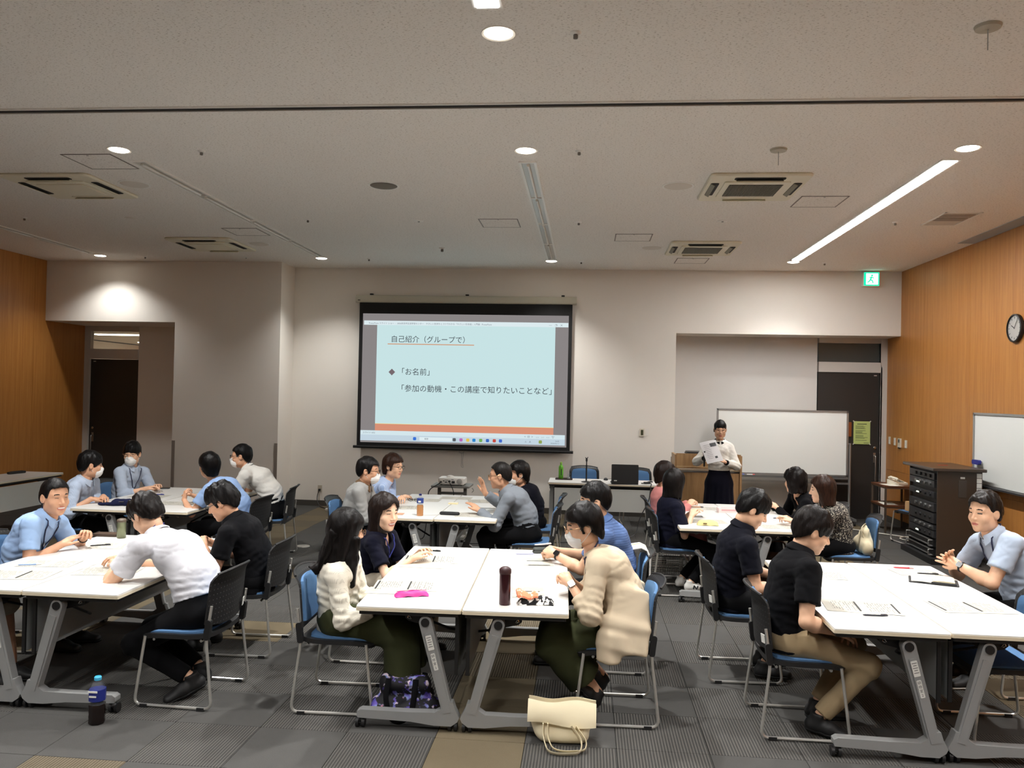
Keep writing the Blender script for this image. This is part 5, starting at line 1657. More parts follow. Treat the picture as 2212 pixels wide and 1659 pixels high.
        m.build('glasses', glasses, body, True)
    if mask:
        g = Grid((-0.075, 0.0, -0.135), (0.075, 0.13, 0.0), 0.0045)
        g.ell((0, 0.030, -0.058), (0.060, 0.080, 0.066), 0.0); g.cone((0, 0.07, -0.02), (0, 0.104, -0.032), 0.012, 0.012, 0.02)
        g.cut_fn(lambda P: P[..., 2] + 0.012 - 0.010 * (1 - (P[..., 0] / 0.06) ** 2))
        g.cut_fn(lambda P: 0.040 - P[..., 1] + 0.0 * P[..., 2])
        g.near_fn(lambda P: 0.0007 * np.sin(P[:, 2] * 330), 0.02)
        v, q = g.mesh(); mo = mk_mesh('face_mask', HT_(v), q, M_MASK, body)
        m = MB()
        for s in (-1, 1):
            m.tube([HT_((s * 0.056, 0.048, -0.020)), HT_((s * 0.076, 0.005, 0.010)), HT_((s * 0.083, -0.022, 0.012)), HT_((s * 0.080, -0.026, -0.020)), HT_((s * 0.070, 0.01, -0.055)), HT_((s * 0.050, 0.048, -0.090))], 0.0016, 5)
        m.build('ear_loop', M_MASK, mo)
    if lanyard is not None:
        lm, length, badge = lanyard
        m = MB(); pts = []
        ends = Ch + fw * 0.10 - up * length
        ends[1] = front(ends[0], ends[2], ends[1]) + 0.006
        path = []
        for s in (1, -1):
            seg = []
            for t in np.linspace(0, 1, 9):
                b = Nb + sx * s * (rn + 0.030) + up * 0.012
                p = b * (1 - t) + ends * t + sx * s * 0.016 * math.sin(t * PI)
                if t > 0.10: p[1] = max(p[1] if t < 0.25 else -9, front(p[0], p[2], p[1]) + 0.007)
                seg.append(p)
            path.append(seg)
        bk = [Nb - fw * (rn + 0.026) + up * 0.022 + sx * s * 0.035 for s in (1, -1)]
        full = list(reversed(path[0])) + [bk[0], bk[1]] + path[1]
        m.tube(full, 0.0048, 6); lo_o = m.build('lanyard', lm, body, True)
        if badge:
            m = MB(); e_ = ends
            m.box(e_ + V3(0, 0.004, -0.03), (0.012, 0.008, 0.06)); m.build('badge_clip', M_BLACKP, lo_o)
            m = MB(); m.box(e_ + V3(0, 0.006, -0.095), (0.075, 0.004, 0.050)); m.build('badge', mat('badge_card', (214, 206, 180), 0.3), lo_o)
            m = MB(); m.lathe([(0.017, 0), (0.017, 0.008), (0.013, 0.010)], e_ + V3(0, 0.004, 0.045), 16, M=Matrix.Rotation(-PI / 2, 3, 'X')); m.build('badge_reel', M_STEEL, lo_o, True)
    if watch is not None:
        for (i, wm, band) in watch:
            ax = nrm(WR[i] - EL[i]); c = WR[i] - ax * 0.022; hdv, pl = hdirs[i]
            u = nrm(pl - ax * np.dot(pl, ax)); w2 = np.cross(ax, u)
            m = MB(); rw = 0.0305 * S * asz
            rows = [[c + (u * math.cos(t) + w2 * math.sin(t)) * rw + ax * z_ for t in np.linspace(0, 2 * PI, 18, endpoint=False)] for z_ in (-0.009, 0.009)]
            m.tube([c + (u * math.cos(t) + w2 * math.sin(t)) * rw for t in np.linspace(0, 2 * PI, 18, endpoint=False)], 0.0075, 6, closed=True, flat=0.5); wo = m.build('watch', band, body, True)
            m = MB(); M = Matrix(((*(w2),), (*(ax),), (*(-u),))).transposed()
            m.prism(rrect(0.038, 0.040, 0.009), 'z', 0.0, 0.010, M=M.to_4x4()); m.v = [tuple(np.array(p) + c - u * (rw - 0.001)) for p in m.v]; m.build('watch_face', wm, wo, True)
    if inner is not None: inner(body, locals())
    return body
# ------------------------------------------------------------------ the people
BLACK = cloth('black', (13, 13, 16)); NAVY = cloth('navy', (14, 15, 30)); TRB = cloth('trouser_black', (11, 11, 13)); WHITE = cloth('white', (212, 212, 218))
LBLUE = cloth('light_blue', (150, 178, 216)); LBLUE2 = cloth('light_blue_tee', (138, 164, 204)); GREY = cloth('grey', (150, 150, 148)); GREYB = cloth('grey_blue', (124, 130, 138)); PINK = cloth('pink', (196, 128, 124))
BLUEP = cloth('blue_polo', (84, 110, 158)); BEIGE = cloth('beige_knit', (206, 190, 164), 0.18, 500); KHAKI = cloth('khaki', (160, 140, 108)); OLIVE = cloth('olive', (58, 61, 39)); STONE = cloth('stone', (178, 168, 150)); SHIRTB = cloth('pale_blue_shirt', (178, 192, 212)); SHIRTG = cloth('pale_blue_grey', (170, 182, 200)); OFFW = cloth('off_white', (214, 212, 206)); DKNAVY = cloth('dark_navy', (14, 15, 24)); CREAMW = cloth('blouse_white', (226, 224, 216))
def stripes(nm, c0, c1, period, axis=0, width=0.3):
    m, n = newmat('cloth_' + nm, 0.9); x = n.sep(n.coord())
    k = n.math('GREATER_THAN', n.math('SINE', n.math('MULTIPLY', x[axis], 2 * PI / period)), 1 - 2 * width)
    n.link(n.mix(k, lin(c0), lin(c1)), n.b.inputs['Base Color']); return m
STRIPE = stripes('striped_shirt', (150, 172, 210), (184, 198, 222), 0.014)
STRIPE2 = stripes('fine_striped_shirt', (168, 182, 204), (178, 191, 211), 0.010)
BLUEST = stripes('blue_lined_polo', (84, 110, 158), (68, 92, 138), 0.016, 2)
KNITW, n = newmat('cloth_white_openwork_knit', 0.9)
co = n.coord(); x, y, z = n.sep(co)
band = n.math('SINE', n.math('MULTIPLY', z, 2 * PI / 0.055)); rib = n.math('SINE', n.math('MULTIPLY', n.math('ADD', x, y), 2 * PI / 0.011))
hol = n.math('MULTIPLY', n.math('GREATER_THAN', band, 0.0), n.math('GREATER_THAN', rib, 0.25))
n.link(n.mix(n.math('MULTIPLY', hol, 0.32), lin((232, 226, 210)), lin((168, 160, 144))), n.b.inputs['Base Color'])
n.bump(n.math('ADD', n.math('MULTIPLY', band, 0.6), n.math('MULTIPLY', n.math('SUBTRACT', 1.0, hol), 0.5)), 0.3, 0.004)
SPECK, n = newmat('cloth_speckled', 0.9)
co = n.coord(); vo = n.new('TexVoronoi'); vo.inputs['Scale'].default_value = 75; n.link(co, vo.inputs['Vector'])
n.link(n.ramp(vo.outputs['Distance'], [(0.25, lin((190, 184, 168))), (0.45, lin((44, 40, 38)))]), n.b.inputs['Base Color'])
WSHOE = mat('shoe_white', (224, 222, 216), 0.6); WSOLE = mat('sole_white', (206, 204, 198), 0.7)
LANB = mat('lanyard_navy', (22, 28, 62), 0.6); LANB2 = mat('lanyard_blue', (36, 44, 120), 0.6)
WFB = mat('watch_dark', (18, 18, 20), 0.2); WBB = mat('watch_band', (24, 24, 26), 0.6)
BK = (27, 23, 22); BR = (66, 42, 31); DB = (44, 31, 26)

def table_feet(x, y, d, sp=0.10, z=0.088):      # ankles in front of a sitter facing d (+1: +X, -1: -X); right then left
    return [(x + d * 0.36, y - d * sp, z), (x + d * 0.36, y + d * sp, z)]

def c1_hair(body, HT, hm, q):
    g = Grid(HT((0, 0, 0)) - V3(0.30, 0.30, 0.52), HT((0, 0, 0)) + V3(0.30, 0.30, 0.12), 0.0075)
    a = HT((0, -0.055, -0.02)); b = HT((-0.03, -0.075, -0.15)); c = q['Nb'] - q['fw'] * 0.115 - V3(0.0, 0.0, 0.10); d = q['Ch'] - q['fw'] * 0.145 - V3(0.0, 0, 0.03)
    g.econe(a, b, (0.085, 0.06), (0.085, 0.045), (1, 0, 0), 0.03); g.econe(b, c, (0.085, 0.045), (0.095, 0.03), (1, 0, 0), 0.03); g.econe(c, d, (0.095, 0.030), (0.07, 0.016), (1, 0, 0), 0.03)
    # lock falling in front of the right shoulder
    e0 = HT((0.066, 0.02, -0.04)); e1 = HT((0.070, 0.03, -0.16)); e2 = e1 + V3(0.0, 0.01, -0.15)
    g.econe(e0, e1, (0.03, 0.05), (0.036, 0.045), (1, 0, 0), 0.03); g.econe(e1, e2, (0.036, 0.045), (0.022, 0.02), (1, 0, 0), 0.03)
    g.noise(0.007, (60, 60, 7), 3.0); g.noise(0.004, (120, 120, 10), 8.0)
    v, f = g.mesh(); mk_mesh('hair_lengths', v, f, hm, body)

RB = 1.3   # coarser surface for the back rows
# ---- centre front group
person('woman with long black hair and glasses in white openwork cardigan', (-1.50, 4.90), (-1.455, 4.86, 1.055), 38, -10, 2, 'f', 0.93, 1.03, 1.0, 1, BK, 'long', ('knit', KNITW), ('culotte', OLIVE),
       [(-1.22, 4.80, 0.60), (-1.20, 4.93, 0.60)], ('relax', 'relax'), None, table_feet(-1.47, 4.90, 1.12, 0.08), shoes=(M_SHOEB, M_SOLEB), glasses=M_GLSG, sleeve=1.72, hem=0.11, loose=0.006, hairfn=c1_hair, poles=[(0.45, -0.5, -0.75), (-0.45, -0.5, -0.75)])
person('smiling woman with shoulder-length dark hair in navy tee', (-1.54, 5.80), (-1.44, 5.75, 1.035), -38, -4, 0, 'f', 0.92, 1.08, 1.0, 0, DB, 'bob', ('tee', NAVY), ('wide', STONE),
       [(-1.20, 5.64, 0.735), (-1.20, 5.80, 0.735)], ('relax', 'relax'), None, table_feet(-1.5, 5.80, 1, 0.08), shoes=(M_SHOEB, M_SOLEB), mouth=True, lanyard=(LANB2, 0.06, False), sleeve=0.72, twist=-10)
def c3_inner(body, q):
    P0, W_, fw, Ch = q['P0'], q['W_'], q['fw'], q['Ch']
    g = Grid(P0 - V3(0.2, 0.2, 0.1), Ch + V3(0.2, 0.3, 0.15), 0.010)
    g.econe(P0 - V3(0, -0.02, 0.02), W_ + V3(0, 0.03, 0), (0.10, 0.125), (0.085, 0.115), (1, 0, 0), 0.0); g.econe(W_ + V3(0, 0.03, 0), Ch + fw * 0.03, (0.085, 0.115), (0.075, 0.105), (1, 0, 0), 0.03)
    v, f = g.mesh(); mk_mesh('undershirt', v, f, WHITE, body)
person('masked woman with short black hair in long beige cardigan', (0.26, 4.95), (-0.005, 4.95, 1.12), 192, -14, 181, 'f', 1.0, 1.07, 1.0, 1, BK, 'womanshort', ('knit', BEIGE), ('culotte', OLIVE),
       [(-0.075, 5.00, 0.775), (-0.075, 4.86, 0.785)], ('curl', 'curl'), [(0, -0.75, -0.5), (0, 0.75, -0.5)], [(0.14, 5.08, 0.16), (0.10, 4.90, 0.13)], [(-0.5, -0.2), (-0.5, -0.25)], (-1.0, -0.8), shoes=(M_SHOEB, M_SOLEB), glasses=M_GLSG, mask=True, lanyard=(LANB, 0.10, False), sleeve=1.52, hem=0.065, loose=0.014,
       watch=[(1, M_CHROME, M_STEEL)], inner=c3_inner, drape=True, poles=[(0.5, -0.4, -0.7), (-0.6, -0.4, -0.6)])
person('man with black-framed glasses in blue polo behind the beige cardigan', (0.27, 5.86), (0.07, 5.80, 1.16), 188, -6, 180, 'm', 1.0, 1.06, 1.0, 1, (22, 20, 20), 'side', ('polo', BLUEST), ('long', TRB),
       [(-0.19, 5.97, 0.765), (-0.20, 5.83, 0.765)], ('curl', 'curl'), [(0, -0.8, -0.5), (0, 0.8, -0.5)], table_feet(0.2, 5.86, -1), shoes=(M_SHOEB, M_SOLEB), glasses=M_GLS, collar=BLUEP, watch=[(1, WFB, WBB)])
# ---- left front group
person('laughing man in light blue polo with a badge lanyard', (-4.12, 5.56), (-3.875, 5.60, 1.085), -28, -2, 4, 'm', 0.98, 1.10, 1.0, 2, (24, 22, 22), 'crop', ('polo', LBLUE), ('long', TRB),
       [(-3.80, 5.56, 0.745), (-3.74, 5.74, 0.77)], ('flat', 'curl'), [(0, 0.2, -1), (0.3, -0.7, -0.6)], table_feet(-4.1, 5.58, 1), shoes=(M_SHOEB, M_SOLEB), mouth=True, collar=LBLUE, lanyard=(LANB, 0.12, True), twist=-8, poles=[(0.75, -0.5, -0.35), (-0.55, -0.5, -0.65)], watch=[(1, M_WHITEP, WBB)])
person('man bending over the table in white polo, seen from behind', (-2.37, 4.86), (-2.83, 5.00, 1.075), 158, -38, 176, 'm', 1.04, 1.06, 1.0, 1, (34, 28, 26), 'messy', ('polo', WHITE), ('long', TRB),
       [(-3.04, 5.18, 0.745), (-3.02, 4.98, 0.745)], ('relax', 'relax'), None, [(-2.42, 4.96, 0.13), (-2.40, 4.80, 0.12)], [(-0.6, 0.25), (-0.6, -0.45)], (0.35, 0.35), shoes=(M_SHOEB, M_SOLEB), collar=WHITE, lanyard=(LANB2, 0.05, False), hem='tuck', loose=0.008, poles=[(0.6, -0.2, -0.6), (-0.75, -0.1, -0.55)])
person('man in black short-sleeved shirt with glasses looking down at the table', (-2.40, 5.76), (-2.645, 5.70, 1.075), 188, -26, 181, 'm', 1.0, 1.07, 1.0, 2, (26, 24, 24), 'messy', ('polo', BLACK), ('long', TRB),
       [(-2.76, 5.80, 0.755), (-2.74, 5.63, 0.76)], ('curl', 'curl'), [(0, -0.8, -0.5), (0, 0.8, -0.5)], table_feet(-2.4, 5.76, -1), shoes=(M_SHOEB, M_SOLEB), glasses=M_GLS, collar=BLACK, hair_seed=4)
person('person in beige shorts and black shoes cut off by the picture edge', (-4.16, 4.80), (-4.10, 4.80, 1.10), 0, -5, 2, 'm', 1.0, 1.04, 1.2, 2, BK, 'short', ('tee', LBLUE2), ('shorts', STONE),
       [(-3.96, 4.78, 0.745), (-3.95, 4.98, 0.745)], ('relax', 'relax'), None, [(-3.70, 4.78, 0.088), (-3.66, 4.90, 0.088)], shoes=(M_SHOEB, M_SOLEB))
# ---- right front group
person('young man in black polo looking down, beside the khaki trousers man', (1.03, 5.80), (1.17, 5.75, 1.145), -4, -28, 2, 'm', 1.0, 1.05, 1.0, 1, (24, 22, 22), 'fringe', ('polo', DKNAVY), ('long', TRB),
       [(1.36, 5.68, 0.63), (1.38, 5.92, 0.65)], ('relax', 'relax'), None, [(1.25, 5.68, 0.10), (1.28, 5.9, 0.10)], shoes=(M_SHOEB, M_SOLEB), collar=DKNAVY, watch=[(1, WFB, WBB)], hair_seed=2, hem=0.08)
person('young man in black polo and khaki trousers looking down', (1.20, 4.92), (1.355, 4.95, 1.135), 0, -22, 1, 'm', 1.02, 1.06, 1.0, 1, (34, 28, 26), 'fringe', ('polo', BLACK), ('long', KHAKI),
       [(1.45, 4.79, 0.595), (1.47, 5.02, 0.60)], ('relax', 'relax'), None, [(1.36, 4.78, 0.10), (1.42, 5.03, 0.09)], [(1, -0.35), (1, 0.05)], (0.12, 0.05), shoes=(M_SHOEB, M_SOLEB), collar=BLACK, hem=0.075, hair_seed=7)
person('man in pale blue shirt with navy lanyard and folded hands, right', (3.02, 5.82), (2.75, 5.85, 1.165), 207, -3, 184, 'm', 1.06, 1.10, 1.0, 1, (42, 36, 33), 'spiky', ('polo', SHIRTB), ('long', TRB),
       [(2.60, 6.00, 0.80), (2.585, 5.84, 0.795)], ('flat', 'flat'), [(0.1, -0.9, -0.15), (0.1, 0.9, -0.15)], table_feet(3.0, 5.82, -1), shoes=(M_SHOEB, WSOLE), collar=SHIRTB, lanyard=(LANB, 0.12, False), watch=[(1, WFB, WBB)], poles=[(0.6, -0.3, -0.65), (-0.95, -0.2, -0.55)], wide=1.05, twist=8)
# ---- centre back group
person('masked man with glasses in grey sweatshirt', (-2.36, 8.13), (-2.22, 8.14, 1.09), 2, -4, 0, 'm', 0.97, 1.10, RB, 2, (24, 22, 22), 'side', ('long', GREY), ('long', TRB),
       [(-2.06, 8.10, 0.755), (-2.05, 8.24, 0.755)], ('curl', 'curl'), [(0, 0.7, -0.6), (0, -0.7, -0.6)], table_feet(-2.35, 8.12, 1), shoes=(M_SHOEB, M_SOLEB), glasses=M_GLS, mask=True, collar=cloth('brown_scarf', (104, 82, 62)))
person('woman with short brown hair and glasses in pale blue striped shirt', (-2.36, 8.90), (-2.13, 8.85, 1.075), -22, -4, 0, 'f', 0.96, 1.10, RB, 1, BR, 'womanshort', ('long', STRIPE), ('long', TRB),
       [(-2.0, 8.84, 0.745), (-2.0, 8.70, 0.755)], (('relax', (0.2, 0.9, 0)), ('relax', (0.2, -0.9, 0))), None, table_feet(-2.35, 8.9, 1), shoes=(M_SHOEB, M_SOLEB), glasses=M_GLS, sleeve=1.8)
person('man in grey-blue shirt raising his right hand', (-0.56, 8.10), (-0.85, 8.05, 1.09), 178, -6, 181, 'm', 1.0, 1.08, RB, 2, (40, 36, 34), 'thin', ('long', GREYB), ('long', TRB),
       [(-1.03, 8.36, 0.87), (-1.04, 7.98, 0.745)], (('open', (-0.35, 0.05, 0.95)), 'flat'), [(-0.7, -0.6, -0.2), None], table_feet(-0.55, 8.1, -1), shoes=(M_SHOEB, M_SOLEB), glasses=M_GLSG, collar=GREYB, sleeve=1.9, hem='tuck')
person('masked person in dark navy top behind the man raising his hand', (-0.55, 8.92), (-0.73, 8.86, 1.035), 196, -4, 180, 'f', 0.95, 1.08, RB, 2, BK, 'womanshort', ('long', DKNAVY), ('long', TRB),
       [(-0.92, 9.02, 0.745), (-0.92, 8.85, 0.745)], ('relax', 'relax'), None, table_feet(-0.5, 8.92, -1), shoes=(M_SHOEB, M_SOLEB), mask=True)
# ---- right back group
person('woman with short dark hair in pink top', (0.86, 8.95), (0.875, 8.92, 1.07), 18, -4, 2, 'f', 0.93, 1.08, RB, 1, DB, 'womanshort', ('long', PINK), ('long', PINK),
       [(1.12, 8.84, 0.755), (1.13, 8.98, 0.76)], ('curl', 'curl'), [(0, 0.6, -0.7), (0, -0.6, -0.7)], table_feet(0.9, 8.95, 1), shoes=(M_SHOEB, M_SOLEB), glasses=M_GLS)
person('woman with black bob in navy top and white sneakers', (0.86, 8.11), (0.885, 8.11, 1.065), 55, -4, 8, 'f', 0.97, 1.08, RB, 0, BK, 'bob', ('tee', NAVY), ('long', TRB),
       [(1.04, 7.98, 0.765), (1.04, 8.16, 0.755)], ('curl', 'relax'), None, [(1.04, 7.96, 0.12), (0.98, 8.22, 0.10)], shoes=(WSHOE, WSOLE), shoestyle='n_mark', hem=0.10, sleeve=0.85, loose=0.01)
person('woman with wavy black bob in black top', (2.45, 8.92), (2.23, 8.86, 1.045), 128, -4, 178, 'f', 0.95, 1.08, RB, 1, (28, 22, 21), 'wavy', ('long', BLACK), ('long', TRB),
       [(2.04, 9.0, 0.755), (2.05, 8.80, 0.755)], ('relax', 'relax'), None, table_feet(2.45, 8.9, -1), shoes=(M_SHOEB, M_SOLEB))
person('woman with brown hair in black and white patterned blouse', (2.48, 8.10), (2.285, 8.05, 1.05), 165, -6, 178, 'f', 0.95, 1.08, RB, 0, BR, 'bob', ('roll', SPECK), ('long', TRB),
       [(2.00, 8.12, 0.745), (1.99, 7.99, 0.745)], ('curl', 'relax'), [(0, -0.4, -0.9), None], table_feet(2.45, 8.1, -1), shoes=(M_SHOEB, M_SOLEB), sleeve=1.2, hem=0.10, hair_seed=3)
# ---- left back group
person('masked man with dark hair turned away in pale striped shirt', (-5.31, 7.98), (-5.15, 8.00, 1.075), 42, -4, 6, 'm', 0.97, 1.10, RB, 2, (22, 20, 20), 'fringe', ('roll', STRIPE2), ('long', TRB),
       [(-5.04, 7.84, 0.745), (-5.02, 8.02, 0.75)], (('relax', (0.4, 0.7, 0)), ('relax', (0.5, -0.7, 0))), None, table_feet(-5.3, 8.0, 1), shoes=(M_SHOEB, M_SOLEB), mask=True, collar=SHIRTG, sleeve=1.35)
person('masked young man facing the viewer in pale blue shirt with lanyard', (-5.32, 8.92), (-5.22, 8.88, 1.125), -76, -3, -18, 'm', 0.98, 1.08, RB, 1, (20, 18, 18), 'fringe', ('roll', SHIRTG), ('long', TRB),
       [(-4.98, 8.76, 0.745), (-4.95, 8.94, 0.745)], ('relax', 'relax'), None, table_feet(-5.3, 8.92, 1), shoes=(M_SHOEB, M_SOLEB), mask=True, glasses=M_GLSG, collar=SHIRTG, sleeve=1.5, lanyard=(LANB, 0.12, False), hair_seed=5)
person('woman with short black hair in light blue tee, seen from behind', (-3.52, 8.02), (-3.865, 8.00, 1.105), 142, 0, 172, 'f', 1.02, 1.09, RB, 2, (18, 16, 17), 'womanshort', ('tee', LBLUE2), ('long', TRB),
       [(-4.05, 8.14, 0.76), (-4.08, 7.92, 0.76)], ('relax', ('curl', (0.1, 0.1, 1))), None, table_feet(-3.5, 8.02, -1), shoes=(M_SHOEB, M_SOLEB), hem=0.12, loose=0.012)
person('masked man with glasses in white polo leaning on the table', (-3.52, 8.94), (-3.92, 8.90, 1.135), 192, -2, 186, 'm', 1.05, 1.08, RB, 2, (18, 17, 18), 'short', ('polo', OFFW), ('long', TRB),
       [(-4.15, 9.02, 0.745), (-4.14, 8.82, 0.745)], ('relax', 'relax'), None, table_feet(-3.5, 8.94, -1), shoes=(M_SHOEB, M_SOLEB), mask=True, glasses=M_GLS, collar=OFFW, lanyard=(LANB, 0.05, False), hem='tuck')
# ---- presenter
def p_inner(body, q):
    for i in range(2):
        m = MB(); ax = nrm(q['WR'][i] - q['EL'][i]); c = q['WR'][i]
        m.tube([c - ax * 0.065, c - ax * 0.01], [0.036, 0.034], 14); m.build('cuff', BLACK, body, True)
person('standing woman in white blouse and navy skirt reading from papers', (1.82, 11.20), (1.818, 11.17, 1.485), -94, -8, -92, 'f', 0.95, 1.06, 1.15, 1, (26, 24, 24), 'tied', ('long', CREAMW), ('skirt', cloth('skirt_navy', (15, 15, 27))),
       [(1.60, 10.98, 1.11), (1.86, 10.99, 1.06)], (('curl', (-0.15, -0.35, 0.6)), ('flat', (-0.75, -0.2, 0.55))), [(0.7, -0.1, 0.3), (-0.5, 0.2, -0.7)], [(1.72, 11.2, 0.085), (1.92, 11.2, 0.085)], [(0, -1), (0, -1)], shoes=(M_SHOEB, M_SOLEB), glasses=M_GLSG, collar=BLACK, sleeve=1.8, hem=-0.08, loose=0.010, wide=0.9, standing=True, inner=p_inner, poles=[(0.6, -0.4, -0.7), (-0.75, -0.5, -0.5)])
# ------------------------------------------------------------------ things on and around the tables
TZ = 0.700
M_PAPER, n = newmat('handout_paper', 0.85)
co = n.coord(); x, y, z = n.sep(co)
row = n.math('GREATER_THAN', n.math('SINE', n.math('MULTIPLY', x, 2 * PI / 0.014)), 0.35)
brk = n.math('GREATER_THAN', n.noise(n.mapping(co, (75, 26, 1)), 1.0, 2), 0.47)
lx = n.math('LESS_THAN', n.math('ABSOLUTE', n.math('SUBTRACT', n.math('ABSOLUTE', x), 0.10)), 0.070)
ly = n.math('LESS_THAN', n.math('ABSOLUTE', y), 0.105)
tx = n.math('MULTIPLY', n.math('MULTIPLY', row, brk), n.math('MULTIPLY', lx, ly))
n.link(n.mix(n.math('MULTIPLY', tx, 0.62), lin((188, 185, 174)), lin((70, 72, 72))), n.b.inputs['Base Color'])
def plainp(nm, col): return mat('paper_' + nm, col, 0.85)
_zs = {}
def sheet(x, y, rz, label, w=0.40, d=0.28, bars=True, m=None, z=TZ, cat='paper'):
    e = empty('handout', (x, y, z), rz); tag(e, label, cat, 'printed handouts on the tables')
    q = MB(); q.grid(lambda u, v: ((u - 0.5) * w, (v - 0.5) * d, 0.0022 + 0.0012 * math.sin(u * 5 + x) * v), 6, 4, 0.0008); q.build('sheet', m or M_PAPER, e)
    if bars:
        for k in (-1, 1):
            q = MB(); q.box((k * w / 4 - w * 0.20, 0.0, 0.0042), (0.010, d * 0.74, 0.0006)); q.build('title_bar', M_INK, e)
def pen(x, y, rz, col, label, z=TZ, tipcol=None, L=0.14):
    e = empty('pen', (x, y, z + 0.006), rz); tag(e, label, 'pen', 'pens on the tables')
    q = MB(); q.tube([(-L / 2, 0, 0), (-L / 2 + 0.012, 0, 0), (L / 2 - 0.03, 0, 0)], [0.002, 0.005, 0.0055], 8); q.build('barrel', mat('pen_%d_%d_%d' % col, col, 0.35), e, True)
    q = MB(); q.cyl((L / 2 - 0.03, 0, 0), (L / 2, 0, 0), 0.0058, 0.004, 8); q.cyl((L / 2 - 0.04, 0, 0.007), (L / 2 - 0.004, 0, 0.007), 0.0014, seg=6); q.build('clip_end', mat('pen_%d_%d_%d' % (tipcol or col), tipcol or col, 0.35), e, True)
sheet(-1.10, 5.80, 0.10, 'printed two-page handout before the smiling woman in navy')
sheet(-1.13, 5.60, -0.04, 'second paler sheet under the handout of the smiling woman', 0.36, 0.2, False, plainp('pale', (192, 188, 174)))
sheet(-1.10, 4.985, 0.10, 'printed two-page handout near the pink pouch')
sheet(-1.14, 4.84, 0.02, 'paler sheet edge under the handout near the pink pouch', 0.34, 0.16, False, plainp('pale', (192, 188, 174)))
sheet(-0.33, 5.86, PI / 2 + 0.15, 'printed handout before the man in blue polo', 0.28, 0.21)
sheet(-0.335, 4.95, PI / 2 + 0.1, 'printed handout half under the floral cloth pouch', 0.26, 0.20)
pen(-1.152, 6.09, -0.12, (22, 22, 24), 'black ballpoint pen near the far end of the centre table')
pen(-0.444, 6.105, 0.08, (176, 178, 214), 'pale lilac pen near the man in blue polo')
pen(-0.30, 5.985, 0.55, (225, 225, 225), 'white pen held over the table by the man in blue polo', z=0.80)
e = empty('eyewear_case', (-0.325, 6.19, TZ), 0.2); tag(e, 'dark grey case at the far corner of the centre table', 'case')
q = MB(); q.prism(rrect(0.13, 0.055, 0.02), 'z', 0.0, 0.022, bev=0.008); q.build('lower_shell', mat('case_grey', (62, 66, 62), 0.5), e, True)
q = MB(); q.prism(rrect(0.128, 0.053, 0.02), 'z', 0.023, 0.042, bev=0.010); q.build('lid', mat('case_grey', (62, 66, 62), 0.5), e, True)
# pink pouch
e = empty('pencil_pouch', (-1.015, 4.745, TZ), 0.36); tag(e, 'bright pink pencil pouch on the centre table', 'pouch')
def pouchfn(w, d, h):
    def fn(u, v):
        a, b = (u - 0.5) * 2, (v - 0.5) * 2
        return (a * w / 2 * (1 - 0.06 * b * b), b * d / 2 * (1 - 0.10 * (1 - a * a)), 0.004 + h * max(0, (1 - a ** 4)) ** 0.6 * max(0, 1 - b * b) ** 0.6 + 0.003 * math.sin(a * 7 + b * 3))
    return fn
q = MB(); q.grid(pouchfn(0.205, 0.075, 0.026), 18, 10, 0.003); q.build('body', mat('pouch_pink', (206, 48, 140), 0.6), e, True)
q = MB(); q.tube([(-0.09, 0.0, 0.030), (0, 0.002, 0.034), (0.09, 0.0, 0.030)], 0.0018, 6); q.build('zipper', mat('zip_pink', (190, 30, 122), 0.5), e, True)
# tumbler
def tumbler(x, y, r, h, col, lidcol, label, z=TZ):
    e = empty('tumbler', (x, y, z)); tag(e, label, 'tumbler')
    q = MB(); q.lathe([(r * 0.9, 0), (r, 0.006), (r, h * 0.8), (r * 1.0, h * 0.82)], seg=24); q.build('body', mat('tumbler_%d%d%d' % col, col, 0.22, 0.35), e, True)
    q = MB(); q.lathe([(r * 1.04, h * 0.82), (r * 1.08, h * 0.86), (r * 1.06, h * 0.93), (r * 0.85, h * 0.97), (r * 0.5, h)], seg=24); q.box((0, r * 1.05, h * 0.9), (0.02, 0.012, 0.02)); q.build('lid', mat('tumbler_lid_%d%d%d' % lidcol, lidcol, 0.5), e, True)
tumbler(-0.447, 4.645, 0.033, 0.218, (58, 22, 28), (62, 34, 36), 'tall dark red tumbler on the centre table')
tumbler(-3.68, 6.14, 0.034, 0.155, (120, 124, 96), (92, 80, 68), 'olive green tumbler at the far end of the left table')
# folded floral cloth pouch
e = empty('cloth_pouch', (-0.27, 4.705, TZ), 0.12); tag(e, 'folded orange and black-white patterned cloth pouch', 'pouch')
OR, n = newmat('orange_floral', 0.9); co = n.coord(); k = n.noise(co, 48, 1)
n.link(n.ramp(k, [(0.40, lin((238, 140, 102))), (0.55, lin((238, 140, 102))), (0.60, lin((246, 214, 190)))]), n.b.inputs['Base Color'])
BWF, n = newmat('black_white_floral', 0.9); co = n.coord(); k = n.noise(co, 42, 1)
n.link(n.ramp(k, [(0.50, lin((20, 20, 22))), (0.54, lin((236, 234, 228)))]), n.b.inputs['Base Color'])
q = MB(); q.grid(pouchfn(0.21, 0.12, 0.040), 16, 10, 0.004); q.build('lower_fold', BWF, e, True)
q = MB(); q.grid(lambda u, v: ((u - 0.5) * 0.11 - 0.045, (v - 0.5) * 0.10 - 0.005, 0.048 + 0.020 * math.sin(v * PI) + 0.006 * math.sin(u * 9)), 10, 8, 0.012); q.build('upper_fold', OR, e, True)
q = MB(); q.tube([(-0.10, -0.055, 0.050), (-0.102, -0.03, 0.066), (-0.10, 0.03, 0.068), (-0.10, 0.05, 0.05)], [0.012, 0.016, 0.016, 0.01], 8); q.build('rolled_edge', OR, e, True)
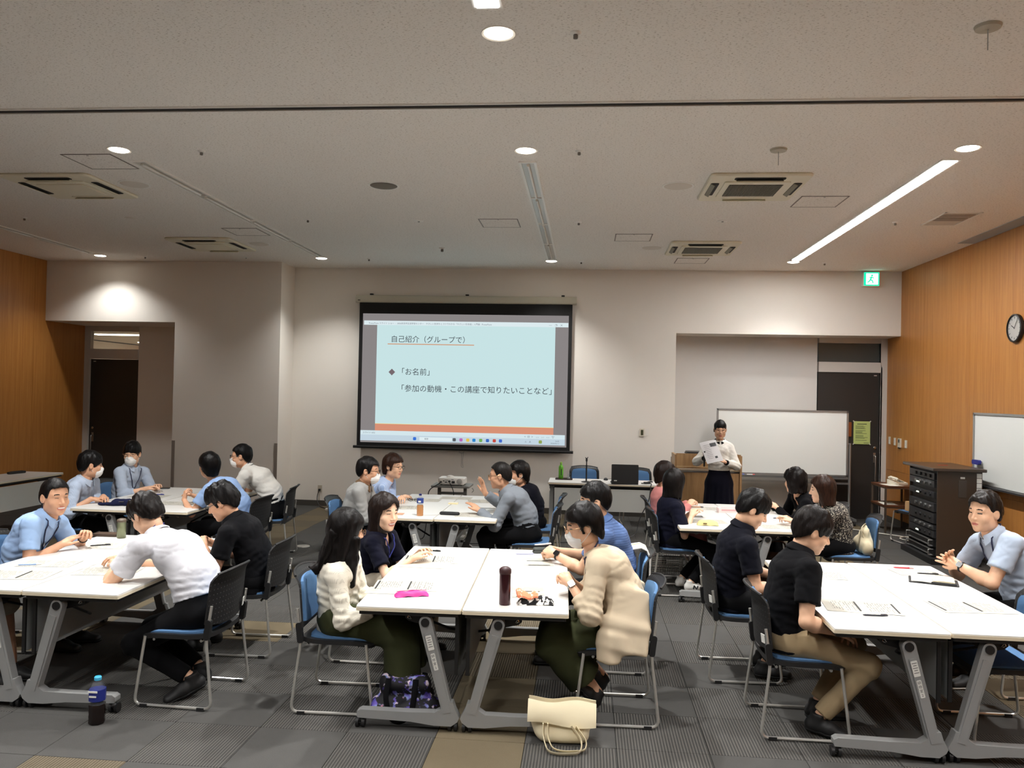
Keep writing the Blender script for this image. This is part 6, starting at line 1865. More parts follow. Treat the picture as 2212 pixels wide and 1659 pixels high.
# left front table
pen(-3.69, 5.09, 0.35, (150, 176, 226), 'pale blue ballpoint pen on the left front table', tipcol=(225, 225, 225))
pen(-3.64, 5.80, 0.55, (26, 26, 28), 'black pen before the laughing man')
sheet(-3.56, 4.83, 0.15, 'printed handout by the left picture edge', 0.40, 0.26)
sheet(-3.60, 5.16, 0.12, 'printed handout beside the pale blue pen', 0.36, 0.20, False)
sheet(-3.52, 5.82, 0.1, 'printed handout under the black pen of the laughing man', 0.36, 0.24, False)
sheet(-3.09, 5.02, 0.15, 'printed handout under the arms of the man in white polo', 0.38, 0.24, False)
e = empty('leather_case', (-3.83, 6.20, TZ), 0.05); tag(e, 'dark brown leather case at the corner of the left front table', 'case')
q = MB(); q.prism(rrect(0.20, 0.10, 0.012), 'z', 0.0, 0.012, bev=0.004); q.build('back_cover', mat('leather_brown', (74, 56, 42), 0.55), e, True)
q = MB(); q.prism(rrect(0.20, 0.10, 0.012), 'z', 0.013, 0.022, bev=0.004); q.build('front_cover', mat('leather_brown', (74, 56, 42), 0.55), e, True)
# right front table
sheet(1.64, 4.95, PI - 0.12, 'printed two-page handout before the man in khaki trousers', 0.42, 0.29)
sheet(2.30, 5.06, 0.08, 'printed two-page handout at the empty seat on the right', 0.42, 0.28)
sheet(1.63, 5.80, PI - 0.05, 'printed handout before the far young man in black polo', 0.34, 0.26, False)
sheet(2.36, 6.02, 0.15, 'printed sheet under the black pen by the open notebook', 0.30, 0.21, False)
pen(1.655, 4.755, 0.05, (24, 26, 40), 'dark pen lying next to the khaki trousers man')
pen(2.33, 6.14, -0.05, (200, 40, 52), 'red pen on the right front table', tipcol=(225, 180, 182))
pen(2.43, 5.965, -0.1, (24, 24, 26), 'black pen beyond the open notebook')
e = empty('open_notebook', (2.37, 5.73, TZ), -0.35); tag(e, 'open cream notebook in a black cover', 'notebook')
q = MB(); q.prism(rrect(0.30, 0.20, 0.01), 'z', 0.0, 0.006); q.build('cover', mat('note_black', (24, 24, 26), 0.5), e)
q = MB(); q.grid(lambda u, v: (-0.005 + 0.13 * u, (v - 0.5) * 0.18, 0.024 + 0.004 * math.sin(u * PI)), 8, 2, 0.016); q.build('page_block', mat('page_cream', (238, 226, 192), 0.8), e)
q = MB(); q.grid(lambda u, v: (-0.135 + 0.13 * u, (v - 0.5) * 0.18, 0.012 + 0.004 * math.sin(u * PI)), 8, 2, 0.005); q.build('left_page', mat('page_white', (232, 230, 222), 0.8), e)
q = MB(); q.box((0.06, -0.098, 0.012), (0.15, 0.012, 0.014)); q.build('strap', mat('note_black', (24, 24, 26), 0.5), e)
# PET bottles
M_PET = mat('pet_clear', (150, 155, 160), 0.05)
b_ = M_PET.node_tree.nodes['Principled BSDF']; b_.inputs['Alpha'].default_value = 0.14
def bottle(x, y, z, r, h, liquid, fill, capcol, label, lab=None, square=False):
    e = empty('plastic_bottle', (x, y, z)); tag(e, label, 'bottle')
    seg = 20
    sh = [(r * 0.9, 0), (r, 0.008), (r * 0.97, h * 0.12), (r, h * 0.16), (r * 0.96, h * 0.22), (r, h * 0.27), (r * 0.96, h * 0.33), (r, h * 0.40), (r * 0.88, h * 0.50), (r, h * 0.58), (r, h * 0.72), (r * 0.7, h * 0.83), (r * 0.36, h * 0.89), (r * 0.36, h * 0.93)]
    zf = h * fill
    up_ = [(np.interp(zf, [b for a, b in sh], [a for a, b in sh]), zf)] + [(a, b) for a, b in sh if b > zf]
    q = MB(); q.lathe(up_, seg=8 if square else seg, caps=False); q.build('shell', M_PET, e, not square)
    ins = [(a, b + 0.001) for a, b in sh if b < zf] + [(np.interp(zf, [b for a, b in sh], [a for a, b in sh]), zf)]
    q = MB(); q.lathe(ins, seg=8 if square else seg); q.build('liquid', mat('liquid_%d_%d_%d' % liquid, liquid, 0.15), e, True)
    q = MB(); q.lathe([(r * 0.43, h * 0.925), (r * 0.44, h * 0.985), (r * 0.36, h)], seg=16); q.build('cap', mat('cap_%d_%d_%d' % capcol, capcol, 0.4), e, True)
    if lab:
        q = MB(); q.lathe([(r * 1.015, h * lab[0]), (r * 1.02, h * lab[1])], seg=8 if square else seg); q.build('label_band', lab[2], e, not square)
        if len(lab) > 3:
            q = MB()
            for i, (cz, hh, wdt) in enumerate(lab[3]): q.box((0.0, -r * 1.03, h * cz), (r * wdt, 0.003, h * hh))
            q.build('label_print', M_STK, e)
bottle(-2.73, 4.36, 0, 0.045, 0.265, (22, 12, 10), 0.42, (70, 178, 220), 'large bottle of dark coffee with light blue cap on the carpet', (0.50, 0.74, mat('label_blue', (28, 40, 118), 0.4), [(0.62, 0.035, 0.9), (0.72, 0.04, 1.2)]), True)
bottle(-1.605, 7.81, TZ, 0.033, 0.215, (184, 130, 84), 0.50, (24, 32, 96), 'plastic bottle of milk tea with navy cap', (0.58, 0.80, mat('label_white_blue', (44, 66, 140), 0.4), [(0.66, 0.08, 0.8)]))
GR = mat('tea_green', (98, 176, 44), 0.35)
e = empty('tea_bottle', (-0.345, 11.66, TZ)); tag(e, 'bright green tea bottle on the presenter table', 'bottle')
q = MB(); q.lathe([(0.030, 0.004), (0.034, 0.012), (0.034, 0.165), (0.028, 0.19), (0.013, 0.205), (0.013, 0.22)], seg=18); q.build('body', GR, e, True)
q = MB(); q.lathe([(0.016, 0.215), (0.016, 0.24), (0.012, 0.244)], seg=14); q.build('cap', mat('cap_green', (150, 200, 90), 0.4), e, True)
q = MB(); q.box((0.006, -0.0345, 0.10), (0.014, 0.002, 0.09)); q.build('label_print', mat('tea_dark', (30, 60, 24), 0.5), e)
e = empty('serving_tray', (-0.30, 11.62, TZ)); tag(e, 'small dark tray under the green tea bottle', 'tray')
q = MB(); q.prism(rrect(0.24, 0.17, 0.02), 'z', 0.0, 0.004); q.build('base', mat('tray_brown', (48, 28, 26), 0.4), e)
q = MB(); q.tube([(a, b, 0.008) for a, b in rrect(0.24, 0.17, 0.02)], 0.005, 6, closed=True); q.build('rim', mat('tray_brown', (48, 28, 26), 0.4), e, True)
e = empty('drinking_glass', (-0.235, 11.64, TZ + 0.004)); tag(e, 'small clear glass on the dark tray', 'glass')
q = MB(); q.lathe([(0.022, 0), (0.030, 0.085), (0.027, 0.085), (0.020, 0.006)], seg=18); q.build('wall', M_PET, e, True)
q = MB(); q.lathe([(0.021, 0.004), (0.024, 0.03)], seg=18); q.build('water', mat('water', (210, 216, 216), 0.05), e, True)
# laptop, mouse, microphone stand, cables on the presenter table
e = empty('laptop', (0.545, 11.31, TZ), PI + 0.03); tag(e, 'black laptop with open lid seen from behind', 'laptop')
q = MB(); q.prism(rrect(0.37, 0.25, 0.012), 'z', 0.002, 0.022, bev=0.004); q.build('base', M_BLACKP, e, True)
Ml = Matrix.Translation((0, 0.122, 0.022)) @ Matrix.Rotation(0.08, 4, 'X')
e.rotation_euler[2] = 0.03 + PI
q = MB(); q.prism(rrect(0.37, 0.25, 0.012, 4, 0, 0.125), 'y', -0.006, 0.004, M=Ml); q.build('lid', M_BLACKP, e)
q = MB(); q.box((0.13, 0.130, 0.05), (0.04, 0.003, 0.014)); q.build('sticker', M_STK, e)
e = empty('computer_mouse', (0.30, 11.68, TZ)); tag(e, 'black computer mouse beside the laptop', 'mouse')
q = MB(); q.sphere((0, 0, 0.006), (0.032, 0.055, 0.030), 14, 8); q.build('body', M_BLACKP, e, True)
q = MB(); q.tube([(0, 0.05, 0.008), (0.05, 0.12, 0.006), (0.15, 0.10, 0.006)], 0.003, 6); q.build('cable', M_BLACKP, e, True)
e = empty('microphone_stand', (0.02, 11.33, TZ)); tag(e, 'short black microphone stand on the presenter table', 'stand')
q = MB(); q.lathe([(0.07, 0), (0.07, 0.008), (0.02, 0.018)], seg=20); q.build('base', M_BLACKP, e, True)
q = MB(); q.tube([(0, 0, 0.015), (0, 0, 0.24), (0, 0, 0.242), (0, 0, 0.30)], [0.011, 0.011, 0.008, 0.008], 10); q.build('pole', M_BLACKP, e, True)
q = MB(); q.tube([(0, 0, 0.29), (0.0, 0, 0.335)], 0.014, 8); q.tube([(-0.02, 0, 0.345), (0, 0, 0.33), (0.02, 0, 0.35)], 0.006, 6); q.build('clip', M_BLACKP, e, True)
q = MB(); q.tube(fillet([(0.78, 11.30, 0.712), (0.92, 11.24, 0.72), (0.90, 11.16, 0.69), (0.88, 11.12, 0.50), (0.74, 11.05, 0.25), (0.70, 11.0, 0.03), (0.2, 10.6, 0.012), (-0.9, 10.2, 0.012), (-1.5, 10.1, 0.012)], 0.1), 0.007, 6)
o = q.build('laptop_cable', M_BLACKP, None, True); tag(o, 'black cable hanging from the presenter table across the floor', 'cable')
e = empty('power_adapter', (0.86, 11.34, TZ), 0.4); tag(e, 'black power adapter with coiled cable on the presenter table', 'adapter')
q = MB(); q.prism(rrect(0.09, 0.05, 0.01), 'z', 0, 0.028, bev=0.004); q.build('brick', M_BLACKP, e, True)
q = MB(); q.tube([(0.05 + 0.035 * math.cos(a), 0.03 * math.sin(a), 0.02 + 0.006 * a / 6) for a in np.linspace(0, 14, 40)], 0.004, 6); q.build('coil', M_BLACKP, e, True)
# lectern
M_OAK = veneer('lectern_oak', (138, 104, 66), (168, 132, 90), (182, 146, 104), (25, 25, 1.5))
e = empty('lectern', (1.78, 12.15, 0)); tag(e, 'wooden lectern behind the standing woman', 'lectern')
q = MB(); q.box((0, 0, 0.42), (0.90, 0.40, 0.80)); q.build('body', M_OAK, e)
q = MB(); q.prism([(-0.24, 0.88), (0.22, 0.88), (0.22, 1.05), (-0.24, 1.10)], 'x', -0.46, 0.46); q.build('top_box', M_OAK, e)
q = MB(); q.box((0, -0.215, 0.865), (0.92, 0.03, 0.012)); q.box((0, -0.235, 0.91), (0.92, 0.02, 0.012)); q.build('moulding', mat('oak_light', (196, 166, 124), 0.5), e)
q = MB(); q.box((0, 0, 0.012), (0.86, 0.36, 0.024)); q.build('plinth', M_BASE, e)
for s in (-1, 1): q = MB(); q.box((s * 0.465, 0.0, 0.55), (0.03, 0.46, 1.06)); q.build('side_panel', M_OAK, e)
e = empty('black_folder', (1.68, 12.12, 1.085)); tag(e, 'flat black case lying on top of the lectern', 'case')
q = MB(); q.prism(rrect(0.42, 0.30, 0.05), 'z', 0.0, 0.018, bev=0.006); q.build('lower_half', M_BLACKP, e, True)
q = MB(); q.prism(rrect(0.40, 0.28, 0.05), 'z', 0.019, 0.035, bev=0.006); q.build('upper_half', M_BLACKP, e, True)
# papers and microphone held by the presenter
e = empty('stapled_papers', (1.665, 10.90, 1.20)); tag(e, 'stapled printed papers held up by the standing woman', 'papers')
e.rotation_euler = (math.radians(62), math.radians(-12), math.radians(14))
q = MB(); q.grid(lambda u, v: ((u - 0.5) * 0.23, (v - 0.5) * 0.31, 0.012 * math.sin(u * PI)), 8, 8, 0.002); q.build('sheets', plainp('grey', (196, 196, 196)), e, True)
q = MB(); q.box((0.05, 0.09, 0.0135), (0.085, 0.05, 0.001)); q.box((0.035, -0.09, 0.0135), (0.035, 0.03, 0.001)); q.build('printed_photo', mat('print_dark', (42, 44, 46), 0.6), e)
q = MB()
for k in range(9): q.box((-0.04, 0.10 - 0.024 * k, 0.0135), (0.09 - 0.01 * (k % 3), 0.004, 0.001))
q.build('printed_lines', mat('print_grey', (120, 120, 122), 0.7), e)
e = empty('microphone', (1.575, 10.90, 1.10)); tag(e, 'black handheld microphone in the right hand of the standing woman', 'microphone')
q = MB(); q.tube([(0, 0, -0.10), (0.0, 0, 0.06)], [0.011, 0.016], 12); q.build('handle', M_BLACKP, e, True)
q = MB(); q.sphere((0, 0, 0.085), (0.024, 0.024, 0.028)); q.build('mesh_head', mat('mic_mesh', (40, 40, 42), 0.4, 0.6), e, True)
# projector on cart
e = empty('projector_cart', (-1.72, 10.42, 0)); tag(e, 'grey projector cart behind the centre back table', 'cart')
GC = mat('cart_grey', (122, 120, 114), 0.5)
q = MB(); q.prism(rrect(0.50, 0.40, 0.02), 'z', 0.69, 0.715, bev=0.004); q.build('top', GC, e)
for s in (-1, 1):
    q = MB(); q.box((s * 0.17, 0, 0.36), (0.04, 0.05, 0.66)); q.build('post', GC, e)
    q = MB(); q.box((s * 0.17, 0, 0.05), (0.045, 0.42, 0.035)); q.build('foot', GC, e)
    for t in (-1, 1): q = MB(); q.cyl((s * 0.17 - 0.012, t * 0.18, 0.027), (s * 0.17 + 0.012, t * 0.18, 0.027), 0.027, seg=12); q.build('castor', M_BLACKP, e, True)
q = MB(); q.box((0, 0, 0.60), (0.36, 0.03, 0.03)); q.build('cross_bar', GC, e)
q = MB(); q.tube(fillet([(0.25, 0.05, 0.67), (0.28, 0.05, 0.64), (0.25, 0.05, 0.61)], 0.02), 0.004, 6); q.build('hook', GC, e, True)
e = empty('projector', (-1.715, 10.40, 0.715), 0.0); tag(e, 'white projector on the grey cart', 'projector')
q = MB(); q.prism(rrect(0.34, 0.27, 0.03), 'z', 0.012, 0.095, bev=0.010); q.build('body', M_WHITEP, e, True)
q = MB(); q.sphere((-0.03, 0.0, 0.092), (0.055, 0.05, 0.03)); q.build('lens_hump', M_WHITEP, e, True)
q = MB(); q.lathe([(0.036, 0), (0.036, 0.004), (0.03, 0.006)], (0.11, -0.134, 0.055), 20, M=Matrix.Rotation(PI / 2, 3, 'X')); q.build('speaker_grille', mat('proj_grille', (176, 174, 168), 0.6), e, True)
q = MB()
for x_, z_, w_, h_ in ((-0.13, 0.045, 0.025, 0.02), (-0.095, 0.06, 0.02, 0.012), (-0.065, 0.045, 0.03, 0.012), (-0.02, 0.055, 0.03, 0.02), (0.03, 0.045, 0.04, 0.03), (-0.06, 0.07, 0.04, 0.006), (0.02, 0.078, 0.03, 0.006)): q.box((x_, -0.1355, z_), (w_, 0.004, h_))
q.build('port', M_BLACKP, e)
for sx in (-1, 1):
    for sy in (-1, 1): q = MB(); q.cyl((sx * 0.13, sy * 0.09, 0), (sx * 0.13, sy * 0.09, 0.014), 0.012, seg=10); q.build('foot', M_BLACKP, e)
for (x0, x1, t) in ((-1.845, -1.99, 'black cable from the projector bending left'), (-1.73, -1.66, 'black cable from the projector hanging to the right')):
    q = MB(); q.tube(fillet([(x0, 10.262, 0.765), (x0 + 0.01, 10.20, 0.76), (x1, 10.17, 0.66), (x1, 10.18, 0.35), (x1 - 0.05, 10.2, 0.03), (x1 - 0.3, 10.3, 0.012)], 0.06), 0.006, 6)
    o = q.build('projector_cable', M_BLACKP, None, True); tag(o, t, 'cable')
# centre back table
e = empty('pen_case', (-1.33, 7.925, TZ), -0.06); tag(e, 'long black pen case on the centre back table', 'case')
q = MB(); q.prism(rrect(0.20, 0.06, 0.02), 'z', 0.0, 0.030, bev=0.010); q.build('body', mat('case_black', (20, 20, 22), 0.55), e, True)
q = MB(); q.tube([(-0.09, 0.0, 0.031), (0.09, 0.0, 0.031)], 0.002, 6); q.build('zipper', M_STEEL, e, True)
sheet(-1.10, 7.98, 0.1, 'printed sheets under the left hand of the man in grey-blue shirt', 0.36, 0.26, False)
sheet(-1.47, 9.19, 0.0, 'printed sheet at the far end of the centre back table', 0.36, 0.22, False)
sheet(-1.13, 9.0, 0.2, 'printed sheet before the dark navy masked person', 0.34, 0.26, False)
sheet(-1.78, 8.93, 0.0, 'printed sheet before the woman in striped shirt', 0.34, 0.22, False)
sheet(-1.87, 8.30, 0.15, 'printed sheet before the masked man in grey', 0.28, 0.20, False)
sheet(-1.90, 7.86, 0.05, 'brownish booklet on the near corner of the centre back table', 0.24, 0.12, False, plainp('brown', (196, 150, 120)))
e = empty('folded_glasses', (-1.885, 8.80, TZ)); tag(e, 'folded dark glasses on the centre back table', 'glasses')
q = MB()
for s in (-1, 1): q.tube([(s * 0.032 + 0.024 * math.cos(a), 0.0, 0.020 + 0.017 * math.sin(a)) for a in np.linspace(0, 2 * PI, 14, endpoint=False)], 0.0025, 6, closed=True)
q.build('rims', M_GLS, e, True)
q = MB(); q.tube([(-0.056, 0.004, 0.026), (0.05, 0.02, 0.012)], 0.0025, 5); q.tube([(0.056, 0.004, 0.026), (-0.05, 0.028, 0.012)], 0.0025, 5); q.build('temples', M_GLS, e, True)
e = empty('sticky_notes', (-1.425, 8.72, TZ)); tag(e, 'small pad of cream sticky notes in the table middle', 'notepad')
q = MB(); q.box((0, 0, 0.006), (0.10, 0.075, 0.012)); q.build('pad', mat('pad_cream', (232, 220, 170), 0.8), e)
q = MB(); q.box((0, 0, 0.0135), (0.10, 0.075, 0.002), Matrix.Rotation(0.05, 3, 'Z')); q.build('top_note', mat('pad_white', (236, 232, 214), 0.8), e)
# right back table
e = empty('pencil_pouch', (1.175, 7.84, TZ), 0.0); tag(e, 'pale yellow pencil pouch on the right back table', 'pouch')
q = MB(); q.grid(pouchfn(0.205, 0.08, 0.048), 18, 10, 0.003); q.build('body', mat('pouch_yellow', (214, 202, 140), 0.7), e, True)
q = MB(); q.box((-0.03, -0.040, 0.022), (0.035, 0.002, 0.012)); q.build('tag', mat('pouch_tag', (110, 90, 50), 0.6), e)
e = empty('smartphone', (1.13, 8.36, TZ), 0.1); tag(e, 'grey smartphone beside the navy woman\'s hand', 'phone')
q = MB(); q.prism(rrect(0.145, 0.072, 0.012), 'z', 0.001, 0.009, bev=0.002); q.build('case', M_STEEL, e, True)
q = MB(); q.prism(rrect(0.137, 0.066, 0.010), 'z', 0.009, 0.0098); q.build('glass', mat('phone_glass', (30, 32, 34), 0.1), e)
e = empty('tissue_box', (1.53, 8.78, TZ), 0.05); tag(e, 'low white and pink box in the middle of the right back table', 'box')
q = MB(); q.prism(rrect(0.23, 0.115, 0.004), 'z', 0.0, 0.05); q.build('carton', mat('box_pink', (232, 212, 208), 0.7), e)
q = MB(); q.box((0, -0.058, 0.03), (0.17, 0.002, 0.016)); q.box((0, 0, 0.0505), (0.16, 0.03, 0.001)); q.build('printed_band', mat('box_band', (206, 160, 160), 0.7), e)
sheet(1.20, 8.08, 0.1, 'printed sheets behind the pale yellow pouch', 0.36, 0.24, False)
sheet(1.86, 7.90, 0.1, 'printed sheet near the patterned blouse woman', 0.36, 0.22, False)
sheet(1.30, 9.02, 0.0, 'white sheet before the woman in pink', 0.30, 0.22, False)
pen(1.22, 8.93, -0.12, (196, 140, 90), 'wooden pencil in the hand of the woman in pink', z=TZ + 0.02, tipcol=(24, 24, 24))
pen(1.905, 8.09, 0.15, (24, 26, 46), 'dark pen held by the patterned blouse woman', z=TZ + 0.05)
# left back table
e = empty('fabric_pouch', (-4.72, 7.78, TZ), 0.1); tag(e, 'crumpled navy fabric pouch on the left back table', 'pouch')
g = Grid((-0.2, -0.1, -0.01), (0.2, 0.1, 0.11), 0.007)
g.econe((-0.02, 0, 0.03), (0.12, 0.0, 0.035), (0.05, 0.035), (0.05, 0.038), (0, 1, 0), 0); g.econe((-0.16, -0.02, 0.015), (0.0, -0.02, 0.02), (0.035, 0.016), (0.04, 0.022), (0, 1, 0), 0.02); g.noise(0.008, (30, 30, 30), 2); g.plane((0, 0, 0.001), (0, 0, -1))
v, f = g.mesh(); mk_mesh('body', v, f, cloth('pouch_navy', (26, 30, 58)), e)
q = MB(); q.box((0.07, -0.052, 0.045), (0.05, 0.003, 0.006)); q.build('zip_pull', M_STEEL, e)
e = empty('smartphone', (-5.0, 9.17, TZ), 0.3); tag(e, 'black smartphone case before the masked man facing the viewer', 'phone')
q = MB(); q.prism(rrect(0.17, 0.085, 0.014), 'z', 0.001, 0.012, bev=0.003); q.build('case', M_BLACKP, e, True)
q = MB(); q.prism(rrect(0.155, 0.07, 0.010), 'z', 0.012, 0.0128); q.build('glass', mat('phone_glass', (30, 32, 34), 0.1), e)
sheet(-4.78, 8.50, 0.05, 'printed sheets before the masked man facing the viewer', 0.38, 0.26, False)
sheet(-4.22, 8.05, 0.1, 'printed sheet before the woman in light blue tee', 0.36, 0.24, False)
pen(-4.75, 8.62, 0.1, (40, 50, 130), 'blue pen on the sheets of the left back table')
pen(-4.82, 8.15, 0.5, (230, 170, 60), 'yellow-orange pen near the navy pouch')
# table at the left wall
e = empty('remote_case', (-7.62, 10.2, TZ), 1.35); tag(e, 'long black object lying on the far left table', 'case')
q = MB(); q.prism(rrect(0.26, 0.06, 0.02), 'z', 0, 0.03, bev=0.008); q.build('body', M_BLACKP, e, True)
q = MB(); q.prism(rrect(0.18, 0.04, 0.015), 'z', 0.029, 0.034); q.build('top_inset', mat('case_black', (20, 20, 22), 0.55), e)
# bags
FLO, n = newmat('galaxy_floral', 0.7); co = n.coord()
k = n.noise(co, 26, 2, 0.5); k2 = n.noise(n.mapping(co, (1, 1, 1), (0, 0, 0), (3, 7, 1)), 12, 2); k3 = n.noise(n.mapping(co, (1, 1, 1), (0, 0, 0), (9, 2, 4)), 22, 1)
col = n.ramp(k2, [(0.35, lin((70, 60, 150))), (0.48, lin((110, 90, 190))), (0.58, lin((150, 170, 220))), (0.68, lin((214, 120, 140)))])
col = n.mix(n.math('GREATER_THAN', k3, 0.60), col, lin((226, 210, 226)))
mask_ = n.math('MULTIPLY', n.math('SUBTRACT', k, 0.53), 14.0, clamp=True)
n.link(n.mix(mask_, lin((16, 15, 22)), col), n.b.inputs['Base Color'])
e = empty('floral_bag', (-1.03, 4.72, 0)); tag(e, 'black tote bag with purple flower print behind the table foot', 'bag')
g = Grid((-0.24, -0.13, -0.01), (0.24, 0.13, 0.30), 0.009)
g.econe((-0.09, 0, 0.05), (0.09, 0, 0.05), (0.05, 0.085), (0.05, 0.085), (0, 0, 1), 0)
g.econe((-0.145, 0, 0.06), (0.145, 0, 0.06), (0.062, 0.095), (0.062, 0.095), (0, 0, 1), 0.02); g.econe((-0.11, 0, 0.19), (0.10, 0, 0.185), (0.06, 0.055), (0.055, 0.05), (0, 0, 1), 0.06)
g.noise(0.010, (16, 16, 16), 4); g.plane((0, 0, 0.002), (0, 0, -1))
v, f = g.mesh(); mk_mesh('body', v, f, FLO, e)
for (x0, x1, dy) in ((-0.09, 0.07, -0.085), (-0.07, 0.10, 0.085)):
    q = MB(); q.tube(fillet([(x0, dy * 0.75, 0.235), (x0 - 0.01, dy * 1.25, 0.15), (x0 + 0.02, dy * 1.42, 0.03), ((x0 + x1) / 2, dy * 1.65, 0.012), (x1 - 0.01, dy * 1.42, 0.05), (x1, dy * 1.2, 0.15), (x1, dy * 0.7, 0.235)], 0.05), 0.017, 8, flat=0.22); q.build('strap', BLACK, e, True)
CAN = mat('canvas_cream', (226, 214, 182), 0.9, bump=0.3, bscale=900)
e = empty('tote_bag', (-0.10, 4.50, 0)); tag(e, 'cream canvas tote bag with drooping handles on the carpet', 'bag')
g = Grid((-0.22, -0.13, -0.01), (0.22, 0.13, 0.27), 0.008)
g.econe((-0.10, 0, 0.055), (0.10, 0, 0.055), (0.055, 0.07), (0.055, 0.07), (0, 0, 1), 0); g.econe((-0.125, 0.0, 0.13), (0.125, 0.0, 0.125), (0.055, 0.055), (0.055, 0.055), (0, 0, 1), 0.04)
g.noise(0.008, (14, 14, 14), 9); g.plane((0, 0, 0.002), (0, 0, -1))
v, f = g.mesh(); mk_mesh('body', v, f, CAN, e)
q = MB(); q.grid(lambda u, v: ((u - 0.5) * 0.375, -0.078 - 0.012 * math.sin(u * 6) * v + 0.045 * v ** 2.0, 0.115 + 0.012 * math.sin(u * 5 + 1) * (1 - v) + 0.115 * v + 0.006 * math.cos(u * 9) * v), 20, 10, 0.006); q.build('folded_flap', CAN, e, True)
q = MB(); q.grid(lambda u, v: ((0.5 - u) * 0.375, 0.060 + 0.008 * math.sin(u * 6), 0.10 + 0.115 * v + 0.006 * math.cos((1 - u) * 9) * v), 14, 6, 0.006); q.build('back_flap', CAN, e, True)
for (x0, x1, y1) in ((-0.075, 0.11, -0.165), (-0.10, 0.085, -0.20)):
    q = MB(); q.tube(fillet([(x0, -0.085, 0.125), (x0, -0.098, 0.06), (x0 + 0.03, y1 + 0.02, 0.014), (x0 + 0.09, y1, 0.012), (x1 + 0.02, y1 + 0.02, 0.014), (x1 + 0.03, -0.115, 0.05), (x1 - 0.03, -0.088, 0.12)], 0.05, 6), 0.014, 8, flat=0.25); q.build('handle', CAN, e, True)
e = empty('shoulder_bag', (2.68, 8.05, 0.455)); tag(e, 'cream shoulder bag on the chair behind the patterned blouse', 'bag')
g = Grid((-0.12, -0.20, -0.01), (0.12, 0.20, 0.32), 0.009)
g.econe((0, -0.10, 0.075), (0, 0.10, 0.075), (0.075, 0.060), (0.075, 0.060), (0, 0, 1), 0); g.econe((0.0, -0.06, 0.17), (0.02, 0.05, 0.17), (0.07, 0.040), (0.07, 0.040), (0, 0, 1), 0.05); g.econe((0.01, -0.05, 0.22), (0.02, -0.01, 0.26), (0.02, 0.02), (0.012, 0.012), (1, 0, 0), 0.03)
g.near_fn(lambda P: 0.006 * np.sin(P[:, 1] * 70 + 4 * np.sin(P[:, 2] * 16)), 0.04); g.noise(0.008, (22, 22, 14), 6); g.plane((0, 0, 0.002), (0, 0, -1))
v, f = g.mesh(); mk_mesh('body', v, f, cloth('bag_cream', (206, 194, 164)), e)
q = MB(); q.tube([(0.0, -0.045 + 0.018 * math.cos(a), 0.17 + 0.018 * math.sin(a)) for a in np.linspace(0, 2 * PI, 14, endpoint=False)], 0.004, 6, closed=True); q.build('ring', M_CHROME, e, True)
q = MB(); q.tube(fillet([(-0.02, -0.09, 0.13), (-0.05, -0.06, 0.24), (0.03, 0.02, 0.29), (0.03, 0.09, 0.20), (-0.02, 0.10, 0.10)], 0.06), 0.012, 8, flat=0.4); q.build('strap', cloth('bag_cream', (206, 194, 164)), e, True)
e = empty('leather_bag', (1.98, 8.55, 0)); tag(e, 'dark brown leather bag under the right back table', 'bag')
g = Grid((-0.2, -0.13, -0.01), (0.2, 0.13, 0.42), 0.012)
g.econe((-0.08, 0, 0.10), (0.08, 0, 0.10), (0.10, 0.09), (0.10, 0.09), (0, 0, 1), 0); g.econe((-0.06, 0, 0.25), (0.06, 0, 0.25), (0.09, 0.05), (0.09, 0.05), (0, 0, 1), 0.05); g.noise(0.008, (14, 14, 14), 5); g.plane((0, 0, 0.002), (0, 0, -1))
v, f = g.mesh(); mk_mesh('body', v, f, mat('bag_brown', (86, 56, 30), 0.5), e)
q = MB(); q.tube(fillet([(-0.09, -0.03, 0.30), (-0.08, -0.05, 0.46), (0.08, -0.05, 0.46), (0.09, -0.03, 0.30)], 0.06), 0.010, 8); q.build('handle', mat('bag_brown_dark', (70, 44, 24), 0.5), e, True)
# towel over the chair back
e = empty('towel', (0.40, 5.92, 0.80), 0.0); tag(e, 'white towel with yellow stripes over a chair back', 'towel')
TW, n = newmat('towel_striped', 0.95); x, y, z = n.sep(n.coord())
k = n.math('LESS_THAN', n.math('ABSOLUTE', n.math('SUBTRACT', y, 0.06)), 0.012)
n.link(n.mix(k, lin((214, 212, 206)), lin((226, 176, 64))), n.b.inputs['Base Color'])
def twl(u, v):
    a = (v - 0.35)
    yy = (u - 0.5) * 0.22
    fold = 0.012 * math.sin(u * 14)
    if a < 0: return (-0.062 - fold * 0.5 + 0.08 * a, yy, 0.02 + a * 0.30)
    t = min(1, a / 0.15)
    return (-0.062 + 0.125 * math.sin(t * PI / 2) + fold * (a > 0.15), yy * (1 + 0.15 * a), 0.02 + 0.015 * math.sin(t * PI) - max(0, a - 0.08) * 0.62)
q = MB(); q.grid(twl, 16, 22, 0.006); q.build('cloth', TW, e, True)
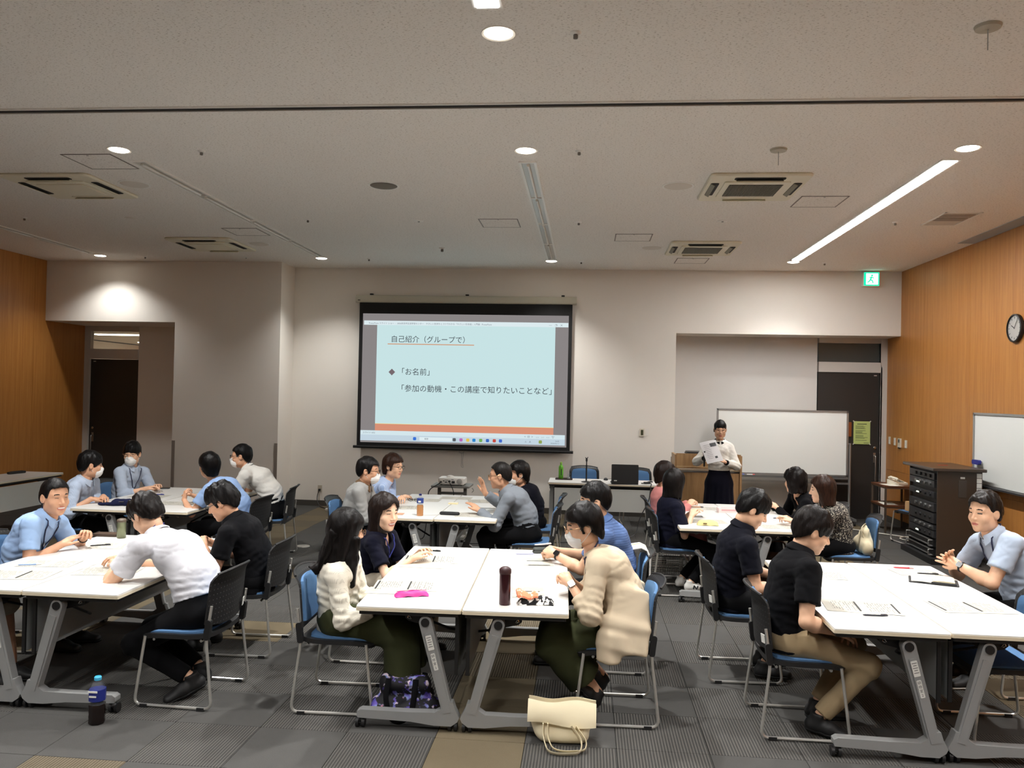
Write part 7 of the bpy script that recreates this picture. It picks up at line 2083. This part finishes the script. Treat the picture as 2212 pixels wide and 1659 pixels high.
# wire basket under the pink woman's chair
e = empty('wire_basket', (0.86, 8.86, 0.0)); tag(e, 'silver wire mesh basket under the chair of the woman in pink', 'basket')
q = MB(); bw, bd, bh = 0.40, 0.30, 0.22
for k in range(17):
    x_ = -bw / 2 + bw * k / 16
    for yy in (-bd / 2, bd / 2): q.tube([(x_ * 0.92, yy * 0.92, 0.01), (x_, yy, bh)], 0.0022, 4)
for k in range(13):
    y_ = -bd / 2 + bd * k / 12
    for xx in (-bw / 2, bw / 2): q.tube([(xx * 0.92, y_ * 0.92, 0.01), (xx, y_, bh)], 0.0022, 4)
for k in range(9):
    z_ = 0.012 + (bh - 0.02) * k / 8; s_ = 0.92 + 0.08 * k / 8
    q.tube([(a * s_, b * s_, z_) for a, b in ((-bw / 2, -bd / 2), (bw / 2, -bd / 2), (bw / 2, bd / 2), (-bw / 2, bd / 2))], 0.0022, 4, closed=True)
o = q.build('wire_mesh', M_CHROME, e); o['kind'] = 'stuff'
q = MB(); q.tube([(a, b, bh) for a, b in rrect(bw, bd, 0.03)], 0.006, 8, closed=True); q.build('rim', M_CHROME, e, True)
q = MB(); q.tube(fillet([(bw / 2, -0.06, bh), (bw / 2 + 0.07, -0.06, bh - 0.06), (bw / 2 + 0.05, 0.06, bh - 0.06), (bw / 2, 0.06, bh)], 0.03), 0.006, 8); q.build('handle', M_CHROME, e, True)
# phone table with telephone
TWD = mat('phone_table_wood', (92, 54, 32), 0.4, var=0.15, vscale=9)
TMT = mat('phone_table_metal', (110, 98, 86), 0.4, 0.6)
e = empty('telephone_table', (4.56, 12.42, 0)); tag(e, 'brown two-tier side table against the right wood wall', 'side table')
for z_ in (0.68, 0.40): q = MB(); q.box((0, 0, z_), (0.46, 0.58, 0.025)); q.build('shelf' if z_ < 0.5 else 'top', TWD, e)
for sx in (-1, 1):
    for sy in (-1, 1): q = MB(); q.box((sx * 0.215, sy * 0.275, 0.35), (0.025, 0.025, 0.68)); q.build('leg', TMT, e)
q = MB()
for z_ in (0.66, 0.38):
    for sy in (-1, 1): q.box((0, sy * 0.275, z_), (0.42, 0.018, 0.018))
    for sx in (-1, 1): q.box((sx * 0.215, 0, z_), (0.018, 0.54, 0.018))
q.build('rail', TMT, e)
e = empty('telephone', (4.60, 12.40, 0.6935), 0.35); tag(e, 'cream desk telephone on the brown side table', 'telephone')
q = MB(); q.prism([(-0.10, 0.0), (0.10, 0.0), (0.10, 0.07), (-0.10, 0.03)], 'x', -0.10, 0.10); q.build('base', M_CREAMP, e)
q = MB(); q.tube([(-0.07, -0.09, 0.075), (-0.07, -0.07, 0.09), (-0.07, 0.05, 0.105), (-0.07, 0.085, 0.09)], [0.022, 0.018, 0.018, 0.022], 8); q.build('handset', M_CREAMP, e, True)
q = MB(); q.tube([(-0.10 + 0.01 * math.cos(a), -0.06 - 0.012 * a * 0.5, 0.012 + 0.01 * math.sin(a)) for a in np.linspace(0, 18, 60)], 0.003, 5); q.build('cord', M_CREAMP, e, True)
q = MB()
for i in range(3):
    for j in range(4): q.box((0.0 + 0.028 * i, -0.06 + 0.03 * j, 0.042 + 0.006 * j), (0.018, 0.018, 0.008))
q.build('keypad', mat('keys_grey', (120, 118, 108), 0.5), e)
q = MB(); q.box((0, 0, 0.0), (0.21, 0.297, 0.002)); o = q.build('memo_sheet', plainp('memo', (222, 220, 208))); o.location = (4.47, 12.28, 0.695); o.rotation_euler[2] = 0.2; tag(o, 'white memo sheet in front of the cream telephone', 'paper')
q = MB(); q.box((0, 0, 0.0), (0.2, 0.3, 0.002)); o = q.build('memo_sheet', plainp('memo', (222, 220, 208))); o.location = (4.45, 12.36, 0.4145); o.rotation_euler[2] = -0.1; tag(o, 'white sheet on the lower shelf of the brown side table', 'paper')
CW = mat('cord_white', (214, 210, 198), 0.5)
q = MB(); q.tube(fillet([(2.6, 12.75, 0.012), (3.3, 12.7, 0.012), (3.9, 12.45, 0.012), (4.35, 12.0, 0.012), (4.6, 11.75, 0.012), (4.72, 11.5, 0.012), (4.5, 11.45, 0.012), (4.35, 11.7, 0.012), (4.55, 11.9, 0.014), (4.74, 11.7, 0.016), (4.70, 11.55, 0.25), (4.72, 11.6, 0.42)], 0.12, 6), 0.008, 6)
o = q.build('white_cord', CW, None, True); tag(o, 'white cable looping over the carpet below the side table', 'cable')
# cardboard box on the chair
e = empty('cardboard_box', (4.44, 11.30, 0.452), 0.3); tag(e, 'small cardboard box on the chair beside the rack', 'box')
CBD = mat('cardboard', (186, 150, 104), 0.85)
q = MB(); q.box((0, 0, 0.06), (0.22, 0.16, 0.12)); q.build('carton', CBD, e)
for s in (-1, 1): q = MB(); q.box((0, s * 0.041, 0.122), (0.22, 0.079, 0.003), Matrix.Rotation(s * 0.05, 3, 'X')); q.build('flap', CBD, e)
# equipment rack
RK = mat('rack_dark', (66, 54, 44), 0.35); RKB = mat('rack_black', (18, 18, 19), 0.5)
e = empty('equipment_rack', (4.41, 10.44, 0), -0.03); tag(e, 'dark equipment rack with amplifiers before the right wood wall', 'rack')
RZ = math.radians(0)
q = MB(); q.box((-0.03, 0.0, 0.035), (0.56, 1.0, 0.07)); q.build('plinth', RKB, e)
q = MB(); q.box((0.02, -0.44, 0.587), (0.50, 0.02, 1.034)); q.build('side_panel', RK, e)
q = MB(); q.box((0.02, 0.44, 0.587), (0.50, 0.02, 1.034)); q.build('side_panel', RK, e)
q = MB(); q.box((0.26, 0, 0.587), (0.02, 0.86, 1.034)); q.build('back_panel', RK, e)
q = MB(); q.prism(rrect(0.60, 1.02, 0.015), 'z', 1.105, 1.14, bev=0.005); q.build('top', RK, e)
q = MB(); q.box((-0.19, 0, 0.587), (0.02, 0.86, 1.034)); q.build('front_recess', RKB, e)
M_UNIT = mat('unit_grey', (58, 58, 60), 0.4, 0.4); M_SILV = mat('unit_silver', (150, 150, 148), 0.35, 0.8)
LED = emit('led_white', (240, 255, 230), 1.2)
for i, (z_, h_) in enumerate(((1.03, 0.08), (0.94, 0.08), (0.81, 0.07), (0.66, 0.10), (0.53, 0.12), (0.42, 0.06), (0.34, 0.08), (0.235, 0.08), (0.125, 0.08))):
    q = MB(); q.box((-0.225, 0, z_), (0.04, 0.78, h_)); u = q.build('unit', M_UNIT if i < 7 else RKB, e)
    if i >= 7:
        for s in (-1, 1): q = MB(); q.tube(fillet([(-0.24, s * 0.36, z_ - h_ * 0.42), (-0.29, s * 0.36, z_ - h_ * 0.42), (-0.29, s * 0.36, z_ + h_ * 0.42), (-0.24, s * 0.36, z_ + h_ * 0.42)], 0.01), 0.008, 6); q.build('grab_handle', M_SILV, u, True)
        q = MB(); q.box((-0.25, 0, z_ + h_ * 0.40), (0.012, 0.72, 0.012)); q.box((-0.25, 0, z_ - h_ * 0.40), (0.012, 0.72, 0.012)); q.build('face_trim', M_SILV, u)
    else:
        for k in range(4): q = MB(); q.cyl((-0.245, -0.28 + 0.15 * k, z_), (-0.262, -0.28 + 0.15 * k, z_), min(0.02, h_ * 0.3), seg=12); q.build('dial', M_SILV if i % 2 else M_BLACKP, u, True)
        if i in (1, 2, 6): q = MB(); q.box((-0.247, 0.12, z_ - h_ * 0.2), (0.003, 0.10, h_ * 0.2)); q.build('indicator', LED, u)
q = MB(); q.box((0.05, -0.452, 0.90), (0.09, 0.006, 0.20)); q.build('lock_plate', mat('lock_plate', (72, 66, 60), 0.4), e)
q = MB(); q.box((0.05, -0.453, 1.03), (0.05, 0.004, 0.022)); q.build('sticker', M_STK, e)
for k in range(9): q = MB(); q.box((0.235, -0.453, 1.06 - 0.058 * k), (0.055, 0.004, 0.052)); q.build('label_card', M_STK, e)
q = MB(); q.box((0.0, 0.0, 1.1415), (0.10, 0.05, 0.003)); q.build('red_tag', mat('red_tag', (180, 60, 50), 0.5), e)
